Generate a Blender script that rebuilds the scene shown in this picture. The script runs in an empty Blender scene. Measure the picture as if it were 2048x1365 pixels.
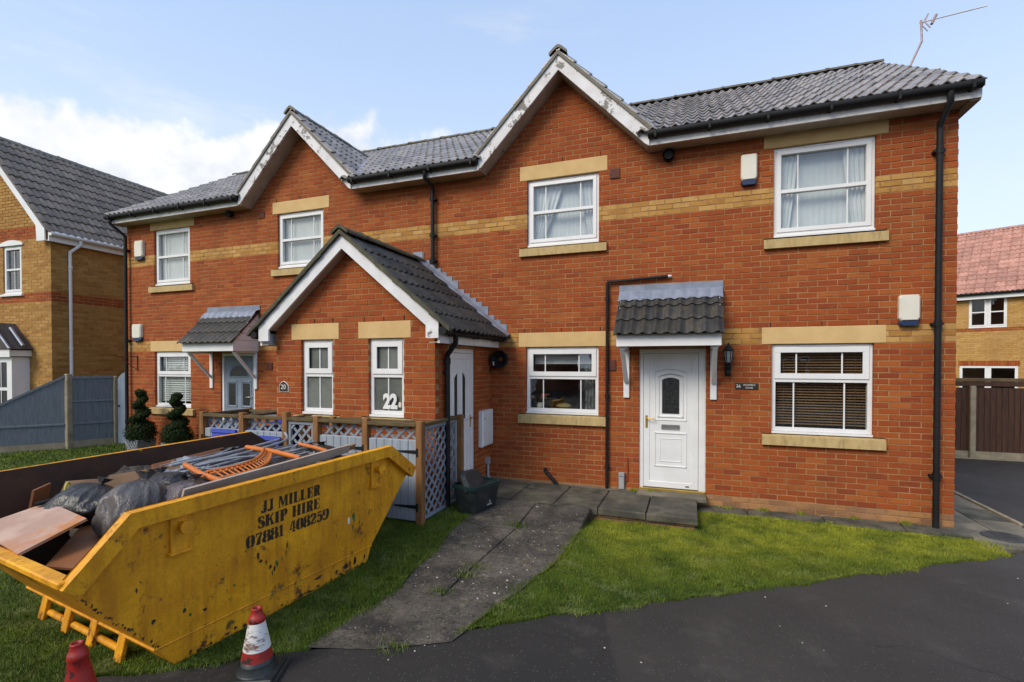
import bpy, math, random
import numpy as np
from mathutils import Vector, Matrix
random.seed(11); RNG = np.random.default_rng(7)
SC = bpy.context.scene
COL = SC.collection
R = math.radians

# ------------------------------------------------------------------ camera
cam = bpy.data.cameras.new('camera')
cam.sensor_width = 36; cam.lens = 17.315; cam.shift_y = 58 / 2048
cam.clip_start = .05; cam.clip_end = 2000
camo = bpy.data.objects.new('camera', cam); COL.objects.link(camo)
TH, PI_ = .34867625, .01306169
fw0 = Vector((-math.sin(TH), math.cos(TH), 0)); rt = Vector((math.cos(TH), math.sin(TH), 0)); dn = Vector((0, 0, -1))
fw = fw0 * math.cos(PI_) + dn * math.sin(PI_); up = fw0 * math.sin(PI_) - dn * math.cos(PI_)
camo.matrix_world = Matrix(((rt.x, up.x, -fw.x, -.42419), (rt.y, up.y, -fw.y, -7.42667), (rt.z, up.z, -fw.z, 1.98905), (0, 0, 0, 1)))
SC.camera = camo
SC.view_settings.view_transform = 'Standard'
SC.view_settings.look = 'None'
SC.view_settings.exposure = 0.57
SC.view_settings.gamma = 1.0
SC.view_settings.use_curve_mapping = False
SC.cycles.max_bounces = 7
SC.cycles.transparent_max_bounces = 12
SC.cycles.caustics_reflective = False
SC.cycles.caustics_refractive = False
SC.cycles.use_denoising = True

# ------------------------------------------------------------------ sky and sun
SUN_EL, SUN_DIR = R(40), Vector((-.45, -.89, 0)).normalized()
world = bpy.data.worlds.new('World'); SC.world = world; world.use_nodes = True
CLOUD_OFF = (3.37, .3, 2.3)
def build_world():
    nt = world.node_tree; N = nt.nodes; L = nt.links; N.clear()
    out = N.new('ShaderNodeOutputWorld'); bg = N.new('ShaderNodeBackground'); L.new(bg.outputs[0], out.inputs[0])
    bg.inputs['Strength'].default_value = .135
    sky = N.new('ShaderNodeTexSky'); sky.sky_type = 'NISHITA'; sky.sun_disc = False
    sky.sun_elevation = SUN_EL; sky.sun_rotation = math.atan2(SUN_DIR.x, SUN_DIR.y)
    sky.air_density = 1.0; sky.dust_density = .6; sky.ozone_density = 1.6
    tc = N.new('ShaderNodeTexCoord'); sep = N.new('ShaderNodeSeparateXYZ'); L.new(tc.outputs['Generated'], sep.inputs[0])
    def m(op, a, b=None, c=None, clamp=False):
        n = N.new('ShaderNodeMath'); n.operation = op; n.use_clamp = clamp
        for i, x in enumerate((a, b, c)):
            if x is None: continue
            if isinstance(x, (int, float)): n.inputs[i].default_value = x
            else: L.new(x, n.inputs[i])
        return n.outputs[0]
    def ramp(x, lo, hi):
        n = N.new('ShaderNodeMapRange'); n.interpolation_type = 'SMOOTHSTEP'
        L.new(x, n.inputs[0]); n.inputs[1].default_value = lo; n.inputs[2].default_value = hi
        return n.outputs[0]
    def noise(vec, scale, det, rough=.55):
        n = N.new('ShaderNodeTexNoise'); L.new(vec, n.inputs['Vector'])
        n.inputs['Scale'].default_value = scale; n.inputs['Detail'].default_value = det; n.inputs['Roughness'].default_value = rough
        return n.outputs['Fac']
    z = sep.outputs['Z']
    # pale haze that thickens towards the horizon, the same all round
    hz = N.new('ShaderNodeMix'); hz.data_type = 'RGBA'
    L.new(m('SUBTRACT', 1.0, ramp(z, .0, .62)), hz.inputs[0])
    L.new(sky.outputs[0], hz.inputs[6])
    hz.inputs[7].default_value = (5.95, 6.1, 6.4, 1)
    pale = N.new('ShaderNodeMix'); pale.data_type = 'RGBA'; pale.inputs[0].default_value = .62
    L.new(hz.outputs[2], pale.inputs[6]); pale.inputs[7].default_value = (3.25, 4.2, 5.9, 1)
    # cumulus low in the sky, thin wisps above
    comb = N.new('ShaderNodeCombineXYZ'); d = m('ADD', z, .16)
    L.new(m('DIVIDE', sep.outputs['X'], d), comb.inputs[0]); L.new(m('DIVIDE', sep.outputs['Y'], d), comb.inputs[1])
    n1 = noise(comb.outputs[0], .62, 8, .58)
    mp = N.new('ShaderNodeMapping'); mp.inputs['Location'].default_value = CLOUD_OFF; L.new(tc.outputs['Generated'], mp.inputs[0])
    nbig = noise(mp.outputs[0], 4.2, 5, .5); nfine = noise(mp.outputs[0], 15, 7, .6)
    az = m('MULTIPLY', ramp(m('MULTIPLY', sep.outputs['X'], -1.0), .28, .62), .30)                      # more cloud in the west
    low = m('SUBTRACT', 1.0, ramp(z, .33, .46))
    cover = m('ADD', m('ADD', n1, az), m('MULTIPLY', low, .06))
    hgt = m('ADD', m('MULTIPLY', ramp(m('MULTIPLY', sep.outputs['X'], -1.0), .32, .42), m('SUBTRACT', .432, m('MULTIPLY', ramp(m('MULTIPLY', sep.outputs['X'], -1.0), .42, .86), .055))), m('MULTIPLY', m('SUBTRACT', nbig, .5), .16))
    edge = m('SUBTRACT', m('ADD', hgt, m('MULTIPLY', m('SUBTRACT', nfine, .5), .10)), z)
    cum = m('MULTIPLY', ramp(edge, -.004, .030), ramp(m('ADD', nbig, m('MULTIPLY', nfine, .5)), .34, .50))
    n2 = noise(comb.outputs[0], 1.7, 6, .6)
    comb2 = N.new('ShaderNodeCombineXYZ')
    L.new(m('MULTIPLY', sep.outputs['X'], 2.2), comb2.inputs[0]); L.new(m('MULTIPLY', sep.outputs['Y'], 2.2), comb2.inputs[1]); L.new(m('MULTIPLY', z, 9.0), comb2.inputs[2])
    n3 = noise(comb2.outputs[0], 1.3, 7, .6)
    wisp = m('MULTIPLY', ramp(n3, .56, .78), .34)
    ccol = N.new('ShaderNodeMix'); ccol.data_type = 'RGBA'; L.new(ramp(m('ADD', m('MULTIPLY', n2, .5), m('MULTIPLY', nfine, .5)), .38, .60), ccol.inputs[0])
    ccol.inputs[6].default_value = (4.05, 4.25, 4.65, 1); ccol.inputs[7].default_value = (5.1, 5.15, 5.25, 1)
    mx = N.new('ShaderNodeMix'); mx.data_type = 'RGBA'
    L.new(m('MAXIMUM', cum, wisp), mx.inputs[0]); L.new(pale.outputs[2], mx.inputs[6]); L.new(ccol.outputs[2], mx.inputs[7])
    L.new(mx.outputs[2], bg.inputs['Color'])
build_world()
sun = bpy.data.lights.new('sun', 'SUN'); sun.energy = 1.9; sun.angle = R(28); sun.color = (1, .90, .74)
suno = bpy.data.objects.new('sun', sun); COL.objects.link(suno)
sd = SUN_DIR * math.cos(SUN_EL) + Vector((0, 0, math.sin(SUN_EL)))
suno.rotation_euler = (-sd).to_track_quat('-Z', 'Y').to_euler(); suno.location = (-6, -8, 14)

# ------------------------------------------------------------------ mesh helpers
def wloc(o):
    v = Vector((0, 0, 0))
    while o is not None: v += o.location; o = o.parent
    return v
def setup(o, parent=None, label=None, cat=None, group=None, kind=None):
    if parent is not None: o.parent = parent
    if label: o['label'] = label
    if cat: o['category'] = cat
    if group: o['group'] = group
    if kind: o['kind'] = kind
    return o
def thing(name, loc, label, cat, group=None, kind=None, rot=None):
    o = bpy.data.objects.new(name, None); COL.objects.link(o); o.location = loc; o.empty_display_size = .2
    if rot is not None: o.rotation_euler = rot
    return setup(o, None, label, cat, group, kind)
def link(name, me, parent=None, loc=(0, 0, 0), **k):
    o = bpy.data.objects.new(name, me); COL.objects.link(o); o.location = loc
    return setup(o, parent, **k)

class MB:
    def __init__(s): s.v = []; s.f = []; s.m = []; s.sm = []; s.tint = []; s.cm = 0; s.ct = .5; s.smooth = False
    def add(s, vs, fs):
        b = len(s.v); s.v += [tuple(p) for p in vs]
        for f in fs:
            s.f.append(tuple(i + b for i in f)); s.m.append(s.cm); s.sm.append(s.smooth); s.tint.append(s.ct)
        return s
    def quad(s, *p): return s.add(p, [tuple(range(len(p)))])
    def box(s, x0, x1, y0, y1, z0, z1, T=None):
        vs = [(x, y, z) for z in (z0, z1) for y in (y0, y1) for x in (x0, x1)]
        if T is not None: vs = [T @ Vector(p) for p in vs]
        return s.add(vs, [(0, 2, 3, 1), (4, 5, 7, 6), (0, 1, 5, 4), (2, 6, 7, 3), (0, 4, 6, 2), (1, 3, 7, 5)])
    def bbox(s, x0, x1, y0, y1, z0, z1, b=.004, T=None):
        """box with chamfered vertical, top and bottom edges"""
        ps = []
        for (zz, i) in ((z0, b), (z0 + b, 0), (z1 - b, 0), (z1, b)):
            c = b
            ps += [(x0 + i + (c if not i else 0), y0 + i, zz), (x1 - i - (c if not i else 0), y0 + i, zz),
                   (x1 - i, y0 + i + (c if not i else 0), zz), (x1 - i, y1 - i - (c if not i else 0), zz),
                   (x1 - i - (c if not i else 0), y1 - i, zz), (x0 + i + (c if not i else 0), y1 - i, zz),
                   (x0 + i, y1 - i - (c if not i else 0), zz), (x0 + i, y0 + i + (c if not i else 0), zz)]
        if T is not None: ps = [T @ Vector(p) for p in ps]
        fs = [tuple(range(7, -1, -1)), tuple(range(24, 32))]
        for r in range(3):
            for k in range(8):
                fs.append((r * 8 + k, r * 8 + (k + 1) % 8, r * 8 + 8 + (k + 1) % 8, r * 8 + 8 + k))
        return s.add(ps, fs)
    def tube(s, pts, r, n=8, cap=True, closed=False):
        pts = [Vector(p) for p in pts]; rs = r if isinstance(r, (list, tuple)) else [r] * len(pts)
        ring = []; prev = None
        sm = s.smooth; s.smooth = True
        vs = []; fs = []
        for i, p in enumerate(pts):
            if closed: t = pts[(i + 1) % len(pts)] - pts[i - 1]
            elif i == 0: t = pts[1] - p
            elif i == len(pts) - 1: t = p - pts[i - 1]
            else: t = (pts[i + 1] - p).normalized() + (p - pts[i - 1]).normalized()
            t.normalize()
            if prev is None:
                a = Vector((0, 0, 1)) if abs(t.z) < .9 else Vector((1, 0, 0))
                u = t.cross(a).normalized()
            else:
                u = prev - t * prev.dot(t); u.normalize()
            prev = u; w = t.cross(u)
            for k in range(n):
                an = 2 * math.pi * k / n; vs.append(p + (u * math.cos(an) + w * math.sin(an)) * rs[i])
        m_ = len(pts)
        for i in range(m_ if closed else m_ - 1):
            j = (i + 1) % m_
            for k in range(n): fs.append((i * n + k, i * n + (k + 1) % n, j * n + (k + 1) % n, j * n + k))
        s.add(vs, fs)
        s.smooth = False
        if cap and not closed:
            s.add(vs[:n], [tuple(range(n - 1, -1, -1))]); s.add(vs[-n:], [tuple(range(n))])
        s.smooth = sm
        return s
    def lathe(s, prof, c=(0, 0, 0), n=20, T=None):
        vs = []; fs = []
        for (r, z) in prof:
            for k in range(n):
                a = 2 * math.pi * k / n; p = Vector((c[0] + r * math.cos(a), c[1] + r * math.sin(a), c[2] + z)); vs.append(T @ p if T is not None else p)
        for i in range(len(prof) - 1):
            for k in range(n): fs.append((i * n + k, i * n + (k + 1) % n, i * n + n + (k + 1) % n, i * n + n + k))
        return s.add(vs, fs)
    def prism(s, poly, d0, d1, T):
        """poly: list of (a,b); T maps (a,b,d) to space; extruded from d0 to d1"""
        n = len(poly)
        vs = [T(a, b, d0) for a, b in poly] + [T(a, b, d1) for a, b in poly]
        fs = [tuple(range(n - 1, -1, -1)), tuple(range(n, 2 * n))]
        for k in range(n): fs.append((k, (k + 1) % n, n + (k + 1) % n, n + k))
        return s.add(vs, fs)
    def build(s, name, mats, parent=None, local=False, loc=None, **k):
        if not isinstance(mats, (list, tuple)): mats = [mats]
        me = bpy.data.meshes.new(name)
        off = Vector((0, 0, 0)) if (local or parent is None) else wloc(parent)
        if loc is not None: off = off + Vector(loc) if local else Vector(loc)
        vs = [(p[0] - off.x, p[1] - off.y, p[2] - off.z) for p in s.v] if off.length > 0 else s.v
        me.from_pydata(vs, [], s.f)
        for m_ in mats: me.materials.append(m_)
        me.polygons.foreach_set('material_index', s.m)
        me.polygons.foreach_set('use_smooth', s.sm)
        at = me.attributes.new('tint', 'FLOAT', 'FACE'); at.data.foreach_set('value', s.tint)
        me.update()
        o = bpy.data.objects.new(name, me); COL.objects.link(o)
        setup(o, parent, **k)
        if loc is not None:
            o.location = Vector(loc) - (wloc(parent) if (parent is not None and not local) else Vector((0, 0, 0)))
        return o
def XZ(y0=0.0):
    return lambda a, b, d: (a, y0 + d, b)

# ------------------------------------------------------------------ materials
def newmat(name):
    m = bpy.data.materials.new(name); m.use_nodes = True
    nt = m.node_tree; return m, nt, nt.nodes, nt.links, nt.nodes['Principled BSDF']
def nz(N, L, vec, scale, det=4, rough=.55):
    n = N.new('ShaderNodeTexNoise'); n.inputs['Scale'].default_value = scale; n.inputs['Detail'].default_value = det; n.inputs['Roughness'].default_value = rough
    L.new(vec, n.inputs['Vector']); return n.outputs['Fac']
def rmp(N, L, x, lo, hi, a=0.0, b=1.0):
    n = N.new('ShaderNodeMapRange'); L.new(x, n.inputs[0]); n.inputs[1].default_value = lo; n.inputs[2].default_value = hi; n.inputs[3].default_value = a; n.inputs[4].default_value = b
    return n.outputs[0]
def mixc(N, L, fac, a, b, mode='MIX'):
    n = N.new('ShaderNodeMix'); n.data_type = 'RGBA'; n.blend_type = mode
    for i, x in ((0, fac), (6, a), (7, b)):
        if isinstance(x, (int, float)): n.inputs[i].default_value = x
        elif isinstance(x, tuple): n.inputs[i].default_value = (*x[:3], 1)
        else: L.new(x, n.inputs[i])
    return n.outputs[2]
def bump(N, L, P, h, st, dist=.01):
    b = N.new('ShaderNodeBump'); b.inputs['Strength'].default_value = st; b.inputs['Distance'].default_value = dist
    L.new(h, b.inputs['Height']); L.new(b.outputs[0], P.inputs['Normal'])
def pos(N): return N.new('ShaderNodeNewGeometry').outputs['Position']
def stretch(N, L, vec, sc):
    n = N.new('ShaderNodeMapping'); L.new(vec, n.inputs[0]); n.inputs['Scale'].default_value = sc; return n.outputs[0]
def mat(name, col, col2=None, rough=.6, scale=6, metal=0, bs=0, bscale=80, lo=.38, hi=.62, spec=.5, st=None, dirt=None, dscale=3, dlo=.55, dhi=.75):
    m, nt, N, L, P = newmat(name)
    v = pos(N)
    if st: v = stretch(N, L, v, st)
    c2 = col2 or tuple(x * .78 for x in col)
    c = mixc(N, L, rmp(N, L, nz(N, L, v, scale, 6), lo, hi), c2, col)
    if dirt: c = mixc(N, L, rmp(N, L, nz(N, L, v, dscale, 8, .65), dlo, dhi), c, dirt)
    L.new(c, P.inputs['Base Color']); P.inputs['Roughness'].default_value = rough; P.inputs['Metallic'].default_value = metal
    P.inputs['Specular IOR Level'].default_value = spec
    if bs: bump(N, L, P, nz(N, L, v, bscale, 4), bs)
    return m
def brick_mat(name, ramp_cols, per_object):
    m, nt, N, L, P = newmat(name); p = pos(N)
    if per_object: t = N.new('ShaderNodeObjectInfo').outputs['Random']
    else:
        a = N.new('ShaderNodeAttribute'); a.attribute_name = 'tint'; t = a.outputs['Fac']
    cr = N.new('ShaderNodeValToRGB'); e = cr.color_ramp.elements
    for i, (q, c) in enumerate(ramp_cols):
        x = e[i] if i < 2 else e.new(q)
        x.position = q; x.color = (*c, 1)
    L.new(t, cr.inputs[0])
    n = nz(N, L, stretch(N, L, p, (1, 1, 1.6)), 9, 5, .6)
    c = mixc(N, L, rmp(N, L, n, .56, .74, 0, .75), cr.outputs[0], ramp_cols[-1][1])
    c = mixc(N, L, rmp(N, L, nz(N, L, p, 6.5, 4, .6), .60, .76, 0, .55), c, ramp_cols[0][1])
    c = mixc(N, L, rmp(N, L, nz(N, L, stretch(N, L, p, (1, 1, .55)), 1.3, 7, .68), .42, .70, 0, .38), c, (.15, .060, .022))
    c = mixc(N, L, rmp(N, L, nz(N, L, stretch(N, L, p, (1.6, 1.6, .5)), 2.6, 7, .7), .62, .80, 0, .32), c, (.46, .30, .17))
    c = mixc(N, L, rmp(N, L, nz(N, L, stretch(N, L, p, (.6, .6, 1)), 17, 5, .65), .54, .72, 0, .5), c, (.17, .040, .022))
    c = mixc(N, L, rmp(N, L, nz(N, L, p, 170, 3), .35, .65, .0, .3), c, (.10, .04, .02))
    L.new(c, P.inputs['Base Color']); P.inputs['Roughness'].default_value = .85; P.inputs['Specular IOR Level'].default_value = .25
    bump(N, L, P, nz(N, L, p, 130, 4), .5, .004)
    return m
RED = [(0, (.26, .047, .016)), (.2, (.34, .066, .015)), (.65, (.385, .082, .015)), (1, (.44, .125, .027))]
BUF = [(0, (.44, .215, .046)), (.4, (.55, .295, .072)), (.7, (.60, .345, .10)), (1, (.64, .40, .14))]
PLN = [(0, (.24, .13, .07)), (.4, (.36, .20, .10)), (.7, (.43, .22, .09)), (1, (.48, .25, .09))]
BU2 = [(0, (.36, .17, .040)), (.4, (.45, .24, .060)), (.7, (.50, .28, .075)), (1, (.55, .32, .10))]
MB_ = {}
for k_, rc in (('red', RED), ('buff', BUF), ('plinth', PLN), ('buff2', BU2)):
    MB_[k_] = brick_mat('brick_' + k_, rc, False); MB_[k_ + '_o'] = brick_mat('brick_single_' + k_, rc, True)
BM_ST = [MB_['red'], MB_['buff'], MB_['plinth'], MB_['buff2']]
BM_OB = [MB_['red_o'], MB_['buff_o'], MB_['plinth_o'], MB_['buff2_o']]
M = {}
M['mortar'] = mat('mortar', (.42, .222, .098), (.28, .132, .052), .95, 3, bs=.5, bscale=160)
M['mortar_buff'] = mat('mortar_buff', (.40, .23, .09), (.32, .18, .07), .95, 10, bs=.4, bscale=160)
M['stone'] = mat('stone', (.66, .45, .20), (.60, .40, .17), .9, 5, bs=.3, bscale=220)
M['sill'] = mat('stone_sill', (.55, .40, .18), (.46, .325, .14), .9, 6, bs=.4, bscale=150, dirt=(.22, .18, .08), dscale=7, dlo=.55, dhi=.80, st=(3, 1, .8))
M['upvc'] = mat('upvc', (.80, .795, .785), (.74, .735, .725), .38, 3)
M['upvc_old'] = mat('upvc_trim', (.78, .78, .79), (.68, .68, .68), .5, 4)
def peel():
    m, nt, N, L, P = newmat('peeling_paint'); p = pos(N)
    w = mixc(N, L, rmp(N, L, nz(N, L, p, 3, 5), .35, .65), (.62, .60, .59), (.78, .77, .77))
    a = nz(N, L, p, 9, 8, .72); b = nz(N, L, p, 2.1, 4)
    k = N.new('ShaderNodeMath'); k.operation = 'ADD'; L.new(a, k.inputs[0]); L.new(rmp(N, L, b, .35, .7, -.14, .12), k.inputs[1])
    c = mixc(N, L, rmp(N, L, k.outputs[0], .555, .60), w, (.20, .18, .16))
    L.new(c, P.inputs['Base Color']); P.inputs['Roughness'].default_value = .65
    bump(N, L, P, k.outputs[0], .4, .006); return m
M['peel'] = peel()
M['fascia'] = mat('fascia_paint', (.72, .70, .68), (.60, .58, .56), .6, 5, dirt=(.30, .28, .25), dscale=9, dlo=.58, dhi=.75)
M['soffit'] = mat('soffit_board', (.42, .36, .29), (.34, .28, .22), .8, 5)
M['black'] = mat('black_plastic', (.009, .0092, .0095), (.014, .014, .0145), .6, 5, spec=.25)
M['tile'] = mat('wet_roof_tile', (.30, .262, .235), (.19, .168, .150), .28, 7, bs=.35, bscale=140, spec=1.0, dirt=(.22, .20, .165), dscale=9)
M['tile_dark'] = mat('mossy_roof_tile', (.040, .037, .034), (.022, .021, .021), .55, 8, bs=.5, bscale=130, dirt=(.075, .055, .022), dscale=9, dlo=.52, dhi=.70)
def lichen():
    nt = M['tile_dark'].node_tree; N, L = nt.nodes, nt.links; P = N['Principled BSDF']; src = P.inputs['Base Color'].links[0].from_socket; p = pos(N)
    a = N.new('ShaderNodeMath'); a.operation = 'MULTIPLY'; L.new(rmp(N, L, nz(N, L, p, 42, 5, .7), .58, .68), a.inputs[0]); L.new(rmp(N, L, nz(N, L, p, 5, 3), .45, .60), a.inputs[1])
    L.new(mixc(N, L, a.outputs[0], src, (.22, .17, .03)), P.inputs['Base Color'])
lichen()
M['frosted'] = mat('frosted_glass', (.165, .175, .155), (.10, .108, .095), .22, 3, bs=.3, bscale=90)
def vary(m, lo, hi):
    nt = m.node_tree; N, L = nt.nodes, nt.links; P = N['Principled BSDF']; src = P.inputs['Base Color'].links[0].from_socket
    at = N.new('ShaderNodeAttribute'); at.attribute_name = 'tint'; a = N.new('ShaderNodeMath'); a.operation = 'ADD'; L.new(at.outputs['Fac'], a.inputs[0]); L.new(N.new('ShaderNodeObjectInfo').outputs['Random'], a.inputs[1]); f = N.new('ShaderNodeMath'); f.operation = 'FRACT'; L.new(a.outputs[0], f.inputs[0])
    v = rmp(N, L, f.outputs[0], 0, 1, lo, hi); c = N.new('ShaderNodeVectorMath'); c.operation = 'SCALE'; L.new(src, c.inputs[0]); L.new(v, c.inputs['Scale']); L.new(c.outputs[0], P.inputs['Base Color'])
M['tile_left'] = mat('brown_roof_tile', (.18, .142, .108), (.125, .100, .078), .42, 6, bs=.3, bscale=140, dirt=(.11, .11, .075), dscale=2)
M['tile_pink'] = mat('pink_roof_tile', (.52, .27, .20), (.40, .19, .135), .38, 6)
for k_, a_, b_ in (('tile', .70, 1.25), ('tile_dark', .65, 1.4), ('tile_left', .75, 1.2), ('tile_pink', .82, 1.15)): vary(M[k_], a_, b_)
M['ridge'] = mat('ridge_tile', (.17, .15, .115), (.11, .10, .075), .6, 8, bs=.4, bscale=90, dirt=(.10, .09, .03), dscale=8)
M['lead'] = mat('lead_flashing', (.26, .29, .35), (.19, .21, .26), .4, 5, metal=.25)
M['lead_bright'] = mat('lead_bright', (.29, .325, .40), (.22, .25, .31), .4, 6, metal=.25)
M['gold'] = mat('brass', (.75, .50, .12), (.6, .4, .1), .3, 5, metal=.8)
M['timber'] = mat('orange_timber', (.28, .130, .038), (.18, .080, .024), .75, 5, st=(6, 6, .7), bs=.3, bscale=40, dirt=(.10, .055, .02), dscale=4)
M['rail'] = mat('weathered_rail', (.13, .085, .03), (.08, .055, .02), .85, 5, st=(1, 3, 3), bs=.3, dirt=(.10, .09, .03))
M['grey_paint'] = mat('grey_blue_paint', (.31, .355, .40), (.25, .29, .335), .6, 5, st=(5, 5, .6), dirt=(.16, .18, .20), dscale=4, dlo=.6, dhi=.8)
M['grey_lattice'] = mat('grey_lattice_paint', (.235, .275, .32), (.18, .215, .255), .6, 6)
M['fence_grey'] = mat('fence_blue_grey', (.165, .188, .215), (.125, .145, .170), .75, 5, st=(7, 7, .8), bs=.25, bscale=30)
M['gate_grey'] = mat('gate_paint', (.21, .26, .33), (.18, .225, .29), .6, 5)
M['concrete'] = mat('concrete_post', (.34, .29, .20), (.25, .21, .14), .9, 6, bs=.4, bscale=90, dirt=(.14, .13, .06), dscale=5)
M['fence_brown'] = mat('brown_fence_board', (.085, .036, .018), (.05, .022, .012), .8, 5, st=(7, 7, .6), bs=.3)
M['cap_brown'] = mat('fence_capping', (.16, .10, .04), (.10, .065, .03), .8, 5)
M['blue'] = mat('blue_bin', (.018, .045, .36), (.012, .03, .27), .45, 5)
M['bin_black'] = mat('black_bin', (.016, .021, .022), (.010, .013, .014), .5, 7, dirt=(.05, .05, .045), dscale=7)
M['green_rim'] = mat('green_rim', (.010, .034, .033), (.008, .026, .026), .45, 5)
M['white'] = mat('white_plastic', (.78, .78, .76), (.72, .72, .69), .45, 4)
M['cream'] = mat('cream_plastic', (.74, .71, .60), (.68, .65, .54), .4, 4)
M['navy'] = mat('navy_plastic', (.014, .03, .09), (.012, .025, .075), .35, 5)
M['grey_pipe'] = mat('grey_plastic', (.36, .37, .38), (.30, .31, .32), .5, 5)
M['brown_vent'] = mat('brown_vent', (.14, .035, .022), (.11, .028, .018), .7, 5)
M['letter'] = mat('cream_letters', (.80, .76, .66), (.74, .70, .60), .5, 5)
M['plaque'] = mat('slate_plaque', (.016, .015, .014), (.024, .022, .02), .45, 9)
M['dark'] = mat('dark_void', (.012, .010, .009), (.008, .007, .006), .9, 5)
M['room'] = mat('room_wall', (.40, .36, .32), (.34, .30, .27), .9, 2)
M['slat'] = mat('brown_blind_slat', (.28, .17, .095), (.21, .125, .068), .6, 5)
M['slat_white'] = mat('white_blind_slat', (.74, .74, .74), (.70, .70, .70), .5, 5)
M['drape'] = mat('white_curtain', (.80, .81, .82), (.72, .73, .75), .8, 3)
M['net'] = mat('net_curtain', (.74, .76, .78), (.68, .70, .72), .9, 3)
M['obscure'] = mat('obscured_glass', (.030, .032, .030), (.012, .013, .012), .25, 26, bs=.5, bscale=60)
M['silver'] = mat('silver', (.55, .55, .55), (.45, .45, .45), .3, 5, metal=.9)
def glass(name, ior, tint=(1, 1, 1)):
    m, nt, N, L, P = newmat(name); N.remove(P)
    out = N['Material Output']; t = N.new('ShaderNodeBsdfTransparent'); t.inputs[0].default_value = (*tint, 1)
    g = N.new('ShaderNodeBsdfGlossy'); g.inputs['Roughness'].default_value = .004
    lw = N.new('ShaderNodeLayerWeight'); lw.inputs[0].default_value = .5; pw = N.new('ShaderNodeMath'); pw.operation = 'POWER'; L.new(lw.outputs['Facing'], pw.inputs[0]); pw.inputs[1].default_value = 4.0; fr = N.new('ShaderNodeMath'); fr.operation = 'MULTIPLY_ADD'; L.new(pw.outputs[0], fr.inputs[0]); fr.inputs[1].default_value = .8; fr.inputs[2].default_value = ior
    w = nz(N, L, pos(N), 2.5, 2); b = N.new('ShaderNodeBump'); b.inputs['Strength'].default_value = .05; b.inputs['Distance'].default_value = .05
    L.new(w, b.inputs['Height']); L.new(b.outputs[0], g.inputs['Normal'])
    mx = N.new('ShaderNodeMixShader'); L.new(fr.outputs[0], mx.inputs[0]); L.new(t.outputs[0], mx.inputs[1]); L.new(g.outputs[0], mx.inputs[2]); L.new(mx.outputs[0], out.inputs[0])
    return m
M['glass'] = glass('window_glass', .085, (.93, .95, .94))

# ------------------------------------------------------------------ brick walls
CO = .075
def brick_layout(u0, u1, k0, k1, holes, phase=0.0, top=None, cls=None):
    out = []
    for k in range(k0, k1):
        z0, z1 = k * CO, (k + 1) * CO
        cuts = [(h[0], h[1]) for h in holes if h[2] < z1 - .01 and h[3] > z0 + .01]
        n0 = math.floor((u0 - phase) / .225) - 1; n1 = math.ceil((u1 - phase) / .225) + 1
        for n in range(n0, n1):
            a = phase + n * .225 + (.1125 if k % 2 else 0); b = a + .225
            ea, eb = a + .006, b - .006
            if a < u0 + .002: ea = max(ea, u0)
            if b > u1 - .002: eb = min(eb, u1)
            segs = [(ea, eb)]
            for c0, c1 in cuts:
                ns = []
                for s0, s1 in segs:
                    if c1 <= s0 or c0 >= s1: ns.append((s0, s1)); continue
                    if c0 > s0: ns.append((s0, c0 + .0015))
                    if c1 < s1: ns.append((c1 - .0015, s1))
                segs = ns
            for s0, s1 in segs:
                if s1 - s0 < .022: continue
                if top is not None and top((s0 + s1) / 2) < (z0 + z1) / 2: continue
                c = cls((s0 + s1) / 2, (z0 + z1) / 2) if cls else 0
                out.append((s0, s1, z0 + .006, z1 - .006, c, random.random() * .8 + random.random() * .2))
    return out
def brick_faces(mb, T, b, dep=.1, jit=.0025):
    s0, s1, z0, z1, c, t = b
    d0 = random.uniform(-jit, jit); e = .0025
    mb.cm = c; mb.ct = t
    j1, j2 = random.uniform(-.0015, .0015), random.uniform(-.0015, .0015)
    f = [T(s0 + e, d0 + j1, z0 + e), T(s1 - e, d0 + j2, z0 + e), T(s1 - e, d0 + j2, z1 - e), T(s0 + e, d0 + j1, z1 - e)]
    g = [T(s0, .0035, z0), T(s1, .0035, z0), T(s1, .0035, z1), T(s0, .0035, z1)]
    h = [T(s0, dep, z0), T(s1, dep, z0), T(s1, dep, z1), T(s0, dep, z1)]
    fs = [(0, 1, 2, 3)]
    for q in range(4):
        r = (q + 1) % 4
        fs.append((q, 4 + q, 4 + r, r)); fs.append((4 + q, 8 + q, 8 + r, 4 + r))
    mb.add(f + g + h, fs)
SINGLE_BRICK = {}
def single_brick_mesh(c, key, T):
    if (c, key) not in SINGLE_BRICK:
        mb = MB(); brick_faces(mb, T, (-.1065, .1065, -.0315, .0315, 0, .5), jit=0)
        o = mb.build('brick', BM_OB[c]); me = o.data; bpy.data.objects.remove(o); SINGLE_BRICK[(c, key)] = me
    return SINGLE_BRICK[(c, key)]
def mortar_cells(u0, u1, zb, zt, holes):
    us = sorted({u0, u1, *[min(max(x, u0), u1) for h in holes for x in h[:2]]})
    zs = sorted({zb, zt, *[min(max(x, zb), zt) for h in holes for x in h[2:4]]})
    cells = []
    for i in range(len(us) - 1):
        j = 0
        while j < len(zs) - 1:
            um, zm = (us[i] + us[i + 1]) / 2, (zs[j] + zs[j + 1]) / 2
            if any(h[0] < um < h[1] and h[2] < zm < h[3] for h in holes): j += 1; continue
            j2 = j
            while j2 + 1 < len(zs) - 1 and not any(h[0] < um < h[1] and h[2] < (zs[j2 + 1] + zs[j2 + 2]) / 2 < h[3] for h in holes): j2 += 1
            cells.append((us[i], us[i + 1], zs[j], zs[j2 + 1])); j = j2 + 1
    return cells
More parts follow.
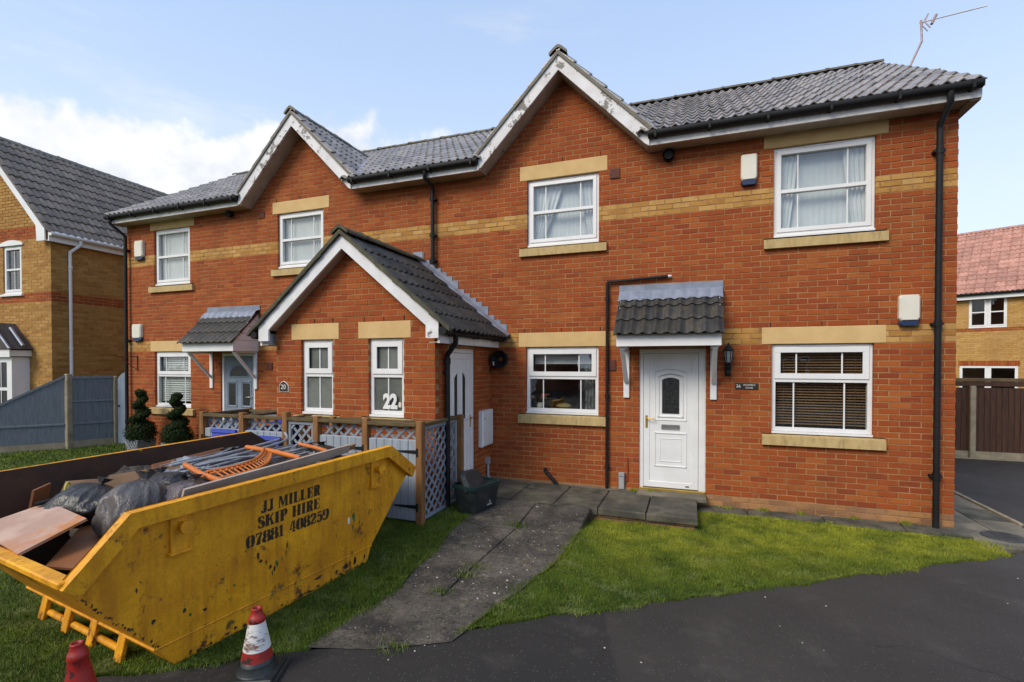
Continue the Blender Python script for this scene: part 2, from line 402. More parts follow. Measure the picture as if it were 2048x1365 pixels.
def boxT(mb, T, a0, a1, d0, d1, b0, b1):
    vs = [T(a, d, b) for b in (b0, b1) for d in (d0, d1) for a in (a0, a1)]
    return mb.add(vs, [(0, 2, 3, 1), (4, 5, 7, 6), (0, 1, 5, 4), (2, 6, 7, 3), (0, 4, 6, 2), (1, 3, 7, 5)])
def bboxT(mb, T, a0, a1, d0, d1, b0, b1, c=.004):
    """box with its front edges chamfered"""
    f = [T(a0 + c, d0, b0 + c), T(a1 - c, d0, b0 + c), T(a1 - c, d0, b1 - c), T(a0 + c, d0, b1 - c)]
    g = [T(a0, d0 + c, b0), T(a1, d0 + c, b0), T(a1, d0 + c, b1), T(a0, d0 + c, b1)]
    h = [T(a0, d1, b0), T(a1, d1, b0), T(a1, d1, b1), T(a0, d1, b1)]
    fs = [(0, 1, 2, 3), (11, 10, 9, 8)]
    for q in range(4):
        r = (q + 1) % 4; fs.append((q, 4 + q, 4 + r, r)); fs.append((4 + q, 8 + q, 8 + r, 4 + r))
    return mb.add(f + g + h, fs)
def make_wall(parent, name, T, layout, holes, u0, u1, zb, zt, mortar, n_single=0, key='m', extra=None, dep=.1, prefer=None):
    mb = MB()
    for c in mortar_cells(u0 + .004, u1 - .004, zb, zt, holes): boxT(mb, T, c[0], c[1], .0045, dep, c[2], c[3])
    if extra: extra(mb)
    w = mb.build(name, mortar, parent)
    full = [b for b in layout if abs(b[1] - b[0] - .213) < .002]
    full.sort(key=prefer or (lambda b: -b[0]))
    chosen = set(id(b) for b in full[:n_single])
    st = MB()
    wl = wloc(w)
    for b in layout:
        if id(b) in chosen:
            p = Vector(T((b[0] + b[1]) / 2, random.uniform(-.003, .002), (b[2] + b[3]) / 2))
            link('brick', single_brick_mesh(b[4], key, lambda a, d, z: Vector(T(a, d, z)) - Vector(T(0, 0, 0))), w, p - wl)
        else: brick_faces(st, T, b, dep)
    st.build('brickwork', BM_ST, w, kind='stuff')
    return w

# ------------------------------------------------------------------ windows and doors
def frame_rect(mb, T, a0, a1, b0, b1, w, d0, d1, wb=None):
    wb = wb or w
    bboxT(mb, T, a0, a1, d0, d1, b1 - w, b1); bboxT(mb, T, a0, a1, d0, d1, b0, b0 + wb)
    bboxT(mb, T, a0, a0 + w, d0 + .0006, d1, b0 + wb - .003, b1 - w + .003); bboxT(mb, T, a1 - w, a1, d0 + .0006, d1, b0 + wb - .003, b1 - w + .003)
def window(parent, T, a0, a1, b0, b1, style='full', split=.5, bars=(.22, .78), d=.045, fm=None, vent=True, gm=None, name='window'):
    fm = fm or M['upvc']; mb = MB(); f = .052
    sub = .03                                                   # projecting plastic sub-sill
    boxT(mb, T, a0, a1, d - .03, d + .06, b0, b0 + sub - .002)
    frame_rect(mb, T, a0, a1, b0 + sub, b1, f, d, d + .07)
    bs = b0 + sub + f; bt = b1 - f; la, ra = a0 + f, a1 - f
    zs = bs + (bt - bs) * (1 - split)
    if style == 'top': bboxT(mb, T, la, ra, d + .001, d + .07, zs - .03, zs + .03)
    w = mb.build(name, fm, parent)
    def pane(p0, p1, q0, q1, dd):
        m = MB(); boxT(m, T, p0, p1, dd, dd + .006, q0, q1); m.build('pane', gm or M['glass'], w)
        for fr in bars:
            m = MB(); x = p0 + (p1 - p0) * fr; bboxT(m, T, x - .009, x + .009, dd - .012, dd - .001, q0 - .004, q1 + .004, .002); m.build('glazing_bar', fm, w)
    if style == 'full':
        m = MB(); sw = .055; g = .006
        frame_rect(m, T, la - .014, ra + .014, bs - .014, bt + .014, sw, d - .014, d - .0015)
        frame_rect(m, T, la + g, ra - g, bs + g, bt - g, sw - g - .012, d + .002, d + .05)
        mid = zs; bboxT(m, T, la + sw - .016, ra - sw + .016, d - .010, d + .045, mid - .024, mid + .024)
        m.build('sash', fm, w)
        pane(la + sw - .02, ra - sw + .02, mid + .02, bt - sw + .02, d + .03); pane(la + sw - .02, ra - sw + .02, bs + sw - .02, mid - .02, d + .03)
    else:
        m = MB(); sw = .058
        frame_rect(m, T, la - .014, ra + .014, zs + .016, bt + .014, sw + .014, d - .014, d - .0015)
        m.build('sash', fm, w)
        pane(la + sw - .01, ra - sw + .01, zs + .03 + sw - .01, bt - sw + .01, d + .03); pane(la - .004, ra + .004, bs - .004, zs - .026, d + .03)
    if vent:
        m = MB(); c = (a0 + a1) / 2; h = min(.22, (a1 - a0) * .3); bboxT(m, T, c - h, c + h, d - .010, d - .0005, b1 - .026, b1 - .010, .003)
        boxT(m, T, c - h + .01, c + h - .01, d - .008, d - .002, b1 - .031, b1 - .0262); m.build('trickle_vent', [M['upvc_old']], w)
    return w
def stone(parent, name, T, a0, a1, d0, d1, b0, b1, mt, sloped=False):
    m = MB()
    if not sloped: bboxT(m, T, a0, a1, d0, d1, b0, b1, .005)
    else: m.prism([(d0, b0), (d1, b0), (d1, b1), (d0 + .055, b1 - .018), (d0, b1 - .030)], a0, a1, lambda p, q, r: T(r, p, q))
    return m.build(name, mt, parent)
def Tmain(a, d, b): return (a, d, b)

# ================================================================== the flats
FL = thing('apartment_building', (-4.84, 0, 0), 'long red brick two-storey flats with two white-trimmed gables and buff bands', 'building')
XL, XR = -12.2625, 2.5875
LOWW = [(.595, 1.755, 1.05, 2.25), (-2.89, -1.735, 1.2, 2.25), (-11.41, -10.315, 1.05, 2.25)]
UPW = [(.605, 1.76, 3.675, 4.875), (-2.87, -1.735, 3.825, 4.875), (-7.945, -6.84, 3.825, 4.875), (-11.395, -10.31, 3.675, 4.875)]
DOOR26 = (-1.14, -.225, .14, 2.2); DOOR20 = (-9.465, -8.55, .14, 2.2)
PX0, PX1, PY = -6.1, -3.49, -1.86
holes = [*LOWW, *UPW, DOOR26, DOOR20]
lint = [(-.12 + x0, x1 + .125, 2.25, 2.475) for x0, x1, _, _ in LOWW] + [(x0 - .12, x1 + .125, 4.875, 5.1) for x0, x1, _, _ in UPW]
sills = [(x0 - .115, x1 + .12, z0 - .15, z0) for x0, x1, z0, z1 in LOWW + UPW]
stoneholes = holes + [(a, b, c, min(d, 5.1)) for a, b, c, d in lint] + sills
GX = (-2.29, -7.31); GT = 6.56
def gable_top(u):
    return max([5.16] + [GT - .12 - abs(u - g) * 1.0 for g in GX])
def band(u, z):
    if 2.25 < z < 2.475 or 4.125 < z < 4.35: return 1
    if z < .15: return 2
    return 0
lay = brick_layout(XL, XR, -1, 86, stoneholes, 0.0, gable_top, band)
lay = [b for b in lay if not (PX0 < (b[0] + b[1]) / 2 < PX1 and b[3] < 2.3 and False)]
def gab(mb):
    for g in GX:
        h = 1.30
        mb.prism([(g - h, 5.1), (g + h, 5.1), (g, 5.1 + h)], .0045, .10, XZ())
near_cam = lambda b: (b[1] - 2.6) ** 2 + ((b[2] - 2.0) * .35) ** 2
wall = make_wall(FL, 'wall', Tmain, lay, stoneholes, XL, XR, -.3, 5.1, M['mortar'], 300, 'm', gab, prefer=near_cam)
# right-hand gable wall, plain left and rear walls
TR = lambda a, d, b: (XR - d, a, b)
layr = brick_layout(.1, 6.1, -1, 96, [], .1, lambda u: 5.1 + .617 * (3.0 - abs(u - 3.0)), band)
def gab2(mb): mb.prism([(.1, 5.1), (6.1, 5.1), (3.1, 6.9)], .008, .1, lambda a, b, d: (XR - d, a, b))
make_wall(FL, 'side_wall', TR, layr, [], .102, 6.1, -.3, 5.1, M['mortar'], 0, 'r', gab2)
m = MB(); m.box(XL, XL + .1, .1, 6.1, -.3, 5.1); m.prism([(.1, 5.1), (6.1, 5.1), (3.1, 6.9)], 0, .1, lambda a, b, d: (XL + d, a, b)); m.box(XL, XR, 6.1, 6.2, -.3, 5.1); m.build('rear_wall', M['mortar'], FL)
m = MB()
m.box(XL + .11, XR - .11, 3.4, 3.5, .0, 5.1); m.box(XL + .11, XR - .11, .101, 3.4, 2.55, 2.75); m.box(XL + .11, XR - .11, .101, 3.4, -.05, .12); m.box(XL + .11, XR - .11, .101, 3.4, 5.12, 5.16)
for x in (-9.9, -8.2, -5.0, -3.42, -1.45, -.1): m.box(x - .03, x + .03, .14, 3.39, .13, 2.54)
for x in (-9, -5, -1): m.box(x - .03, x + .03, .14, 3.39, 2.76, 5.11)
m.build('interior', M['room'], FL)
# stonework and windows
for a, b, c, d in lint: stone(FL, 'lintel', Tmain, a, b, -.004, .11, c, d, M['stone'])
for a, b, c, d in sills: stone(FL, 'window_sill', Tmain, a, b, -.055, .11, c, d, M['sill'], True)
for i, (a, b, c, d) in enumerate(UPW): window(FL, Tmain, a + .003, b - .003, c + .002, d - .004, 'full', .50, (.21, .79))
window(FL, Tmain, .598, 1.752, 1.052, 2.245, 'top', .40, (.21, .76)); window(FL, Tmain, -2.887, -1.738, 1.202, 2.245, 'top', .46, (.21, .78)); window(FL, Tmain, -11.407, -10.318, 1.052, 2.245, 'top', .43, (.2, .8))
m = MB()                                                         # slots for weep vents above the lintels
for a, b, c, d in lint:
    for k in range(3):
        x = a + .1 + (b - a - .2) * k / 2; boxT(m, Tmain, x - .005, x + .005, -.004, .006, d + .008, d + .066)
m.build('weep_vent', M['dark'], FL)

# ---- front door of the right-hand flat
def moulding(mb, T, pts, w=.014, d0=.0, h=.008):
    """raised bead that follows a closed outline in the door face"""
    n = len(pts)
    for i in range(n):
        p, q = Vector((*pts[i], 0)), Vector((*pts[(i + 1) % n], 0)); t = (q - p)
        if t.length < 1e-5: continue
        t.normalize(); s = Vector((-t.y, t.x, 0)) * w / 2; p = p - t * w * .4; q = q + t * w * .4
        vs = [T(*(lambda r: (r.x, d0, r.y))(x)) for x in (p - s, q - s, q + s, p + s)]
        s2 = s * .4
        v2 = [T(*(lambda r: (r.x, d0 - h, r.y))(x)) for x in (p - s2, q - s2, q + s2, p + s2)]
        mb.add(vs + v2, [(4, 5, 6, 7), (0, 1, 5, 4), (1, 2, 6, 5), (2, 3, 7, 6), (3, 0, 4, 7)])
def arch(a0, a1, b0, b1, rise, n=8):
    pts = [(a0, b0), (a1, b0), (a1, b1)]
    for k in range(1, n): 
        t = k / n; x = a1 + (a0 - a1) * t; pts.append((x, b1 + rise * 4 * t * (1 - t)))
    return pts + [(a0, b1)]
def lever(parent, T, a, b, d, sgn, mt):
    m = MB(); bboxT(m, T, a - .016, a + .016, d - .008, d, b - .12, b + .06, .003)
    m.smooth = True; m.tube([T(a, d - .006, b + .02), T(a, d - .045, b + .02), T(a + sgn * .03, d - .052, b + .02), T(a + sgn * .12, d - .050, b + .015)], .008, 8)
    m.smooth = False; m.tube([T(a, d - .004, b - .06), T(a, d - .012, b - .06)], .009, 8)
    return m.build('door_handle', mt, parent)
a0, a1, b0, b1 = DOOR26; d = .03
m = MB(); f = .06
bboxT(m, Tmain, a0, a0 + f, d, d + .07, b0, b1); bboxT(m, Tmain, a1 - .095, a1, d, d + .07, b0, b1); bboxT(m, Tmain, a0 + f, a1 - .095, d + .0006, d + .07, b1 - f, b1)
dr = m.build('door', M['upvc'], FL)
l0, l1, t0, t1 = a0 + f + .004, a1 - .099, b0 + .045, b1 - f - .004
m = MB(); frame_rect(m, Tmain, l0, l1, t0, t1, .085, d + .006, d + .05)
boxT(m, Tmain, l0 + .085, l1 - .085, d + .016, d + .045, t0 + .085, t1 - .085)
cx = (l0 + l1) / 2
A1 = arch(cx - .215, cx + .215, 1.17, 1.86, .05); moulding(m, Tmain, A1, .018, d + .016, .010)
A2 = arch(cx - .165, cx + .165, 1.22, 1.80, .04); moulding(m, Tmain, A2, .030, d + .016, .014)
moulding(m, Tmain, [(cx - .215, .50), (cx + .215, .50), (cx + .215, .98), (cx - .215, .98)], .022, d + .016, .012)
moulding(m, Tmain, [(cx - .145, .57), (cx + .145, .57), (cx + .145, .90), (cx - .145, .90)], .014, d + .016, .007)
lf = m.build('door_leaf', M['upvc'], dr)
m = MB(); m.prism(arch(cx - .118, cx + .118, 1.265, 1.755, .032), d + .010, d + .020, XZ()); m.build('pane', M['obscure'], dr)
m = MB(); bboxT(m, Tmain, cx - .125, cx + .125, d - .002, d + .018, 1.035, 1.105, .006); bboxT(m, Tmain, cx - .10, cx + .10, d - .008, d - .0015, 1.048, 1.092, .004)
m.build('letterbox', M['silver'], dr)
lever(dr, Tmain, l0 + .042, 1.17, d + .006, 1, M['gold'])
m = MB(); bboxT(m, Tmain, a0 + .004, a1 - .004, d - .055, d + .07, b0 - .002, b0 + .038, .005); m.build('threshold', M['gold'], dr)
m = MB(); bboxT(m, Tmain, l1 - .17, l1 - .12, d + .001, d + .007, t0 + .03, t0 + .045, .002); m.build('drain_cap', M['black'], dr)

# ---- grey door of the left-hand flat
a0, a1, b0, b1 = DOOR20
m = MB(); bboxT(m, Tmain, a0, a0 + f, d, d + .07, b0, b1); bboxT(m, Tmain, a1 - f, a1, d, d + .07, b0, b1); bboxT(m, Tmain, a0 + f, a1 - f, d + .0006, d + .07, b1 - f, b1)
dr = m.build('door', M['upvc'], FL, label='pale grey front door with a half-round light')
l0, l1, t0, t1 = a0 + f + .004, a1 - f - .004, b0 + .03, b1 - f - .004; cx = (l0 + l1) / 2
m = MB(); boxT(m, Tmain, l0, l1, d + .014, d + .05, t0, t1)
for s in (-1, 1): moulding(m, Tmain, [(cx + s * .19 - .125, 1.12), (cx + s * .19 + .125, 1.12), (cx + s * .19 + .125, 1.62), (cx + s * .19 - .125, 1.62)], .035, d + .014, .012)
HR = [(cx + .255 * math.cos(t), 1.72 + .225 * math.sin(t)) for t in np.linspace(0, math.pi, 13)]
moulding(m, Tmain, HR, .03, d + .014, .012)
m.build('door_leaf', M['gate_grey'], dr)
m = MB(); m.prism(HR, d + .008, d + .016, XZ())
for s in (-1, 1): boxT(m, Tmain, cx + s * .19 - .09, cx + s * .19 + .09, d + .008, d + .016, 1.15, 1.59)
m.build('pane', M['obscure'], dr)
m = MB(); bboxT(m, Tmain, cx - .13, cx + .13, d, d + .012, 1.02, 1.08, .005); m.build('letterbox', M['silver'], dr)
lever(dr, Tmain, l1 - .05, 1.30, d + .014, -1, M['silver'])

# ------------------------------------------------------------------ roofs
def tile_mesh(name, mt, w=.2972, L=.37, amp=.032, seg=12, thick=.020):
    mb = MB(); n = seg + 1; top = []; low = []
    hx = lambda x: amp * (max(0, math.cos(2 * math.pi * (x / w * 2 - .5))) ** 1.0 * .75 + .25 * math.cos(2 * math.pi * (x / w * 2 - .5)))
    for i in range(n):
        x = w * i / seg; h = hx(x); top.append((x, 0, h + .028)); low.append((x, 0, h + .028 - thick))
    far = [(x, L, z - .030) for x, _, z in top]; mid = [(x, .012, z + .0) for x, _, z in top]; top = [(x, 0, z - .006) for x, _, z in top]
    mb.smooth = True
    fs = []
    for i in range(seg):
        fs.append((i, i + 1, n + i + 1, n + i)); fs.append((n + i, n + i + 1, 2 * n + i + 1, 2 * n + i))
    mb.add(top + mid + far, fs)
    mb.smooth = False
    mb.add(low + top, [(i, i + 1, n + i + 1, n + i) for i in range(seg)])
    for e in (0, seg): mb.add([low[e], top[e], mid[e], far[e], (far[e][0], L, far[e][2] - thick)], [(0, 1, 2, 3, 4) if e == 0 else (4, 3, 2, 1, 0)])
    o = mb.build(name, mt); me = o.data; bpy.data.objects.remove(o); return me
def place_tiles(me, origin, upd, nrm, cols, rows, gauge, cover, keep=None):
    upd = Vector(upd).normalized(); nrm = Vector(nrm).normalized(); xd = upd.cross(nrm)
    out = []
    for r in range(rows):
        for c in range(cols):
            p = Vector(origin) + xd * (c * cover) + upd * (r * gauge)
            ctr = p + xd * cover / 2 + upd * gauge / 2
            if keep and not keep(ctr): continue
            j = Matrix.Translation((random.uniform(-.003, .003), random.uniform(-.008, .008), random.uniform(0, .004))) @ Matrix.Rotation(random.gauss(0, .007), 4, 'Z') @ Matrix.Rotation(random.uniform(-.008, .008), 4, 'X')
            Mx = Matrix(((xd.x, upd.x, nrm.x, p.x), (xd.y, upd.y, nrm.y, p.y), (xd.z, upd.z, nrm.z, p.z), (0, 0, 0, 1))) @ j
            out.append((ctr, Mx))
    return out
def put_tiles(parent, me, lst, n_single, order):
    lst = sorted(lst, key=order); wl = wloc(parent)
    for ctr, Mx in lst[:n_single]:
        o = bpy.data.objects.new('roof_tile', me); COL.objects.link(o); o.parent = parent
        Mx = Mx.copy(); Mx.translation = Mx.translation - wl; o.matrix_basis = Mx
    rest = lst[n_single:]
    if rest:
        nv = len(me.vertices); co = np.empty(nv * 3); me.vertices.foreach_get('co', co); co = co.reshape(-1, 3)
        mb = MB(); polys = [tuple(p.vertices) for p in me.polygons]; sms = [p.use_smooth for p in me.polygons]
        for ctr, Mx in rest:
            A = np.array(Mx); pts = co @ A[:3, :3].T + A[:3, 3]; b = len(mb.v)
            mb.v += [tuple(q) for q in pts]; mb.f += [tuple(i + b for i in f) for f in polys]; mb.m += [0] * len(polys); mb.sm += sms; mb.tint += [random.random()] * len(polys)
        mb.build('tiled_field', me.materials[0], parent, kind='stuff')
def ridge_tile_mesh(mt, slope=.617, L=.45, r=.125):
    mb = MB(); mb.smooth = True; n = 10; vs = []; fs = []
    hz = lambda x: .045 - slope * (math.sqrt(x * x + .0016) - .04)
    for (x, k) in ((0, .010), (.045, .010), (.05, 0), (L, 0)):
        for q in range(n + 1):
            w = -r - k + 2 * (r + k) * q / n; vs.append((x, -w, hz(w) + k))
    for i in range(3):
        for k in range(n): fs.append((i * (n + 1) + k, i * (n + 1) + k + 1, (i + 1) * (n + 1) + k + 1, (i + 1) * (n + 1) + k))
    mb.add(vs, [f[::-1] for f in fs]); mb.smooth = False
    for i in (0, 3):
        q = vs[i * (n + 1):(i + 1) * (n + 1)]; q2 = [(p[0], p[1] * .97, p[2] - .045) for p in q]
        mb.add(q + q2, [(k, k + 1, n + 2 + k, n + 1 + k) for k in range(n)])
    for e_ in (0, n):
        q = [vs[i * (n + 1) + e_] for i in range(4)]; q2 = [(p[0], p[1], p[2] - .03) for p in q]; mb.add(q + q2, [(k, k + 1, 5 + k, 4 + k) for k in range(3)])
    o = mb.build('ridge_tile', mt); me = o.data; bpy.data.objects.remove(o); return me
def put_ridge(parent, me, p0, p1, L=.43):
    p0, p1 = Vector(p0), Vector(p1); d = (p1 - p0); n = max(1, round(d.length / L)); st = d.length / n; d.normalize()
    side = Vector((0, 0, 1)).cross(d); wl = wloc(parent)
    for i in range(n):
        o = bpy.data.objects.new('ridge_tile', me); COL.objects.link(o); o.parent = parent
        p = p0 + d * (i * st) - wl; upv = d.cross(side)
        o.matrix_basis = Matrix(((d.x * st / .45, side.x, upv.x, p.x), (d.y * st / .45, side.y, upv.y, p.y), (d.z * st / .45, side.z, upv.z, p.z + random.uniform(-.006, .006)), (0, 0, 0, 1)))
EY, EZ, TP = -.36, 5.185, .617
zmain = lambda y: EZ + TP * (y - EY)
RY = 2.95; RZ = zmain(RY)
c31 = math.cos(math.atan(TP)); s31 = math.sin(math.atan(TP))
m = MB()
m.quad((XL - .14, .11, zmain(.11) - .03), (XR + .10, .11, zmain(.11) - .03), (XR + .10, RY, RZ - .03), (XL - .14, RY, RZ - .03))
for x0, x1 in ((XL - .14, GX[1] - 1.3), (GX[1] + 1.3, GX[0] - 1.3), (GX[0] + 1.3, XR + .10)):
    m.quad((x0, EY + .05, zmain(EY + .05) - .03), (x1, EY + .05, zmain(EY + .05) - .03), (x1, .11, zmain(.11) - .03), (x0, .11, zmain(.11) - .03))
m.quad((XL - .14, RY, RZ - .03), (XR + .10, RY, RZ - .03), (XR + .10, 6.3, 5.1), (XL - .14, 6.3, 5.1))
roof = m.build('roof', M['tile'], FL)
TM = tile_mesh('roof_tile', M['tile'])
def gz(x): return max(GT + .06 - abs(x - g) * 1.0 for g in GX)
L1 = place_tiles(TM, (XL - .155, EY, EZ), (0, c31, s31), (0, -s31, c31), 51, 12, .3215, .2962, lambda p: gz(p.x) < zmain(p.y) + .16)
GL = []
c45 = math.cos(R(45)); s45 = c45
for g in GX:
    k = lambda p: p.z > zmain(p.y) - .12
    GL += place_tiles(TM, (g + 1.36, -.315, GT + .06 - 1.36), (-c45, 0, s45), (s45, 0, c45), 9, 6, .318, .2972, k)
    GL += place_tiles(TM, (g - 1.36, 2.36, GT + .06 - 1.36), (c45, 0, s45), (-s45, 0, c45), 9, 6, .318, .2972, k)
put_tiles(roof, TM, L1 + GL, 196, lambda t: (0 if t[0].x > -.8 else 1, -t[0].x))
RM = ridge_tile_mesh(M['ridge'])
put_ridge(roof, RM, (XL - .14, RY, RZ + .035), (XR + .10, RY, RZ + .035))
RMG = ridge_tile_mesh(M['ridge'], 1.0)
for g in GX: put_ridge(roof, RMG, (g, -.335, GT + .075), (g, 2.05, GT + .075))
for g in GX:                                                      # gable roof decks, barge boards, soffits, valleys
    m = MB()
    for s in (-1, 1): m.quad((g, -.26, GT + .02), (g + s * 1.33, -.26, GT - 1.31), (g + s * 1.33, .5, GT - 1.31), (g, 2.3, GT + .02))
    m.build('gable_deck', M['tile'], roof)
    for s in (-1, 1):
        m = MB(); zt = GT - .01; m.prism([(g, zt), (g + s * 1.305, zt - 1.305), (g + s * 1.305, zt - 1.525), (g + s * 1.25, zt - 1.525 + .035), (g, zt - .215)][::-1 if s > 0 else 1], -.30, -.268, XZ())
        m.build('bargeboard', M['peel'], roof)
        m = MB(); m.prism([(g + s * .001, zt - .195), (g + s * 1.29, zt - 1.485), (g + s * 1.29, zt - 1.505), (g + s * .001, zt - .213)][::-1 if s > 0 else 1], -.267, .0, XZ()); m.build('soffit', M['soffit'], roof)
        m = MB()                                                  # mortar-bedded verge undercloak
        m.prism([(g, zt + .062), (g + s * 1.37, zt - 1.308), (g + s * 1.37, zt - 1.37), (g, zt + .002)][::-1 if s > 0 else 1], -.325, -.255, XZ()); m.build('verge', M['ridge'], roof)
        m = MB(); yv = RY - (RZ - GT) / TP
        a = Vector((g + s * .10, yv - .16, zmain(yv - .16) + .055)); b = Vector((g + s * 1.36, EY + .1, zmain(EY + .1) + .055)); w = Vector((s * .09, .05, .02))
        m.quad(a - w, b - w, b + w, a + w); m.build('valley', M['lead'], roof)
segs = [(XL - .13, GX[1] - 1.27), (GX[1] + 1.27, GX[0] - 1.27), (GX[0] + 1.27, XR + .10)]
for i, (x0, x1) in enumerate(segs):
    m = MB(); m.box(x0, x1, -.27, -.245, 5.035, 5.20); m.build('fascia', M['fascia'], roof)
    m = MB(); m.box(x0 + .002, x1 - .002, -.2449, -.001, 5.04, 5.052); m.build('soffit', M['soffit'], roof)
    m = MB(); m.smooth = True
    m.tube([(x0 - (.03 if i == 0 else -.02), -.325, 5.172), (x1 + (-.02 if i == 2 else -.02), -.325, 5.172)], .056, 12); m.smooth = False
    n = int((x1 - x0) / .9) + 1
    for k in range(n + 1):
        x = x0 + .12 + (x1 - x0 - .24) * k / n; m.box(x - .015, x + .015, -.39, -.262, 5.108, 5.20)
    m.build('gutter', M['black'], roof)
m = MB()                                                          # boxed eaves end on the right
m.box(XR + .004, XR + .098, -.2445, .04, 5.037, 5.20); m.prism([(-.24, 5.02), (.3, 5.02), (.3, 5.06), (-.24, 5.06)], XR + .002, XR + .102, lambda a, b, d: (d, a, b)); m.build('eaves_box', M['soffit'], roof)
m = MB(); m.prism([(EY + .04, EZ - .05), (RY, RZ - .07), (RY, RZ + .02), (EY + .04, EZ + .03)], XR + .05, XR + .105, lambda a, b, d: (d, a, b)); m.build('verge', M['tile'], roof)

# ------------------------------------------------------------------ entrance porch
TPF = lambda a, d, b: (a, PY + d, b)
TPS = lambda a, d, b: (PX1 - d, a, b)
PC = -4.80
PW = [(-5.645, -5.09, 1.275, 2.325), (-4.505, -3.955, 1.275, 2.325)]
pl = [(x0 - .14, x1 + .11, 2.325, 2.55) for x0, x1, _, _ in PW]
pl = [(-5.815, -4.985, 2.325, 2.55), (-4.665, -3.845, 2.325, 2.55)]
ps = [(x0 - .115, x1 + .115, 1.2, 1.275) for x0, x1, _, _ in PW]
PZ, PT = 3.70, .825
ptop = lambda u: PZ - .06 - abs(u - PC) * PT
ph = PW + pl + ps
layp = brick_layout(PX0, PX1, -1, 52, ph, PX1 - .225 * 12, ptop, lambda u, z: 0)
def gab3(mb):
    h = PX1 - PC - .01
    mb.prism([(PC - h, 2.55), (PC + h, 2.55), (PC + .06, PZ - .1), (PC - .06, PZ - .1)], .0045, .1, lambda a, b, d: TPF(a, d, b))
make_wall(FL, 'porch_wall', TPF, layp, ph, PX0, PX1, -.3, 2.55, M['mortar'], 0, 'p', gab3)
PD = (-1.50, -.62, .1, 2.2)
lays = brick_layout(PY + .1, 0, -1, 35, [PD], 0, None, lambda u, z: 1 if 2.25 < z < 2.475 else 0)
make_wall(FL, 'porch_side_wall', TPS, lays, [PD], PY + .1, -.001, -.3, 2.6, M['mortar'], 0, 'ps')
m = MB(); m.box(PX0, PX0 + .1, PY + .1, -.001, -.3, 2.6); m.build('porch_rear_wall', M['mortar'], FL)
m = MB(); m.box(PX0 + .1, PX1 - .1, PY + .1, -.01, 2.62, 2.66); m.box(PX0 + .1, PX1 - .1, PY + .1, -.01, .0, .1); m.build('porch_ceiling', M['room'], FL)
for a, b, c, d in pl: stone(FL, 'lintel', TPF, a, b, -.004, .11, c, d, M['stone'])
for a, b, c, d in ps: stone(FL, 'window_sill', TPF, a, b, -.05, .11, c - .03, d, M['sill'], True)
for a, b, c, d in PW: window(FL, TPF, a + .003, b - .003, c + .002, d - .004, 'top', .48, (.5,), gm=M['frosted'])
m = MB()
for a, b, c, d in pl:
    for k in range(3):
        x = a + .1 + (b - a - .2) * k / 2; boxT(m, TPF, x - .005, x + .005, -.004, .006, d + .008, d + .066)
m.build('weep_vent', M['dark'], FL)
# side door
a0, a1, b0, b1 = PD; d = .03
m = MB(); bboxT(m, TPS, a0, a0 + f, d, d + .07, b0, b1); bboxT(m, TPS, a1 - f, a1, d, d + .07, b0, b1); bboxT(m, TPS, a0 + f, a1 - f, d + .0006, d + .07, b1 - f, b1)
dr = m.build('door', M['upvc'], FL)
l0, l1, t0, t1 = a0 + f + .004, a1 - f - .004, b0 + .03, b1 - f - .004; cx = (l0 + l1) / 2
m = MB(); frame_rect(m, TPS, l0, l1, t0, t1, .085, d + .006, d + .05); boxT(m, TPS, l0 + .085, l1 - .085, d + .016, d + .045, t0 + .085, t1 - .085)
S = [[(cx + s * .13 - .065, 1.17), (cx + s * .13 + .065, 1.17), (cx + s * .13 + .065, 1.80 + (.08 if s < 0 else 0)), (cx + s * .13 - .065, 1.80 + (.08 if s > 0 else 0))] for s in (-1, 1)]
for q in S: moulding(m, TPS, q, .022, d + .016, .010)
moulding(m, TPS, [(cx - .2, .45), (cx + .2, .45), (cx + .2, .95), (cx - .2, .95)], .02, d + .016, .01)
m.build('door_leaf', M['upvc'], dr)
m = MB()
for q in S: m.prism([((x - cx - (.13 if x > cx else -.13)) * .62 + cx + (.13 if x > cx else -.13), z - (.02 if z > 1.5 else -.02)) for x, z in q], d + .010, d + .018, lambda a, b, dd: TPS(a, dd, b))
m.build('pane', M['obscure'], dr)
lever(dr, TPS, l1 - .045, 1.16, d + .006, -1, M['gold'])
# porch roof
cp = math.cos(math.atan(PT)); sp = math.sin(math.atan(PT)); HW = 1.60
TMD = tile_mesh('roof_tile', M['tile_dark'])
m = MB()
for s in (-1, 1): m.quad((PC, -2.0, PZ + .0), (PC + s * HW, -2.0, PZ - HW * PT), (PC + s * HW, -.001, PZ - HW * PT), (PC, -.001, PZ))
pr = m.build('porch_roof', M['tile_dark'], FL)
PLt = place_tiles(TMD, (PC + HW + .03, -2.065, PZ + .03 - (HW + .03) * PT), (-cp, 0, sp), (sp, 0, cp), 7, 6, .335, .294)
put_tiles(pr, TMD, PLt, 42, lambda t: 0)
put_tiles(pr, TMD, place_tiles(TMD, (PC - HW - .03, -.007, PZ + .03 - (HW + .03) * PT), (cp, 0, sp), (-sp, 0, cp), 7, 6, .335, .294), 30, lambda t: t[0].y)
RMD = ridge_tile_mesh(mat('mossy_ridge', (.09, .08, .045), (.055, .05, .03), .8, 8, bs=.5, bscale=70, dirt=(.13, .12, .03), dscale=10), .825)
put_ridge(pr, RMD, (PC, -2.085, PZ + .07), (PC, -.02, PZ + .07))
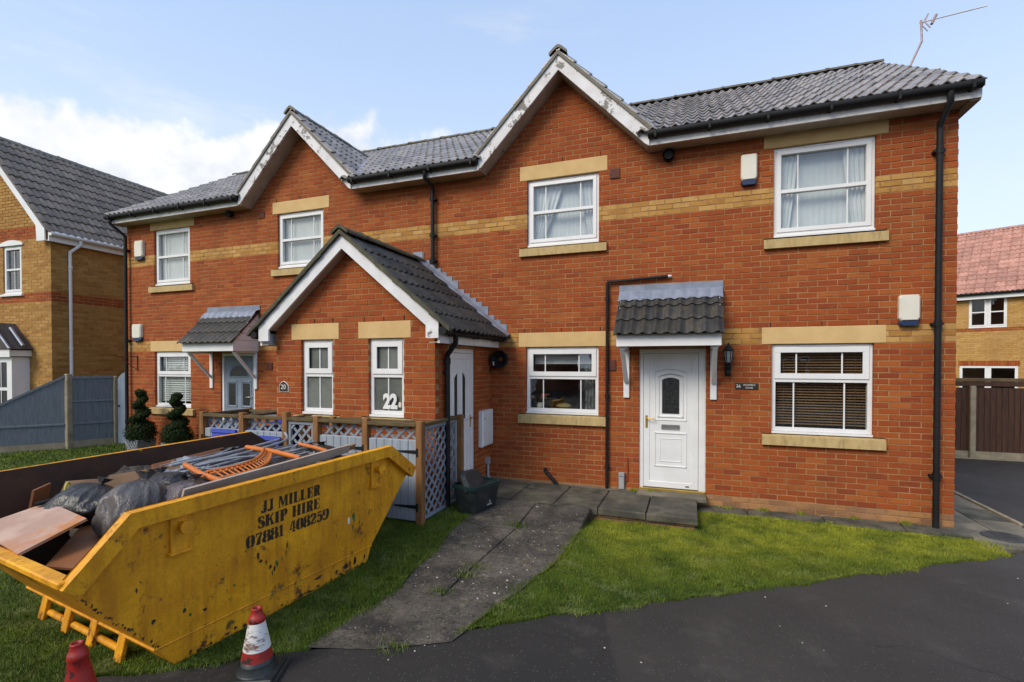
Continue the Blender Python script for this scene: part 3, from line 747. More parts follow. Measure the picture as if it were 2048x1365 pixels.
for s in (-1, 1):
    o = (1 if s < 0 else -1); zt = PZ + .005
    m = MB(); m.prism([(PC, zt), (PC + s * 1.45, zt - 1.45 * PT), (PC + s * 1.45, zt - 1.45 * PT - .20), (PC + s * 1.27, zt - 1.45 * PT - .20), (PC + s * 1.27, zt - 1.27 * PT - .19), (PC, zt - .185)][::o], -2.03, -2.0, XZ()); m.build('bargeboard', M['upvc_old'] if s < 0 else M['upvc_old'], pr)
    m = MB(); m.prism([(PC, zt - .165), (PC + s * 1.29, zt - .165 - 1.29 * PT), (PC + s * 1.29, zt - .18 - 1.29 * PT), (PC, zt - .182)][::o], -1.999, PY - .006, XZ()); m.build('soffit', M['soffit'], pr)
    m = MB(); m.prism([(PC, zt + .065), (PC + s * 1.62, zt + .065 - 1.62 * PT), (PC + s * 1.62, zt + .012 - 1.62 * PT), (PC, zt + .006)][::o], -2.075, -1.985, XZ()); m.build('verge', RMD.materials[0], pr)
    m = MB(); x = PC + s * 1.45; m.box(min(x, x - s * .03), max(x, x - s * .03), -1.999, -.005, 2.245, 2.43); m.build('fascia', M['upvc_old'], pr)
    m = MB(); xx = sorted((PC + s * 1.419, PC + s * 1.30)); m.box(xx[0], xx[1], -1.999, -.006, 2.25, 2.262); m.build('soffit', M['soffit'], pr)
    m = MB(); x = PC + s * 1.52; m.smooth = True; m.tube([(x, -2.06, 2.395), (x, -.03, 2.395)], .055, 12); m.smooth = False
    for k in range(3): m.box(min(x - s * .06, x + s * .05), max(x - s * .06, x + s * .05), -1.8 + k * .75, -1.77 + k * .75, 2.335, 2.42)
    m.build('gutter', M['black'], pr)
m = MB()                                                          # peeling stub at the right foot of the barge board
m.box(PC + 1.30, PC + 1.452, -2.036, -2.031, 2.305, 2.43); m.build('barge_foot', M['peel'], pr)
# lead: stepped on the wall, smooth on the tiles
m = MB(); m.cm = 0; n = 15
for i in range(n):
    x0 = PC - .05 + i * (HW + .02) / n; x1 = x0 + (HW + .02) / n + .02; zt = math.floor((PZ - (x0 - PC) * PT + .17) / .075) * .075
    m.box(x0, x1, -.012 - .0006 * (i % 2), -.002, PZ - (x1 - PC) * PT - .05, zt)
m.box(PC - .12, PC + .06, -.03, -.0135, PZ + .02, PZ + .20)
m.build('step_flashing', M['lead'], pr)
m = MB(); q = []
for i in range(13):
    x = PC + .02 + i * (HW + .03) / 12
    q.append(((x, -.014, PZ - (x - PC) * PT + .125), (x + .02, -.20 + .01 * (i % 2), PZ - (x - PC) * PT + .085), (x + .02, -.20 + .01 * (i % 2), PZ - (x - PC) * PT + .055)))
for a, b in zip(q, q[1:]): m.quad(a[0], a[1], b[1], b[0]); m.quad(a[1], a[2], b[2], b[1])
m.build('apron_flashing', M['lead_bright'], pr)

# ------------------------------------------------------------------ door canopies
TMC = tile_mesh('roof_tile', M['tile_dark'], w=.302, L=.34, amp=.028, seg=14, thick=.024)
def canopy(x0, x1):
    dpt = .56; m = MB()
    m.box(x0 + .03, x1 - .03, -dpt - .02, -dpt, 2.225, 2.415); m.box(x0 + .03, x1 - .03, -dpt, -.004, 2.285, 2.30)
    for xx in (x0 + .03, x1 - .055): m.box(xx, xx + .025, -dpt, -.004, 2.226, 2.2845)
    cn = m.build('canopy', M['upvc'], FL)
    for xx in (x0 + .03, x1 - .055):
        for k in range(5):
            z0 = 2.302 + k * .135; z1 = z0 + .128; y0 = -dpt + max(0, (z0 - 2.41)) * .80; y1 = -dpt + max(0, (z1 - 2.41)) * .80
            m = MB(); m.prism([(-.004, z0), (y0, z0), (y1, z1), (-.004, z1)], xx, xx + .025, lambda a, b, d: (d, a, b)); m.build('cheek_board', M['upvc'], cn)
    m = MB(); m.quad((x0, -.62, 2.40), (x1, -.62, 2.40), (x1, 0, 3.02), (x0, 0, 3.02)); m.quad((x0, -.62, 2.385), (x0, -.0, 3.0), (x1, 0, 3.0), (x1, -.62, 2.385)); m.build('deck', M['black'], cn)
    cov = (x1 - x0) / 4.5; wl = wloc(cn)
    for r_ in range(3):
        for c_ in range(5):
            if c_ == 4: me = HALF
            else: me = TMC
            p = Vector((x0 + c_ * cov, -.66 + r_ * .205, 2.375 + r_ * .205)) - wl
            o = bpy.data.objects.new('roof_tile', me); COL.objects.link(o); o.parent = cn
            o.matrix_basis = Matrix.Translation(p) @ Matrix.Rotation(R(45), 4, 'X') @ Matrix.Rotation(random.uniform(-.012, .012), 4, 'Z') @ Matrix.Diagonal((cov / .302, 1, 1, 1))
    m = MB(); m.box(x0 - .01, x1 + .02, -.014, -.003, 3.035, 3.14); m.build('flashing', M['lead'], cn)
    m = MB(); q = []
    for i in range(28):
        x = x0 + .0 + (x1 - x0 + .01) * i / 27; w_ = .014 * math.cos(2 * math.pi * (i / 27 * 9 - .5)); q.append(((x, -.0145, 3.055), (x, -.10, 3.02 + w_ * .5), (x, -.19, 2.915 + w_), (x, -.19, 2.90 + w_)))
    m.smooth = True
    for a, b in zip(q, q[1:]):
        for k in range(3): m.quad(a[k], a[k + 1], b[k + 1], b[k])
    m.build('apron_flashing', M['lead_bright'], cn)
    for x in (x0 + .10, x1 - .10):
        m = MB(); m.bbox(x - .042, x + .042, -.03, -.002, 1.485, 2.224, .004)
        m.bbox(x - .045, x + .045, -dpt + .05, -.03, 2.195, 2.2245, .004)
        y0, z0, y1, z1 = -.045, 1.72, -.50, 2.20
        t = Vector((0, y1 - y0, z1 - z0)); ln = t.length; ang = math.atan2(z1 - z0, y1 - y0)
        T = Matrix.Translation((x, y0, z0)) @ Matrix.Rotation(ang, 4, 'X')
        m.bbox(-.03, .03, 0, ln, -.022, .022, .005, T); m.build('bracket', M['upvc_old'], cn)
    return cn
HALF = tile_mesh('roof_tile', M['tile_dark'], w=.151, L=.34, amp=.028, seg=7, thick=.024)
def _half():
    mb = MB(); w = .151; seg = 7; n = 8
    hx = lambda x: .028 * (max(0, math.cos(2 * math.pi * (x / w - .5))) * .75 + .25 * math.cos(2 * math.pi * (x / w - .5)))
    top = [(w * i / seg, 0, hx(w * i / seg) + .022) for i in range(n)]; mid = [(x, .012, z + .006) for x, _, z in top]; far = [(x, .34, z - .024) for x, _, z in top]; low = [(x, 0, z - .018) for x, _, z in top]
    mb.smooth = True; mb.add(top + mid + far, [f_ for i in range(seg) for f_ in ((i, i + 1, n + i + 1, n + i), (n + i, n + i + 1, 2 * n + i + 1, 2 * n + i))])
    mb.smooth = False; mb.add(low + top, [(i, i + 1, n + i + 1, n + i) for i in range(seg)])
    mb.add([low[-1], top[-1], mid[-1], far[-1], (far[-1][0], .34, far[-1][2] - .024)], [(4, 3, 2, 1, 0)])
    o = mb.build('roof_tile', M['tile_dark']); me = o.data; bpy.data.objects.remove(o); return me
HALF = _half()
canopy(-1.42, -.03); canopy(-9.80, -8.41)

# ------------------------------------------------------------------ pipes, vents
def clip_(m, x, y, z, r=.045): m.box(x - r - .012, x + r + .012, y - .01, -.001, z - .014, z + .014)
def downpipe(x, ztop, zbot, offs=0, y=-.075, r=.034, clips=(), square=False, x_top=None):
    m = MB(); xt = x if x_top is None else x_top
    if ztop: m.smooth = True; m.tube([(xt, -.325, 5.14), (xt, -.325, 5.02), (x, y, ztop), (x, y, ztop - .08), (x, y, zbot)], r, 10)
    m.smooth = False
    for z in clips: clip_(m, x, y, z)
    m.smooth = True
    for z in clips: m.tube([(x, y, z - .04), (x, y, z + .04)], r + .007, 10)
    return m.build('downpipe', M['black'], FL)
downpipe(2.375, 4.86, -.02, clips=(4.55, 2.47, .62))
downpipe(-12.20, 4.80, .0, clips=(4.5, 2.5, .7), x_top=-12.28)
downpipe(-4.52, 4.95, 3.66, clips=(4.75, 4.15, 3.72), y=-.07)
m = MB(); m.smooth = True; m.tube([(-.74, -.045, 3.235), (-1.59, -.045, 3.20), (-1.60, -.045, 3.17), (-1.60, -.045, .12)], .024, 8)
for z in (2.95, 1.5, .45): m.tube([(-1.60, -.045, z - .03), (-1.60, -.045, z + .03)], .031, 8)
m.smooth = False
for z in (2.95, 1.5, .45): clip_(m, -1.6, -.045, z, .02)
wp = m.build('waste_pipe', M['black'], FL)
m = MB(); m.tube([(-.742, -.045, 3.235), (-.70, -.045, 3.237), (-.70, -.0, 3.237)], .018, 8); m.build('pipe_end', M['white'], wp)
m = MB(); m.smooth = True; x = PX1 + .055; m.tube([(PC + 1.52, -1.70, 2.36), (PC + 1.52, -1.70, 2.26), (x, -1.63, 2.10), (x, -1.63, 2.0), (x, -1.63, .08)], .036, 10)
m.tube([(x, -1.63, 1.98), (x, -1.63, 2.06)], .044, 10); m.smooth = False; m.box(PX1 + .001, x, -1.67, -1.59, 1.86, 1.885); m.build('downpipe', M['black'], FL)
m = MB(); m.smooth = True; m.tube([(-.735, .02, 4.945), (-.735, -.07, 4.945), (-.735, -.09, 4.945)], [.075, .075, .082], 16, cap=False); m.tube([(-.735, -.085, 4.945), (-.735, -.01, 4.945)], [.060, .055], 16); m.build('flue', M['black'], FL)
m = MB(); m.smooth = True; m.tube([(-9.13, .02, 4.985), (-9.13, -.06, 4.985), (-9.10, -.12, 4.96)], [.06, .06, .055], 14); m.build('flue', M['black'], FL)
def vent(x, z, s=.075, T=Tmain):
    m = MB(); bboxT(m, T, x - s, x + s, -.018, -.001, z - s, z + s, .004)
    for k in range(5): boxT(m, T, x - s + .012, x + s - .012, -.0215, -.0185, z - s + .018 + k * s * .34, z - s + .018 + k * s * .34 + .011)
    return m.build('air_vent', M['brown_vent'], FL)
vent(-1.50, 4.81); vent(-8.33, 4.90, .065); vent(-1.555, 1.965, .08); vent(-8.16, 1.94, .075)
m = MB(); bboxT(m, Tmain, -1.425, -1.345, -.05, -.001, .13, .31, .006); bboxT(m, Tmain, -1.428, -1.342, -.056, -.001, .315, .375, .006); m.build('cable_duct', M['grey_pipe'], FL)
m = MB(); m.tube([(-1.345, -.03, .24), (-1.30, -.012, .26), (-1.295, -.010, .52), (-1.30, -.008, .60)], .006, 6); m.build('cable', M['brown_vent'], FL)
m = MB(); m.smooth = True; m.tube([(-2.57, .02, .33), (-2.55, -.05, .31), (-2.40, -.06, .16), (-2.36, -.06, .11)], .03, 10); m.build('drain_spout', M['black'], FL)
m = MB(); m.smooth = True; m.tube([(PX1 + .03, -.20, .42), (PX1 + .03, -.20, .22), (PX1 + .06, -.19, .10)], [.022, .022, .045], 10); m.smooth = False; m.box(PX1 + .001, PX1 + .06, -.24, -.16, .40, .50); m.build('cable_duct', M['grey_pipe'], FL)

# ================================================================== ground
def lawn_edge(x): return -.645 + .685 * (x - 2.85) + (.022 * math.sin(x * 7.3) + .015 * math.sin(x * 17.1 + 1) + .012 * math.sin(x * 41) if x > -8 else 0)
def sst(t): t = min(1, max(0, t)); return t * t * (3 - 2 * t)
def lawn_z(x, y):
    if x < -2.6: return -.055 + .155 * sst((y + 5.2) / 4.2)
    b = -.055 + .03 * sst((y - lawn_edge(x)) / 2.0)
    if y < -1.2 and x < -.9:
        r = float(np.interp(y, [-4.25, -3.3, -2.56, -1.15], [-2.08, -1.80, -1.60, -1.63])); t = (.13 + (y + 1.2) * .05625 - .012) - b
        b += max(0, t) * math.exp(-(max(0, x - r) / .30) ** 2) * sst((-1.2 - y) / .9)
    return b
def tarmac():
    m, nt, N, L, P = newmat('tarmac'); p = pos(N)
    big = nz(N, L, p, .45, 5, .6)
    c = mixc(N, L, rmp(N, L, big, .35, .65), (.048, .040, .034), (.080, .067, .057))
    # older darker patch to the left of a straight cut
    sp = N.new('ShaderNodeSeparateXYZ'); L.new(p, sp.inputs[0])
    k = N.new('ShaderNodeMath'); k.operation = 'MULTIPLY_ADD'; L.new(sp.outputs[1], k.inputs[0]); k.inputs[1].default_value = .28; L.new(sp.outputs[0], k.inputs[2])
    c = mixc(N, L, rmp(N, L, k.outputs[0], -2.06, -2.02, .60, 0), c, (.020, .019, .018))
    sm = nz(N, L, p, 160, 3, .6)
    c = mixc(N, L, rmp(N, L, sm, .40, .66), mixc(N, L, .6, c, (.014, .013, .012)), c)
    v = N.new('ShaderNodeTexVoronoi'); v.inputs['Scale'].default_value = 75; L.new(p, v.inputs['Vector'])
    vs = N.new('ShaderNodeSeparateColor'); L.new(v.outputs['Color'], vs.inputs[0])
    st = N.new('ShaderNodeMath'); st.operation = 'LESS_THAN'; L.new(v.outputs['Distance'], st.inputs[0]); st.inputs[1].default_value = .30
    s2 = N.new('ShaderNodeMath'); s2.operation = 'GREATER_THAN'; L.new(vs.outputs[0], s2.inputs[0]); s2.inputs[1].default_value = .90
    s3 = N.new('ShaderNodeMath'); s3.operation = 'MULTIPLY'; L.new(st.outputs[0], s3.inputs[0]); L.new(s2.outputs[0], s3.inputs[1])
    c = mixc(N, L, s3.outputs[0], c, mixc(N, L, vs.outputs[1], (.085, .070, .062), (.14, .125, .11)))
    vc = N.new('ShaderNodeTexVoronoi'); vc.feature = 'DISTANCE_TO_EDGE'; vc.inputs['Scale'].default_value = .42
    wv = N.new('ShaderNodeVectorMath'); wv.operation = 'ADD'; L.new(p, wv.inputs[0]); nn = N.new('ShaderNodeTexNoise'); nn.inputs['Scale'].default_value = 2.2; nn.inputs['Detail'].default_value = 5; L.new(p, nn.inputs['Vector']); ws = N.new('ShaderNodeVectorMath'); ws.operation = 'SCALE'; L.new(nn.outputs['Color'], ws.inputs[0]); ws.inputs['Scale'].default_value = .55; L.new(ws.outputs[0], wv.inputs[1]); L.new(wv.outputs[0], vc.inputs['Vector'])
    ck = N.new('ShaderNodeMath'); ck.operation = 'MULTIPLY'; L.new(rmp(N, L, vc.outputs['Distance'], .001, .0035, .8, 0), ck.inputs[0]); L.new(rmp(N, L, nz(N, L, p, .8, 3), .50, .60), ck.inputs[1])
    c = mixc(N, L, ck.outputs[0], c, (.012, .011, .010))
    c = mixc(N, L, rmp(N, L, nz(N, L, p, 1.7, 7, .7), .56, .74, 0, .45), c, (.105, .092, .080))
    L.new(c, P.inputs['Base Color']); P.inputs['Specular IOR Level'].default_value = .36
    L.new(rmp(N, L, nz(N, L, p, 1.2, 5), .35, .65, .65, .9), P.inputs['Roughness'])
    bump(N, L, P, sm, .7, .006); return m
M['tarmac'] = tarmac()
def slabmat():
    m, nt, N, L, P = newmat('aggregate_slab'); p = pos(N)
    c = mixc(N, L, rmp(N, L, nz(N, L, p, 2.2, 6, .65), .36, .66), (.036, .033, .029), (.125, .108, .086))
    c = mixc(N, L, rmp(N, L, nz(N, L, p, 6, 8, .75), .53, .66, 0, .75), c, (.20, .165, .12))
    c = mixc(N, L, rmp(N, L, nz(N, L, p, 28, 5, .7), .50, .66, 0, .8), c, (.018, .017, .016))
    c = mixc(N, L, rmp(N, L, nz(N, L, p, 3.4, 5, .6), .60, .74, 0, .55), c, (.05, .065, .018))
    v = N.new('ShaderNodeTexVoronoi'); v.inputs['Scale'].default_value = 62; L.new(p, v.inputs['Vector'])
    vs = N.new('ShaderNodeSeparateColor'); L.new(v.outputs['Color'], vs.inputs[0])
    st = N.new('ShaderNodeMath'); st.operation = 'LESS_THAN'; L.new(v.outputs['Distance'], st.inputs[0]); st.inputs[1].default_value = .33
    s2 = N.new('ShaderNodeMath'); s2.operation = 'GREATER_THAN'; L.new(vs.outputs[0], s2.inputs[0]); s2.inputs[1].default_value = .72
    s3 = N.new('ShaderNodeMath'); s3.operation = 'MULTIPLY'; L.new(st.outputs[0], s3.inputs[0]); L.new(s2.outputs[0], s3.inputs[1])
    c = mixc(N, L, s3.outputs[0], c, mixc(N, L, vs.outputs[2], (.10, .07, .05), (.24, .20, .15)))
    L.new(c, P.inputs['Base Color']); P.inputs['Roughness'].default_value = .85; P.inputs['Specular IOR Level'].default_value = .3
    bump(N, L, P, nz(N, L, p, 70, 5, .65), .8, .008); return m
M['slab'] = slabmat()
M['path'] = mat('path_slab', (.125, .112, .080), (.056, .052, .038), .85, 3.2, bs=.5, bscale=90, dirt=(.030, .034, .018), dscale=5, dlo=.5, dhi=.68)
M['path_pale'] = mat('pale_path_slab', (.21, .18, .13), (.12, .105, .075), .85, 2.4, bs=.5, bscale=90, dirt=(.05, .05, .035), dscale=3)
def turf(name, blades):
    m, nt, N, L, P = newmat(name); p = pos(N)
    a = nz(N, L, p, .9, 6, .65)
    c = mixc(N, L, rmp(N, L, nz(N, L, p, 2.6, 5, .6), .36, .64), (.052, .100, .008), (.135, .205, .016))
    c = mixc(N, L, rmp(N, L, nz(N, L, p, 9, 5, .65), .56, .72, 0, .6), c, (.19, .15, .045))
    c = mixc(N, L, rmp(N, L, nz(N, L, p, 4.2, 6, .7), .52, .66, 0, .60), c, (.30, .33, .12))
    c = mixc(N, L, rmp(N, L, nz(N, L, p, 5.5, 5, .7), .53, .66, 0, .65), c, (.032, .066, .008))
    # mossy yellow growth on the small front lawn, thickest near the house
    sp = N.new('ShaderNodeSeparateXYZ'); L.new(p, sp.inputs[0])
    mm = rmp(N, L, sp.outputs[0], -2.4, -1.0); 
    d = N.new('ShaderNodeMath'); d.operation = 'MULTIPLY_ADD'; L.new(sp.outputs[0], d.inputs[0]); d.inputs[1].default_value = -.33; L.new(sp.outputs[1], d.inputs[2])
    m2 = rmp(N, L, d.outputs[0], -2.6, -1.3)
    k = N.new('ShaderNodeMath'); k.operation = 'MULTIPLY'; L.new(mm, k.inputs[0]); L.new(m2, k.inputs[1])
    k2 = N.new('ShaderNodeMath'); k2.operation = 'MULTIPLY'; L.new(k.outputs[0], k2.inputs[0]); L.new(rmp(N, L, nz(N, L, p, 2.0, 7, .7), .36, .62), k2.inputs[1])
    c = mixc(N, L, k2.outputs[0], c, (.46, .46, .035))
    if blades:
        at = N.new('ShaderNodeAttribute'); at.attribute_name = 'tint'
        c = mixc(N, L, rmp(N, L, at.outputs['Fac'], 0, 1, -.0, .75), mixc(N, L, .35, c, (.014, .034, .006)), mixc(N, L, .35, c, (.22, .24, .05)))
        P.inputs['Subsurface Weight'].default_value = 0
    else: c = mixc(N, L, .35, c, (.022, .030, .008))
    L.new(c, P.inputs['Base Color']); P.inputs['Roughness'].default_value = .75; P.inputs['Specular IOR Level'].default_value = .2
    if not blades: bump(N, L, P, nz(N, L, p, 60, 6, .7), 1.0, .03)
    return m
M['turf'] = turf('lawn_turf', False); M['blade'] = turf('grass_blade', True)
m = MB(); m.quad((-400, -400, -.16), (400, -400, -.16), (400, 400, -.16), (-400, 400, -.16)); m.build('ground', mat('far_ground', (.06, .075, .03), (.045, .055, .022), .95, .3), None, kind='structure')
m = MB(); pts = [(-60, -43.7)]
x = -60
while x < 2.9: pts.append((x, lawn_edge(x) - .02)); x += .12 if x > -8 else 4
pts += [(2.98, -.56), (3.49, .55), (3.47, 2.3), (3.44, 5.88), (40, 5.88), (60, -60), (-60, -60)]
m.add([(a, b, -.05) for a, b in pts[1:]], [tuple(range(len(pts) - 1))]); m.build('road', M['tarmac'], None, kind='structure')
def strips(name, cols, ylo, yhi, z, mt, ns=22):
    m = MB(); m.smooth = True; g = []
    for x in cols:
        a, b = ylo(x), yhi(x); g.append([(x, a + (b - a) * (j / ns), z(x, a + (b - a) * j / ns)) for j in range(ns + 1)])
    vs = [p for r in g for p in r]; n = ns + 1
    m.add(vs, [(i * n + j, (i + 1) * n + j, (i + 1) * n + j + 1, i * n + j + 1) for i in range(len(g) - 1) for j in range(ns)])
    return m.build(name, mt, None, kind='structure')
def rtop(x):
    if x < -1.60: return -4.19 + (x + 2.07) * 3.2 if x < -1.78 else -3.26 + (x + 1.78) * 11.5
    if x < -.36: return -1.09
    return -.27
rl = strips('lawn', list(np.linspace(-2.12, -1.605, 18)) + list(np.linspace(-1.6, -.365, 30)) + list(np.linspace(-.36, 2.75, 70)), lambda x: lawn_edge(x) - .01, lambda x: max(rtop(x), lawn_edge(x) + .01), lambda x, y: lawn_z(max(x, -2.5), y), M['turf'], 40)
ll = strips('lawn', [-60, -40, -30, -24, -20, -18, -16, -15] + list(np.arange(-14, -3.24, .25)), lambda x: lawn_edge(x) - .01, lambda x: .9 if x < -12.3 else -.001, lawn_z, M['turf'])
LEDX, LEDY = [-2.99, -2.88, -2.97, -3.12], [-4.65, -3.67, -2.82, -1.15]
ll2 = MB(); ll2.smooth = True; yy = list(np.linspace(-4.72, -1.1, 30)); ll2.add([p for y in yy for p in ((-3.251, y, lawn_z(-3.251, y) - .001), (np.interp(y, LEDY, LEDX) + .012, y, lawn_z(-3.1, y) - .004))], [(2 * i, 2 * i + 1, 2 * i + 3, 2 * i + 2) for i in range(29)]); ll2.build('lawn', M['turf'], None, kind='structure')
# grass blades
def blades(name, n, sample, hmin, hmax, wid):
    P0 = np.array([sample() for _ in range(n)])
    h = RNG.uniform(hmin, hmax, n) * (0.6 + .8 * RNG.random(n)); an = RNG.uniform(0, 2 * np.pi, n); w = wid * (.7 + .6 * RNG.random(n))
    lean = RNG.normal(0, .45, (n, 2)) * h[:, None]
    dx, dy = np.cos(an) * w / 2, np.sin(an) * w / 2
    V = np.empty((n, 5, 3))
    V[:, 0] = P0 - np.stack([dx, dy, np.full(n, .006)], 1); V[:, 1] = P0 + np.stack([dx, dy, np.full(n, -.006)], 1)
    mid = P0 + np.stack([lean[:, 0] * .35, lean[:, 1] * .35, h * .62], 1)
    V[:, 2] = mid - np.stack([dx, dy, 0 * h], 1) * .75; V[:, 3] = mid + np.stack([dx, dy, 0 * h], 1) * .75
    V[:, 4] = P0 + np.stack([lean[:, 0], lean[:, 1], h], 1)
    me = bpy.data.meshes.new(name); me.vertices.add(n * 5); me.vertices.foreach_set('co', V.reshape(-1))
    base = (np.arange(n) * 5)[:, None]
    q = (base + np.array([0, 1, 3, 2])).reshape(-1); t = (base + np.array([2, 3, 4])).reshape(-1)
    me.loops.add(n * 7); me.loops.foreach_set('vertex_index', np.concatenate([q, t]).astype(np.int32))
    me.polygons.add(n * 2)
    me.polygons.foreach_set('loop_start', np.concatenate([np.arange(n) * 4, n * 4 + np.arange(n) * 3]).astype(np.int32))
    me.update(calc_edges=True); me.materials.append(M['blade'])
    at = me.attributes.new('tint', 'FLOAT', 'FACE'); tt = RNG.random(n); at.data.foreach_set('value', np.concatenate([tt, tt]))
    me.validate()
    return link(name, me, None, kind='stuff')
def s_right():
    while True:
        x = random.uniform(-2.15, 2.8); a, b = lawn_edge(x) - .03, rtop(x) + .01
        if random.random() * 3.2 > b - a: continue
        y = random.uniform(a, b); return (x, y, lawn_z(max(x, -2.5), y))
def s_left():
    while True:
        x = -2.87 - 4.3 * random.random() ** 1.25; y = random.uniform(lawn_edge(x) - .04, -.3)
        if x > np.interp(y, LEDY, LEDX) + .015: continue
        if -5.4 < x < -3.75 and -5.0 < y < -3.4: continue
        if y > -2.2 and x < -3.5: continue
        return (x, y, lawn_z(x, y))
def s_far():
    while True:
        x = random.uniform(-16, -6.8); y = random.uniform(-5, .2)
        if x > -12.3 and y > -.02: continue
        return (x, y, lawn_z(x, y))
blades('grass', 95000, s_right, .010, .024, .0042); blades('grass', 72000, s_left, .013, .030, .0048); blades('grass', 40000, s_far, .03, .055, .010)

# paving
def slab(mb, quad, z0, th, bev=.008):
    c = sum((Vector(p) for p in quad), Vector()) / 4
    def sh(p, k): p = Vector(p); d = c - p; d.z = 0; return p + d.normalized() * k
    top = [sh(p, bev) for p in quad]; mid = [Vector(p) - Vector((0, 0, bev)) for p in quad]; bot = [Vector(p) - Vector((0, 0, th)) for p in quad]
    vs = top + mid + bot; fs = [(0, 1, 2, 3)]
    for r in range(2):
        for k in range(4): fs.append((r * 4 + k, r * 4 + 4 + k, r * 4 + 4 + (k + 1) % 4, r * 4 + (k + 1) % 4))
    mb.add(vs, fs)
m = MB(); m.box(-3.48, -.37, -1.08, -.005, -.2, .045); pa = m.build('pavement', M['path'], None, kind='structure')
xs = [-3.47, -2.75, -2.13, -1.545, -.945, -.335]
for i in range(5):
    for j, (y0, y1) in enumerate(((-1.135, -.50), (-.495, -.11))):
        sh = .0 if j == 0 else random.uniform(-.05, .05); g = .006
        x0, x1 = xs[i] + g, xs[i + 1] - g
        m = MB(); z = .13 + random.uniform(-.004, .004); t = [random.uniform(-.004, .004) for _ in range(4)]
        slab(m, [(x0, y0, z + t[0]), (x1, y0, z + t[1]), (x1, y1, z + t[2]), (x0, y1, z + t[3])], z, .082 if j == 0 else .056, .012); m.build('paving_slab', M['path'], pa)
m = MB(); m.box(-3.47, -1.15, -.105, -.006, .0, .122); m.build('mortar_fillet', M['path_pale'], pa)
m = MB(); slab(m, [(-1.145, -.28, .148), (-.22, -.28, .148), (-.22, -.0, .150), (-1.145, -.0, .150)], .15, .05); m.build('door_step', M['path_pale'], pa)
lst = brick_layout(-1.66, -.375, -1, 1, [], -.375)
for b in lst:
    m = MB(); brick_faces(m, lambda a, d, z: (a, -1.084 + d, z), (b[0], b[1], b[2], min(b[3], .044), 2, b[5]), .05); o = m.build('brick', BM_ST, pa)
for k in (-1, 0):
    for q in range(4):
        m = MB(); brick_faces(m, lambda a, d, z: (-.366 - d, a, z), (-1.07 + q * .225 + (k % 2) * .11, -1.07 + q * .225 + .215 + (k % 2) * .0, k * .075 + .005, k * .075 + (.044 if k == 0 else .07), 2, random.random()), .05); m.build('brick', BM_ST, pa)
# plinth strip by the wall and flagged side path
m = MB(); m.box(-.36, 2.66, -.26, -.004, -.2, -.035); pb = m.build('path', M['path'], None, kind='structure')
for x0, x1 in ((-.33, .29), (.30, 1.18), (1.19, 2.02), (2.03, 2.66)):
    m = MB(); slab(m, [(x0 + .004, -.275, -.012), (x1 - .004, -.275, -.012), (x1 - .004, -.004, .0), (x0 + .004, -.004, .0)], 0, .05); m.build('paving_slab', M['path'], pb)
m = MB(); m.box(2.60, 3.48, -.30, 5.9, -.2, -.062); pc_ = m.build('path', M['path'], None, kind='structure')
y = -.55
while y < 5.5:
    for x0, x1 in ((2.665 if y < -.02 else 2.60, 3.03), (3.035, 3.455)):
        if y < -.3: q = [(x0, max(y, -.56), -.046), (x1, -.46 if x1 < 3.1 else -.2, -.046), (x1, y + .6, -.044), (x0, y + .6, -.044)]
        else: q = [(x0 + .004, y + .004, -.044), (x1 - .004, y + .004, -.045), (x1 - .004, y + .596, -.044), (x0 + .004, y + .596, -.043)]
        m = MB(); slab(m, q, 0, .05, .006); m.build('paving_slab', random.choice((M['path_pale'], M['path_pale'], M['path'])), pc_)
    y += .6
for k in range(6):
    m = MB(); y0 = .55 + k * .9; m.bbox(3.463, 3.512, y0, y0 + .895, -.12, -.022, .006); m.build('kerb_stone', M['concrete'], pc_)
dc = thing('drain_cover', (3.02, -.06, -.04), 'round iron drain cover set in the paving beside the right end of the flats', 'drain cover')
m = MB(); m.lathe([(0, .012), (.19, .012), (.195, .008), (.20, 0)], (3.02, -.06, -.042), 24); m.build('frame', mat('iron', (.05, .048, .045), (.035, .033, .03), .6, 20, bs=.5), dc)
m = MB(); m.lathe([(0, .017), (.15, .017), (.155, .013)], (3.02, -.06, -.042), 24)
for k in range(-3, 4): m.box(3.02 - .10, 3.02 + .10, -.06 + k * .035 - .006, -.06 + k * .035 + .006, -.0255, -.020)
m.build('lid', bpy.data.materials['iron'], dc)
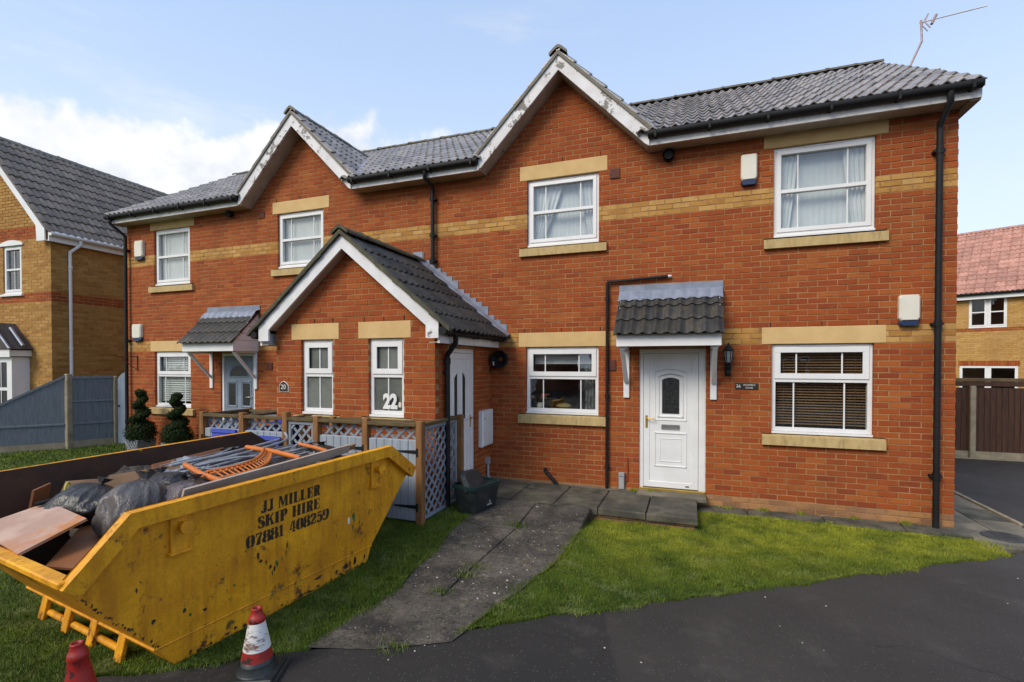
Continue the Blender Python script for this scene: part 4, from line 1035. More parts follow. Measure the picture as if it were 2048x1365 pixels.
# ramp down to the road
rz = lambda y: .13 + (y + 1.2) * .05625
def redge(y): return np.interp(y, [-4.25, -3.3, -2.56, -1.15], [-2.08, -1.80, -1.60, -1.63])
def ledge(y): return np.interp(y, [-4.65, -3.67, -2.82, -1.15], [-2.99, -2.88, -2.97, -3.12])
m = MB(); m.add([(ledge(-1.15), -1.15, rz(-1.15) - .03), (ledge(-3.67), -3.67, rz(-3.67) - .03), (-2.99, -4.6, -.085), (-2.08, -4.25, -.075), (redge(-2.56), -2.56, rz(-2.56) - .03), (redge(-1.15), -1.15, rz(-1.15) - .03)], [tuple(range(6))])
rp = m.build('ramp', M['path'], None, kind='structure')
ys = [-1.14, -2.05, -2.81, -3.66]; cl = [-2.36, -2.33, -2.38, -2.44]
for i in range(3):
    for j in range(2):
        y0, y1 = ys[i] - .006, ys[i + 1] + .006; y0b, y1b = (y0, y1) if j == 0 else (y0 - .0, y1 + .02)
        l0, r0 = (ledge(y0), cl[i] - .006) if j == 0 else (cl[i] + .006, redge(y0)); l1, r1 = (ledge(y1), cl[i + 1] - .006) if j == 0 else (cl[i + 1] + .006, redge(y1))
        t = [random.uniform(-.006, .006) for _ in range(4)]
        m = MB(); slab(m, [(l1, y1, rz(y1) + t[0]), (r1, y1, rz(y1) + t[1]), (r0, y0, rz(y0) + t[2]), (l0, y0, rz(y0) + t[3])], 0, .06, .010); m.build('paving_slab', M['slab'], rp)
m = MB(); m.add([(ledge(-3.68), -3.68, rz(-3.68)), (-2.95, -4.15, -.030), (-3.02, -4.64, -.046), (-2.55, -4.50, -.044), (-2.06, -4.22, -.042), (-1.93, -3.68, rz(-3.68))], [tuple(range(6))]); m.build('paving_slab', M['slab'], rp)
M['pebble'] = mat('pale_pebble', (.52, .47, .40), (.34, .29, .24), .7, 30)
m = MB()
for _ in range(170):
    if random.random() < .88:
        y = random.uniform(-4.4, -1.3); x = random.uniform(ledge(y) + .05, redge(y) - .05); z = rz(y) if y > -3.7 else -.04
    else: x = random.uniform(-2.5, 2.5); y = random.uniform(-5.6, lawn_edge(x) - .1) if lawn_edge(x) - .1 > -5.6 else -5; z = -.05
    r = random.uniform(.003, .008) * (1.7 if random.random() < .12 else 1)
    T = Matrix.Translation((x, y, z + r * .2)) @ Matrix.Rotation(random.uniform(0, 6.28), 4, 'Z') @ Matrix.Diagonal((r * random.uniform(.8, 1.6), r, r * .6, 1))
    m.lathe([(0, -1), (.8, -.5), (1, 0), (.7, .7), (0, 1)], (0, 0, 0), 6, T)
m.build('pebbles', M['pebble'], None, kind='stuff')
def s_weed():
    c = random.choice(WEEDS); return (c[0] + random.gauss(0, c[3]), c[1] + random.gauss(0, c[3] * .6), c[2])
WEEDS = [(.05, -.05, -.01, .05), (-.28, -.75, -.03, .07), (.5, -.03, 0, .04), (.95, -.03, 0, .03), (1.55, -.03, 0, .035), (2.1, -.04, 0, .04), (-2.40, -3.3, rz(-3.3), .06), (-2.46, -3.62, rz(-3.62), .06), (-2.38, -3.1, rz(-3.1), .07), (-2.42, -4.42, -.045, .07), (-2.35, -2.0, rz(-2), .08), (-.98, -.1, .13, .04), (-1.2, -.08, .13, .03), (2.75, -.5, -.04, .08)]
def s_fringe():
    x = random.uniform(-6.5, 2.8)
    while -3.1 < x < -1.9: x = random.uniform(-6.5, 2.8)
    return (x, lawn_edge(x) - abs(random.gauss(0, .022)) * (1 + math.sin(x * 5.1)) - .005, -.052)
blades('grass', 9000, s_fringe, .012, .030, .0045)
def s_rampside():
    y = random.uniform(-4.15, -1.3)
    if random.random() < .5: return (float(np.interp(y, LEDY, LEDX)) + abs(random.gauss(0, .018)) * (1 + math.sin(y * 6)), y, lawn_z(-3.1, y))
    x = float(np.interp(y, [-4.25, -3.3, -2.56, -1.15], [-2.08, -1.80, -1.60, -1.63])); return (x - abs(random.gauss(0, .02)) * (1 + math.sin(y * 7)), y, lawn_z(x, y))
blades('grass', 6000, s_rampside, .014, .034, .0045)
for _ in range(34):
    p_ = s_right(); WEEDS.append((p_[0], p_[1], p_[2], random.uniform(.015, .05)))
for _ in range(26):
    p_ = s_left(); WEEDS.append((p_[0], p_[1], p_[2], random.uniform(.02, .06)))
blades('weeds', 6500, s_weed, .02, .05, .006)

# ================================================================== neighbours
fd = Vector((.9985, .054, 0)); sdv = Vector((-.054, .9985, 0)); pc = Vector((-14.494, -.264, 0))
def TL(a, d, b): p = pc + fd * a + sdv * d; return (p.x, p.y, b)
def TLS(a, d, b): p = pc + sdv * a - fd * d; return (p.x, p.y, b)
LH = thing('brick_house', tuple(pc), 'buff brick house with steep brown tiled gable roof left of the red brick flats', 'house')
HWd = 2.40; TPL = 1.05
lw = (-1.70, -1.02, 3.66, 4.86)
cl_ = lambda u, z: 0 if (3.45 < z < 3.675 or 4.95 < z < 5.25) else 3
lay1 = brick_layout(-2.7, 0, 0, 98, [lw, (-3, -.86, 0, 2.3)], 0, lambda u: 5.0 + (u + .28) * -TPL + .12 if u < -.28 else 5.02, cl_)
make_wall(LH, 'wall', TL, lay1, [lw], -4.8, 0, 0, 5.0, M['mortar_buff'], 120, 'lf', lambda mb: mb.prism([(-4.8, 5.0), (-.01, 5.0), (-2.4, 7.5)], .008, .1, lambda a, b, d: TL(a, d, b)))
lay2 = brick_layout(0, 3.2, 0, 67, [], .0, None, lambda u, z: 0 if 3.45 < z < 3.675 else 3)
make_wall(LH, 'side_wall', TLS, lay2, [], .001, 9, 0, 5.0, M['mortar_buff'], 120, 'ls', prefer=lambda b: b[0])
m = MB(); boxT(m, TL, -4.8, -4.7, .1, 9, 0, 5.0); boxT(m, TL, -4.8, 0, 8.9, 9, 0, 5); boxT(m, TL, -4.7, -.1, .1, 8.9, 2.4, 2.5); boxT(m, TL, -4.7, -.1, .1, 8.9, 4.95, 4.99); m.build('rear_wall', M['mortar_buff'], LH)
w = window(LH, TL, *lw[:2], lw[2], lw[3] - .03, 'full', .5, (.5,), d=.03)
m = MB(); m.prism([(-1.78, 4.83)] + [(-1.78 + .84 * t, 4.83 + .05 + .16 * t * (1 - t) * 2) for t in np.linspace(0, 1, 9)] + [(-.94, 4.83)], -.03, .03, lambda a, b, d: TL(a, d, b)); m.build('arched_head', M['upvc'], LH)
m = MB(); boxT(m, TL, -1.78, -.95, -.05, .05, 3.615, 3.66); m.build('window_sill', M['upvc'], LH)
m = MB(); m.add([TL(*p) for p in [(.12, -.1, 4.98), (.12, 9.1, 4.98), (-HWd, 9.1, 7.66), (-HWd, -.1, 7.66), (-4.95, -.1, 4.98), (-4.95, 9.1, 4.98)]], [(0, 1, 2, 3), (3, 2, 5, 4)]); lr = m.build('roof', M['tile_left'], LH)
TML = tile_mesh('roof_tile', M['tile_left'], amp=.024)
cL = math.cos(math.atan(TPL)); sL = math.sin(math.atan(TPL))
put_tiles(lr, TML, place_tiles(TML, TL(.19, -.14, 5.01), tuple(-fd * cL + Vector((0, 0, sL))), tuple(fd * sL + Vector((0, 0, cL))), 29, 11, .337, .2972), 295, lambda t: t[0].y)
put_ridge(lr, ridge_tile_mesh(M['ridge'], 1.05), TL(-HWd, -.16, 7.70), TL(-HWd, 8.5, 7.70))
m = MB()
for s in (1, -1): m.prism([(-HWd, 7.64), (-HWd + s * 2.42, 7.64 - 2.42 * TPL), (-HWd + s * 2.42, 7.64 - 2.42 * TPL - .26), (-HWd + s * 2.15, 7.64 - 2.42 * TPL - .26), (-HWd + s * 2.12, 7.64 - 2.3 * TPL - .02), (-HWd, 7.64 - .17)][::s], -.13, -.10, lambda a, b, d: TL(a, d, b))
m.build('bargeboard', M['upvc'], lr)
m = MB(); boxT(m, TL, .09, .12, -.10, 9, 4.83, 5.02); m.build('fascia', M['upvc'], lr)
m = MB(); boxT(m, TL, .001, .0895, -.0995, 9, 4.84, 4.852); m.build('soffit', M['upvc_old'], lr)
m = MB(); m.smooth = True; m.tube([TL(.17, -.10, 5.0), TL(.17, 9, 5.0)], .055, 10); m.build('gutter', M['upvc'], lr)
m = MB(); m.smooth = True; m.tube([TL(.17, .52, 4.96), TL(.17, .52, 4.86), TL(.06, .36, 4.66), TL(.06, .36, 0)], .036, 10)
for z in (4.3, 2.35): m.tube([TL(.06, .36, z - .03), TL(.06, .36, z + .03)], .043, 10)
m.build('downpipe', M['upvc'], LH)
# bay with its own little tiled roof
m = MB(); boxT(m, TL, -2.6, -.70, -.42, -.401, 2.14, 2.32); boxT(m, TL, -2.6, -.70, -.40, -.002, 2.16, 2.30); bay = m.build('bay', M['upvc'], LH)
m = MB(); boxT(m, TL, -2.5, -.78, -.34, -.28, .0, 2.14); boxT(m, TL, -.84, -.78, -.279, 0, 0, 2.14); m.build('bay_panel', M['upvc'], bay)
for a in (-1.30, -2.05):
    for z0, z1 in ((.95, 1.36), (1.44, 2.02)):
        m = MB(); boxT(m, TL, a, a + .34, -.35, -.3405, z0, z1); m.build('pane', M['obscure'], bay)
        m = MB(); boxT(m, TL, a + .16, a + .18, -.358, -.3505, z0, z1); m.build('glazing_bar', M['upvc'], bay)
m = MB(); A = TL(-1.27, -.46, 2.95); B = TL(-.62, -.46, 2.33); C_ = TL(-1.92, -.46, 2.33); A2 = TL(-1.27, .0, 2.95); B2 = TL(-.62, 0, 2.33); C2 = TL(-1.92, 0, 2.33)
m.add([A, B, C_, A2, B2, C2], [(0, 2, 1), (0, 1, 4, 3), (0, 3, 5, 2), (1, 2, 5, 4)]); m.build('bay_gable', mat('hung_tile', (.075, .062, .058), (.05, .042, .04), .7, 14), bay)
m = MB()
for s in (-1, 1): m.tube([TL(-1.27, -.47, 2.97), TL(-1.27 + s * .67, -.47, 2.33)], .03, 6); m.tube([TL(-1.27 + s * .2, -.2, 2.83), TL(-1.27 + s * .64, -.2, 2.40)], .04, 6)
m.build('lead_trim', M['lead'], bay)

# left fence with a sloping panel, and the arched gate
LFc = thing('garden_fence', (-13.42, -.52, .05), 'blue-grey board fence with concrete posts and one panel sloping down to the left', 'fence')
pA, pB, pC = Vector((-14.62, -2.10, 0)), Vector((-13.42, -.52, 0)), Vector((-13.09, .23, 0))
def fpanel(p, q, zt0, zt1, gb):
    d = (q - p); ln = d.length; d.normalize(); nrm = Vector((d.y, -d.x, 0))
    T = lambda a, dd, b: tuple(p + d * a - nrm * dd + Vector((0, 0, b)))
    m = MB(); boxT(m, T, .05, ln - .05, -.02, .03, .02, gb); m.build('gravel_board', M['concrete'], LFc)
    n = int((ln - .1) / .118); w = (ln - .1) / n
    for i in range(n):
        a = .05 + i * w; z0, z1 = zt0 + (zt1 - zt0) * a / ln, zt0 + (zt1 - zt0) * (a + w) / ln
        m = MB(); m.add([T(a + .001, -.018, gb + .004), T(a + w - .001, -.007, gb + .004), T(a + w - .001, -.007, z1), T(a + .001, -.018, z0), T(a + .001, .01, gb + .004), T(a + w - .001, .01, gb + .004), T(a + w - .001, .01, z1), T(a + .001, .01, z0)], [(0, 1, 2, 3), (0, 3, 7, 4), (1, 5, 6, 2), (3, 2, 6, 7), (5, 4, 7, 6)]); m.build('fence_board', M['fence_grey'], LFc)
    m = MB(); m.prism([(.04, zt0 - .01), (ln - .04, zt1 - .01), (ln - .04, zt1 + .045), (.04, zt0 + .045)], -.035, .03, lambda a, b, dd: T(a, dd, b)); m.build('capping', M['fence_grey'], LFc)
    for z in (.62, 1.12):
        if z < min(zt0, zt1) - .1 or zt0 == zt1 or z < 1: m = MB(); bboxT(m, T, .05, ln - .05, -.034, -.0185, z, z + .045, .005); m.build('fence_rail', M['fence_grey'], LFc)
fpanel(pA, pB, .60, 1.70, .24); fpanel(pB, pC, 1.66, 1.66, .26)
for p, h, s in ((pB, 1.76, .055), (pC, 1.70, .04), (pA, .75, .05)):
    m = MB(); m.bbox(p.x - s, p.x + s, p.y - s, p.y + s, -.05, h, .012); m.build('fence_post', M['concrete'], LFc)
GT_ = thing('garden_gate', (-12.7, .26, .1), 'pale blue-grey side gate with a rounded top beside the corner of the flats', 'gate')
for i in range(7):
    a0 = -13.03 + i * .105; a1 = a0 + .102; f_ = lambda x: 1.50 + .30 * math.sqrt(max(0, 1 - ((x + 12.66) / .40) ** 2))
    m = MB(); m.prism([(a0, .13), (a1, .13), (a1, f_(a1)), ((a0 + a1) / 2, f_((a0 + a1) / 2)), (a0, f_(a0))], .245, .268, lambda a, b, d: (a, d, b)); m.build('gate_board', M['gate_grey'], GT_)
m = MB(); m.bbox(-13.02, -12.31, .27, .31, .35, .44); m.bbox(-13.02, -12.31, .27, .31, 1.35, 1.44); m.build('ledge', M['gate_grey'], GT_)
m = MB(); m.lathe([(0, .03), (.02, .025), (.02, 0)], (0, 0, 0), 10, Matrix.Translation((-12.97, .244, 1.0)) @ Matrix.Rotation(R(90), 4, 'X')); m.build('latch', M['black'], GT_)

# right fence
RF = thing('garden_fence', (6.5, 5.965, -.05), 'dark brown close-board fence with pale concrete posts behind the right-hand driveway', 'fence')
x = 3.2
while x < 10.4:
    if True:
        m = MB(); m.add([(x, 5.955, .10), (x + .098, 5.966, .10), (x + .098, 5.966, 1.47), (x, 5.955, 1.47), (x, 5.985, .10), (x + .098, 5.985, .10), (x + .098, 5.985, 1.47), (x, 5.985, 1.47)], [(0, 1, 2, 3), (0, 3, 7, 4), (1, 5, 6, 2), (3, 2, 6, 7)]); m.build('fence_board', M['fence_brown'], RF)
    x += .1
for px in (3.45, 5.28, 7.11, 8.94):
    m = MB(); m.bbox(px - .05, px + .05, 5.885, 5.9535, -.15, 1.51, .012); m.build('fence_post', M['concrete'], RF)
    m = MB(); m.box(px + .056, px + 1.77, 5.945, 5.985, -.10, .095); m.build('gravel_board', M['concrete'], RF)
m = MB(); m.bbox(3.1, 10.4, 5.925, 6.01, 1.60, 1.675, .008); m.build('capping', M['cap_brown'], RF)
m = MB(); m.bbox(3.1, 10.4, 5.935, 6.0, 1.50, 1.597, .006); m.build('fence_rail', M['fence_brown'], RF)
m = MB(); m.box(3.45, 12, 5.80, 5.88, -.12, -.035); m.build('kerb', M['white'] if False else M['concrete'], None, kind='structure')

# right-hand far house
ra, rd, rp0 = Vector((.877, -.481, 0)), Vector((.481, .877, 0)), Vector((10.972, 18.038, 0))
def TF(a, d, b): p = rp0 + ra * a + rd * d; return (p.x, p.y, b)
FH = thing('brick_house', tuple(rp0), 'yellow brick house with a pink tiled roof beyond the brown fence', 'house')
w1 = (-.63, .50, 3.45, 4.70); w2 = (-.90, .83, .3, 1.90)
clf = lambda u, z: 0 if 3.27 < z < 3.45 else 3
layf = brick_layout(-5.99, 5.99, 12, 65, [w1, w2, (-.95, .88, 1.9, 2.11)], 0, None, clf)
M['buff3'] = brick_mat('brick_far', [(0, (.50, .28, .075)), (.4, (.58, .34, .10)), (.7, (.62, .37, .12)), (1, (.66, .41, .15))], False)
BM_ST[3] = M['buff3']
make_wall(FH, 'wall', TF, layf, [w1, w2], -6, 6, -.1, 4.85, M['mortar_buff'])
BM_ST[3] = MB_['buff2']
m = MB()
for k in range(24):
    m.ct = random.random(); m.cm = 0; a = -.93 + k * .0755; boxT(m, TF, a, a + .068, -.006, .02, 1.905, 2.105)
m.build('soldier_course', BM_ST[:1], FH)
window(FH, TF, -.63, -.065, 3.45, 4.70, 'full', .5, (), d=.02, vent=False); window(FH, TF, -.062, .50, 3.45, 4.70, 'full', .5, (), d=.02, vent=False)
window(FH, TF, -.90, -.035, .3, 1.90, 'full', .5, (), d=.02, vent=False); window(FH, TF, -.032, .83, .3, 1.90, 'full', .5, (), d=.02, vent=False)
m = MB(); boxT(m, TF, -6, 6, 6, 6.1, 0, 4.85); boxT(m, TF, -6, -5.9, .1, 6, 0, 4.85); boxT(m, TF, 5.9, 6, .1, 6, 0, 4.85); boxT(m, TF, -5.9, 5.9, 2.5, 2.6, 0, 4.85); boxT(m, TF, -5.9, 5.9, .11, 2.5, 4.84, 4.85); boxT(m, TF, -5.9, 5.9, .11, 2.5, 2.5, 2.6); m.build('rear_wall', M['room'], FH)
m = MB(); m.add([TF(*p) for p in [(-6.2, -.25, 4.88), (6.2, -.25, 4.88), (6.2, 3.3, 8.0), (-6.2, 3.3, 8.0), (6.2, 6.6, 4.88), (-6.2, 6.6, 4.88)]], [(0, 1, 2, 3), (3, 2, 4, 5)]); fr = m.build('roof', M['tile_pink'], FH)
TMP = tile_mesh('roof_tile', M['tile_pink'], seg=6, amp=.055, thick=.035)
pf = Vector((0, 0, 0)); tpf = 3.12 / 3.55; cf = math.cos(math.atan(tpf)); sf = math.sin(math.atan(tpf))
put_tiles(fr, TMP, place_tiles(TMP, TF(-6.15, -.33, 4.85), tuple(rd * cf + Vector((0, 0, sf))), tuple(-rd * sf + Vector((0, 0, cf))), 41, 15, .322, .3), 0, lambda t: 0)
put_ridge(fr, ridge_tile_mesh(M['tile_pink'], .88), TF(-6, 3.3, 8.05), TF(6, 3.3, 8.05))
m = MB(); boxT(m, TF, -6.1, 6.1, -.22, -.19, 4.62, 4.84); m.build('fascia', M['upvc'], fr)
m = MB(); m.smooth = True; m.tube([TF(-6.1, -.29, 4.83), TF(6.1, -.29, 4.83)], .06, 8); m.build('gutter', M['black'], fr)
m = MB(); boxT(m, TF, -6.1, 6.1, -.189, 0, 4.63, 4.64); m.build('soffit', M['upvc_old'], fr)

# ================================================================== things on the walls
def alarm(x, z, label, w=.105, h=.19, y=-.001, blue=True):
    o = thing('alarm_box', (x, y, z), label, 'alarm box', 'alarm boxes on the brick wall')
    def outline(s, b0, b1):
        return [(-w * .80 * s, b0), (w * .80 * s, b0), (w * s, b0 + .03), (w * s, b1 - .03), (w * .86 * s, b1), (-w * .86 * s, b1), (-w * s, b1 - .03), (-w * s, b0 + .03)]
    def shell(b0, b1, mt, name, d=.07):
        m = MB(); A = outline(1, b0, b1); B = outline(.86, b0 + (b1 - b0) * .03, b1 - (b1 - b0) * .03)
        vs = [(x + a, y, z + b) for a, b in A] + [(x + a, y - d * .75, z + b) for a, b in A] + [(x + a, y - d, z + b) for a, b in B]
        m.add(vs, [tuple(range(16, 24))] + [(r * 8 + (k + 1) % 8, r * 8 + k, r * 8 + 8 + k, r * 8 + 8 + (k + 1) % 8) for r in range(2) for k in range(8)]); return m.build(name, mt, o)
    shell(-h + .064, h, M['cream'], 'cover'); shell(-h, -h + .063, M['navy'], 'base', .060)
alarm(.30, 4.61, 'cream alarm box with a navy base left of the upper right-hand window', .10, .205)
alarm(2.10, 2.645, 'cream alarm box with a navy base low down beside the right-hand downpipe', .107, .19)
alarm(-11.81, 4.47, 'cream alarm box with a dark base high up beside the leftmost upper window', .13, .21)
alarm(-11.90, 2.67, 'cream alarm box with a dark base above the leftmost ground-floor window', .14, .185)
ln = thing('wall_lantern', (.052, -.002, 1.9), 'black wall lantern on the brickwork right of the white front door', 'lantern')
m = MB(); m.bbox(.012, .092, -.025, -.001, 1.82, 2.02, .006); m.smooth = True; m.tube([(.052, -.02, 1.93), (.052, -.09, 1.90), (.052, -.115, 1.94), (.052, -.115, 1.99)], .011, 8); m.lathe([(.0, -.07), (.030, -.06), (.035, -.03), (.028, .0)], (.052, -.10, 1.90), 8); m.build('bracket', M['black'], ln)
m = MB(); m.lathe([(.03, 0), (.045, .012), (.038, .02)], (.052, -.115, 1.985), 6)
m.lathe([(.066, .175), (.070, .185), (.045, .225), (.020, .25), (.012, .262), (.006, .285), (0, .30)], (.052, -.115, 1.985), 6)
for k in range(6):
    a = k * math.pi / 3; m.tube([(.052 + .040 * math.cos(a), -.115 + .040 * math.sin(a), 2.003), (.052 + .060 * math.cos(a), -.115 + .060 * math.sin(a), 2.165)], .005, 4)
m.build('cage', M['black'], ln)
m = MB(); m.lathe([(.036, .02), (.055, .18)], (.052, -.115, 1.985), 6); m.build('pane', mat('lantern_glass', (.42, .42, .40), (.30, .30, .29), .2, 20), ln)
def text(body, size, parent, name, T, mt, ext=.0015, align='CENTER', bold=0.0, sx=1.0):
    cu = bpy.data.curves.new('t', 'FONT'); cu.body = body; cu.size = size; cu.extrude = ext; cu.align_x = align; cu.align_y = 'CENTER'; cu.offset = bold; cu.resolution_u = 3
    to = bpy.data.objects.new('t', cu); COL.objects.link(to); bpy.context.view_layer.update()
    me = bpy.data.meshes.new_from_object(to.evaluated_get(bpy.context.evaluated_depsgraph_get())); bpy.data.objects.remove(to)
    wl = wloc(parent)
    for v in me.vertices:
        p = T(v.co.x * sx, -v.co.z, v.co.y); v.co = Vector(p) - wl
    me.materials.clear(); me.materials.append(mt); return link(name, me, parent)
pq = thing('name_plaque', (.29, -.002, 1.68), 'small dark plaque numbered 26 with the street name in cream letters', 'house sign')
m = MB(); bboxT(m, Tmain, .148, .432, -.014, -.001, 1.636, 1.722, .004); m.build('plate', M['plaque'], pq)
text('26', .060, pq, 'lettering', lambda a, d, b: (.188 + a, -.0155 + d, 1.679 + b), M['letter'])
text('HIGHFIELD', .031, pq, 'lettering', lambda a, d, b: (.322 + a, -.0155 + d, 1.696 + b), M['letter'])
text('CLOSE', .031, pq, 'lettering', lambda a, d, b: (.322 + a, -.0155 + d, 1.658 + b), M['letter'])
pq = thing('house_number', (-5.955, PY - .002, 1.66), 'small dark arched plaque with the number 20 on the porch brickwork', 'house sign')
A = [(-.085, -.075), (.085, -.075), (.085, .02), (.05, .06), (0, .085), (-.05, .06), (-.085, .02)]
m = MB(); m.prism(A, PY - .008, PY - .001, lambda a, b, d: (-5.955 + a, d, 1.655 + b)); m.build('border', M['letter'], pq)
m = MB(); m.prism([(a * .88, b * .88) for a, b in A], PY - .014, PY - .0085, lambda a, b, d: (-5.955 + a, d, 1.655 + b)); m.build('plate', M['plaque'], pq)
text('20', .095, pq, 'lettering', lambda a, d, b: (-5.955 + a, PY - .0155 + d, 1.650 + b), M['letter'])
mb_ = thing('meter_box', (PX1 + .001, -.29, 1.0), 'white wall-mounted meter box on the porch side wall next to the door', 'meter box')
m = MB(); bboxT(m, TPS, -.50, -.07, -.07, -.001, .70, 1.26, .012); m.build('case', M['white'], mb_)
m = MB(); bboxT(m, TPS, -.475, -.095, -.078, -.0702, .73, 1.215, .006); m.build('door', M['white'], mb_)
m = MB(); bboxT(m, TPS, -.45, -.43, -.083, -.0782, 1.12, 1.16, .003); m.build('lock', M['grey_pipe'], mb_)
hb = thing('coiled_hose', (-3.33, -.002, 2.0), 'black coiled hose hanging under the porch eaves on the main wall', 'hose')
m = MB(); m.smooth = True
for k in range(16):
    r = .045 + .0065 * k; m.tube([(-3.30 + r * math.cos(t) + random.uniform(-.008, .008), -.05 - .005 * k + random.uniform(-.01, .01), 2.06 + r * .95 * math.sin(t)) for t in np.linspace(0, 2 * math.pi, 22)[:-1]], .011, 6, closed=True)
m.tube([(-3.36, -.08, 1.97), (-3.44, -.09, 1.93), (-3.46, -.10, 1.86)], .012, 6); m.build('coil', M['black'], hb)
m = MB(); m.box(-3.32, -3.28, -.16, -.001, 2.13, 2.16); m.build('hook', M['black'], hb)
m = MB(); m.box(-3.385, -3.365, -.175, -.170, 1.96, 2.02); m.build('tag', M['white'], hb)
br = thing('basket_bracket', (-11.95, -.002, 2.0), 'wrought iron hanging basket bracket beside the leftmost downpipe', 'bracket')
m = MB(); m.tube([(-11.95, -.01, 1.83), (-11.95, -.01, 2.17)], .010, 6); m.tube([(-11.95, -.01, 2.14), (-11.99, -.40, 2.14), (-12.0, -.43, 2.17)], .010, 6); m.tube([(-11.95, -.01, 1.86), (-11.97, -.12, 1.93), (-11.98, -.24, 2.05), (-11.985, -.32, 2.14)], .008, 6)
m.build('arm', M['brown_vent'], br)
# number stickers propped inside the porch window
nm = thing('number_figures', (-4.17, PY + .10, 1.40), 'white number 22 standing inside the right-hand porch window', 'house number')
text('22', .26, nm, 'figures', lambda a, d, b: (-4.19 + a, PY + .045 + d, 1.475 + b), M['white'], .006, bold=.014, sx=.82)
m = MB(); m.bbox(-4.065, -4.02, PY + .04, PY + .06, 1.405, 1.47, .008); m.bbox(-4.055, -4.03, PY + .039, PY + .055, 1.455, 1.48, .006); m.build('small_ornament', M['cream'], nm)
# things behind the glass
def curtain(name, x0, x1, z0, z1, y, mt, label, pleats=9, amp=.018, x0b=None, x1b=None, group=None):
    m = MB(); m.smooth = True; n = pleats * 6; x0b = x0 if x0b is None else x0b; x1b = x1 if x1b is None else x1b; rows = 8; vs = []
    for j in range(rows + 1):
        t = j / rows; tt = t ** 1.3
        for i in range(n + 1):
            s = i / n; vs.append((x0 + (x0b - x0) * tt + ((x1 + (x1b - x1) * tt) - (x0 + (x0b - x0) * tt)) * s, y + amp * math.sin(s * pleats * 2 * math.pi) * (.6 + .4 * t), z1 + (z0 - z1) * t))
    m.add(vs, [(j * (n + 1) + i, (j + 1) * (n + 1) + i, (j + 1) * (n + 1) + i + 1, j * (n + 1) + i + 1) for j in range(rows) for i in range(n)])
    o = m.build(name, mt); return setup(o, None, label, 'curtain', group)
curtain('net_curtain', .63, 1.73, 3.70, 4.86, .20, M['net'], 'pale net curtain across the upper right-hand window', 16, .003)
curtain('side_curtain', .64, .92, 3.70, 4.85, .145, M['drape'], 'white curtain gathered at the left of the upper right-hand window', 5, .02, None, .80)
curtain('side_curtain', 1.42, 1.73, 3.70, 4.85, .145, M['drape'], 'white curtain gathered at the right of the upper right-hand window', 5, .02, 1.55, None)
curtain('net_curtain', -2.85, -1.76, 3.84, 4.86, .20, M['net'], 'pale net curtain across the window of the right-hand gable', 16, .003)
curtain('side_curtain', -2.80, -2.32, 3.84, 4.84, .145, M['drape'], 'white curtain drawn aside left in the window of the right-hand gable', 6, .02, None, -2.70)
curtain('side_curtain', -2.10, -1.76, 3.84, 4.84, .145, M['drape'], 'white curtain drawn aside right in the window of the right-hand gable', 5, .02, -1.86, None)
curtain('net_curtain', -7.92, -6.86, 3.84, 4.86, .135, M['net'], 'pale net curtain across the window of the left-hand gable', 16, .003)
curtain('net_curtain', -11.37, -10.33, 3.69, 4.86, .13, M['drape'], 'white net curtain across the leftmost upper window', 16, .003)
def venetian(x0, x1, z0, z1, y, mt, label, pitch, tilt, sd_):
    o = thing('venetian_blind', ((x0 + x1) / 2, y, z1), label, 'blind')
    base = MB(); base.box(-(x1 - x0) / 2, (x1 - x0) / 2, -sd_ / 2, sd_ / 2, -.0012, .0012, Matrix.Rotation(tilt, 4, 'X')); first = base.build('slat', mt, o, local=True)
    n = int((z1 - z0) / pitch)
    for k in range(1, n):
        s = first.copy(); COL.objects.link(s); s.parent = o; s.location = (0, 0, -k * pitch)
    first.location = (0, 0, 0)
    m = MB(); m.box(x0, x1, y - .02, y + .02, z1 + .01, z1 + .04); m.build('headrail', mt, o)
    m = MB()
    for x in (x0 + .12, x1 - .12): m.tube([(x, y - .014, z1), (x, y - .014, z0)], .0015, 4)
    m.build('cord', mt, o)
    return o
venetian(.64, 1.71, 1.12, 2.15, .14, M['slat'], 'brown slatted blind in the ground-floor window on the right', .036, R(30), .028)
venetian(-11.36, -10.36, 1.12, 2.16, .14, M['slat_white'], 'white slatted blind in the leftmost ground-floor window', .048, R(52), .050)
o = MB().bbox(-2.80, -1.80, .20, .225, 1.98, 2.16, .004).build('roller_blind', M['drape']); setup(o, None, 'white roller blind pulled partly down in the middle ground-floor window', 'blind')
curtain('side_curtain', -1.99, -1.80, 1.27, 2.0, .24, mat('grey_curtain', (.30, .31, .32), (.05, .05, .05), .8, 12), 'grey patterned curtain at the right of the middle ground-floor window', 4)
m = MB(); m.lathe([(.0, 0), (.05, 0), (.06, .05), (.045, .09), (.05, .10)], (-2.70, .17, 1.26), 14); o = m.build('white_pot', M['cream']); setup(o, None, 'small cream pot on the sill inside the middle ground-floor window', 'pot')
m = MB(); m.lathe([(0, 0), (.03, 0), (.028, .16), (.0, .17)], (-2.78, .17, 1.26), 10); o = m.build('bottle', mat('dark_bottle', (.03, .04, .03), None, .2)); setup(o, None, 'dark bottle on the sill inside the middle ground-floor window', 'bottle')
m = MB(); m.lathe([(0, 0), (.10, 0), (.13, .03), (.10, .06), (.03, .08), (0, .08)], (-2.33, .24, 1.28), 14); o = m.build('dish', mat('brass_dish', (.40, .30, .12), (.25, .18, .07), .4)); setup(o, None, 'yellowish dish behind the glass of the middle ground-floor window', 'dish')
fl_ = thing('flowers', (-2.68, .24, 1.26), 'orange-red flowers in a vase inside the middle ground-floor window', 'flowers')
m = MB(); m.lathe([(0, 0), (.035, 0), (.04, .08), (.02, .14)], (-2.66, .25, 1.26), 10); m.build('vase', M['black'], fl_)
m = MB()
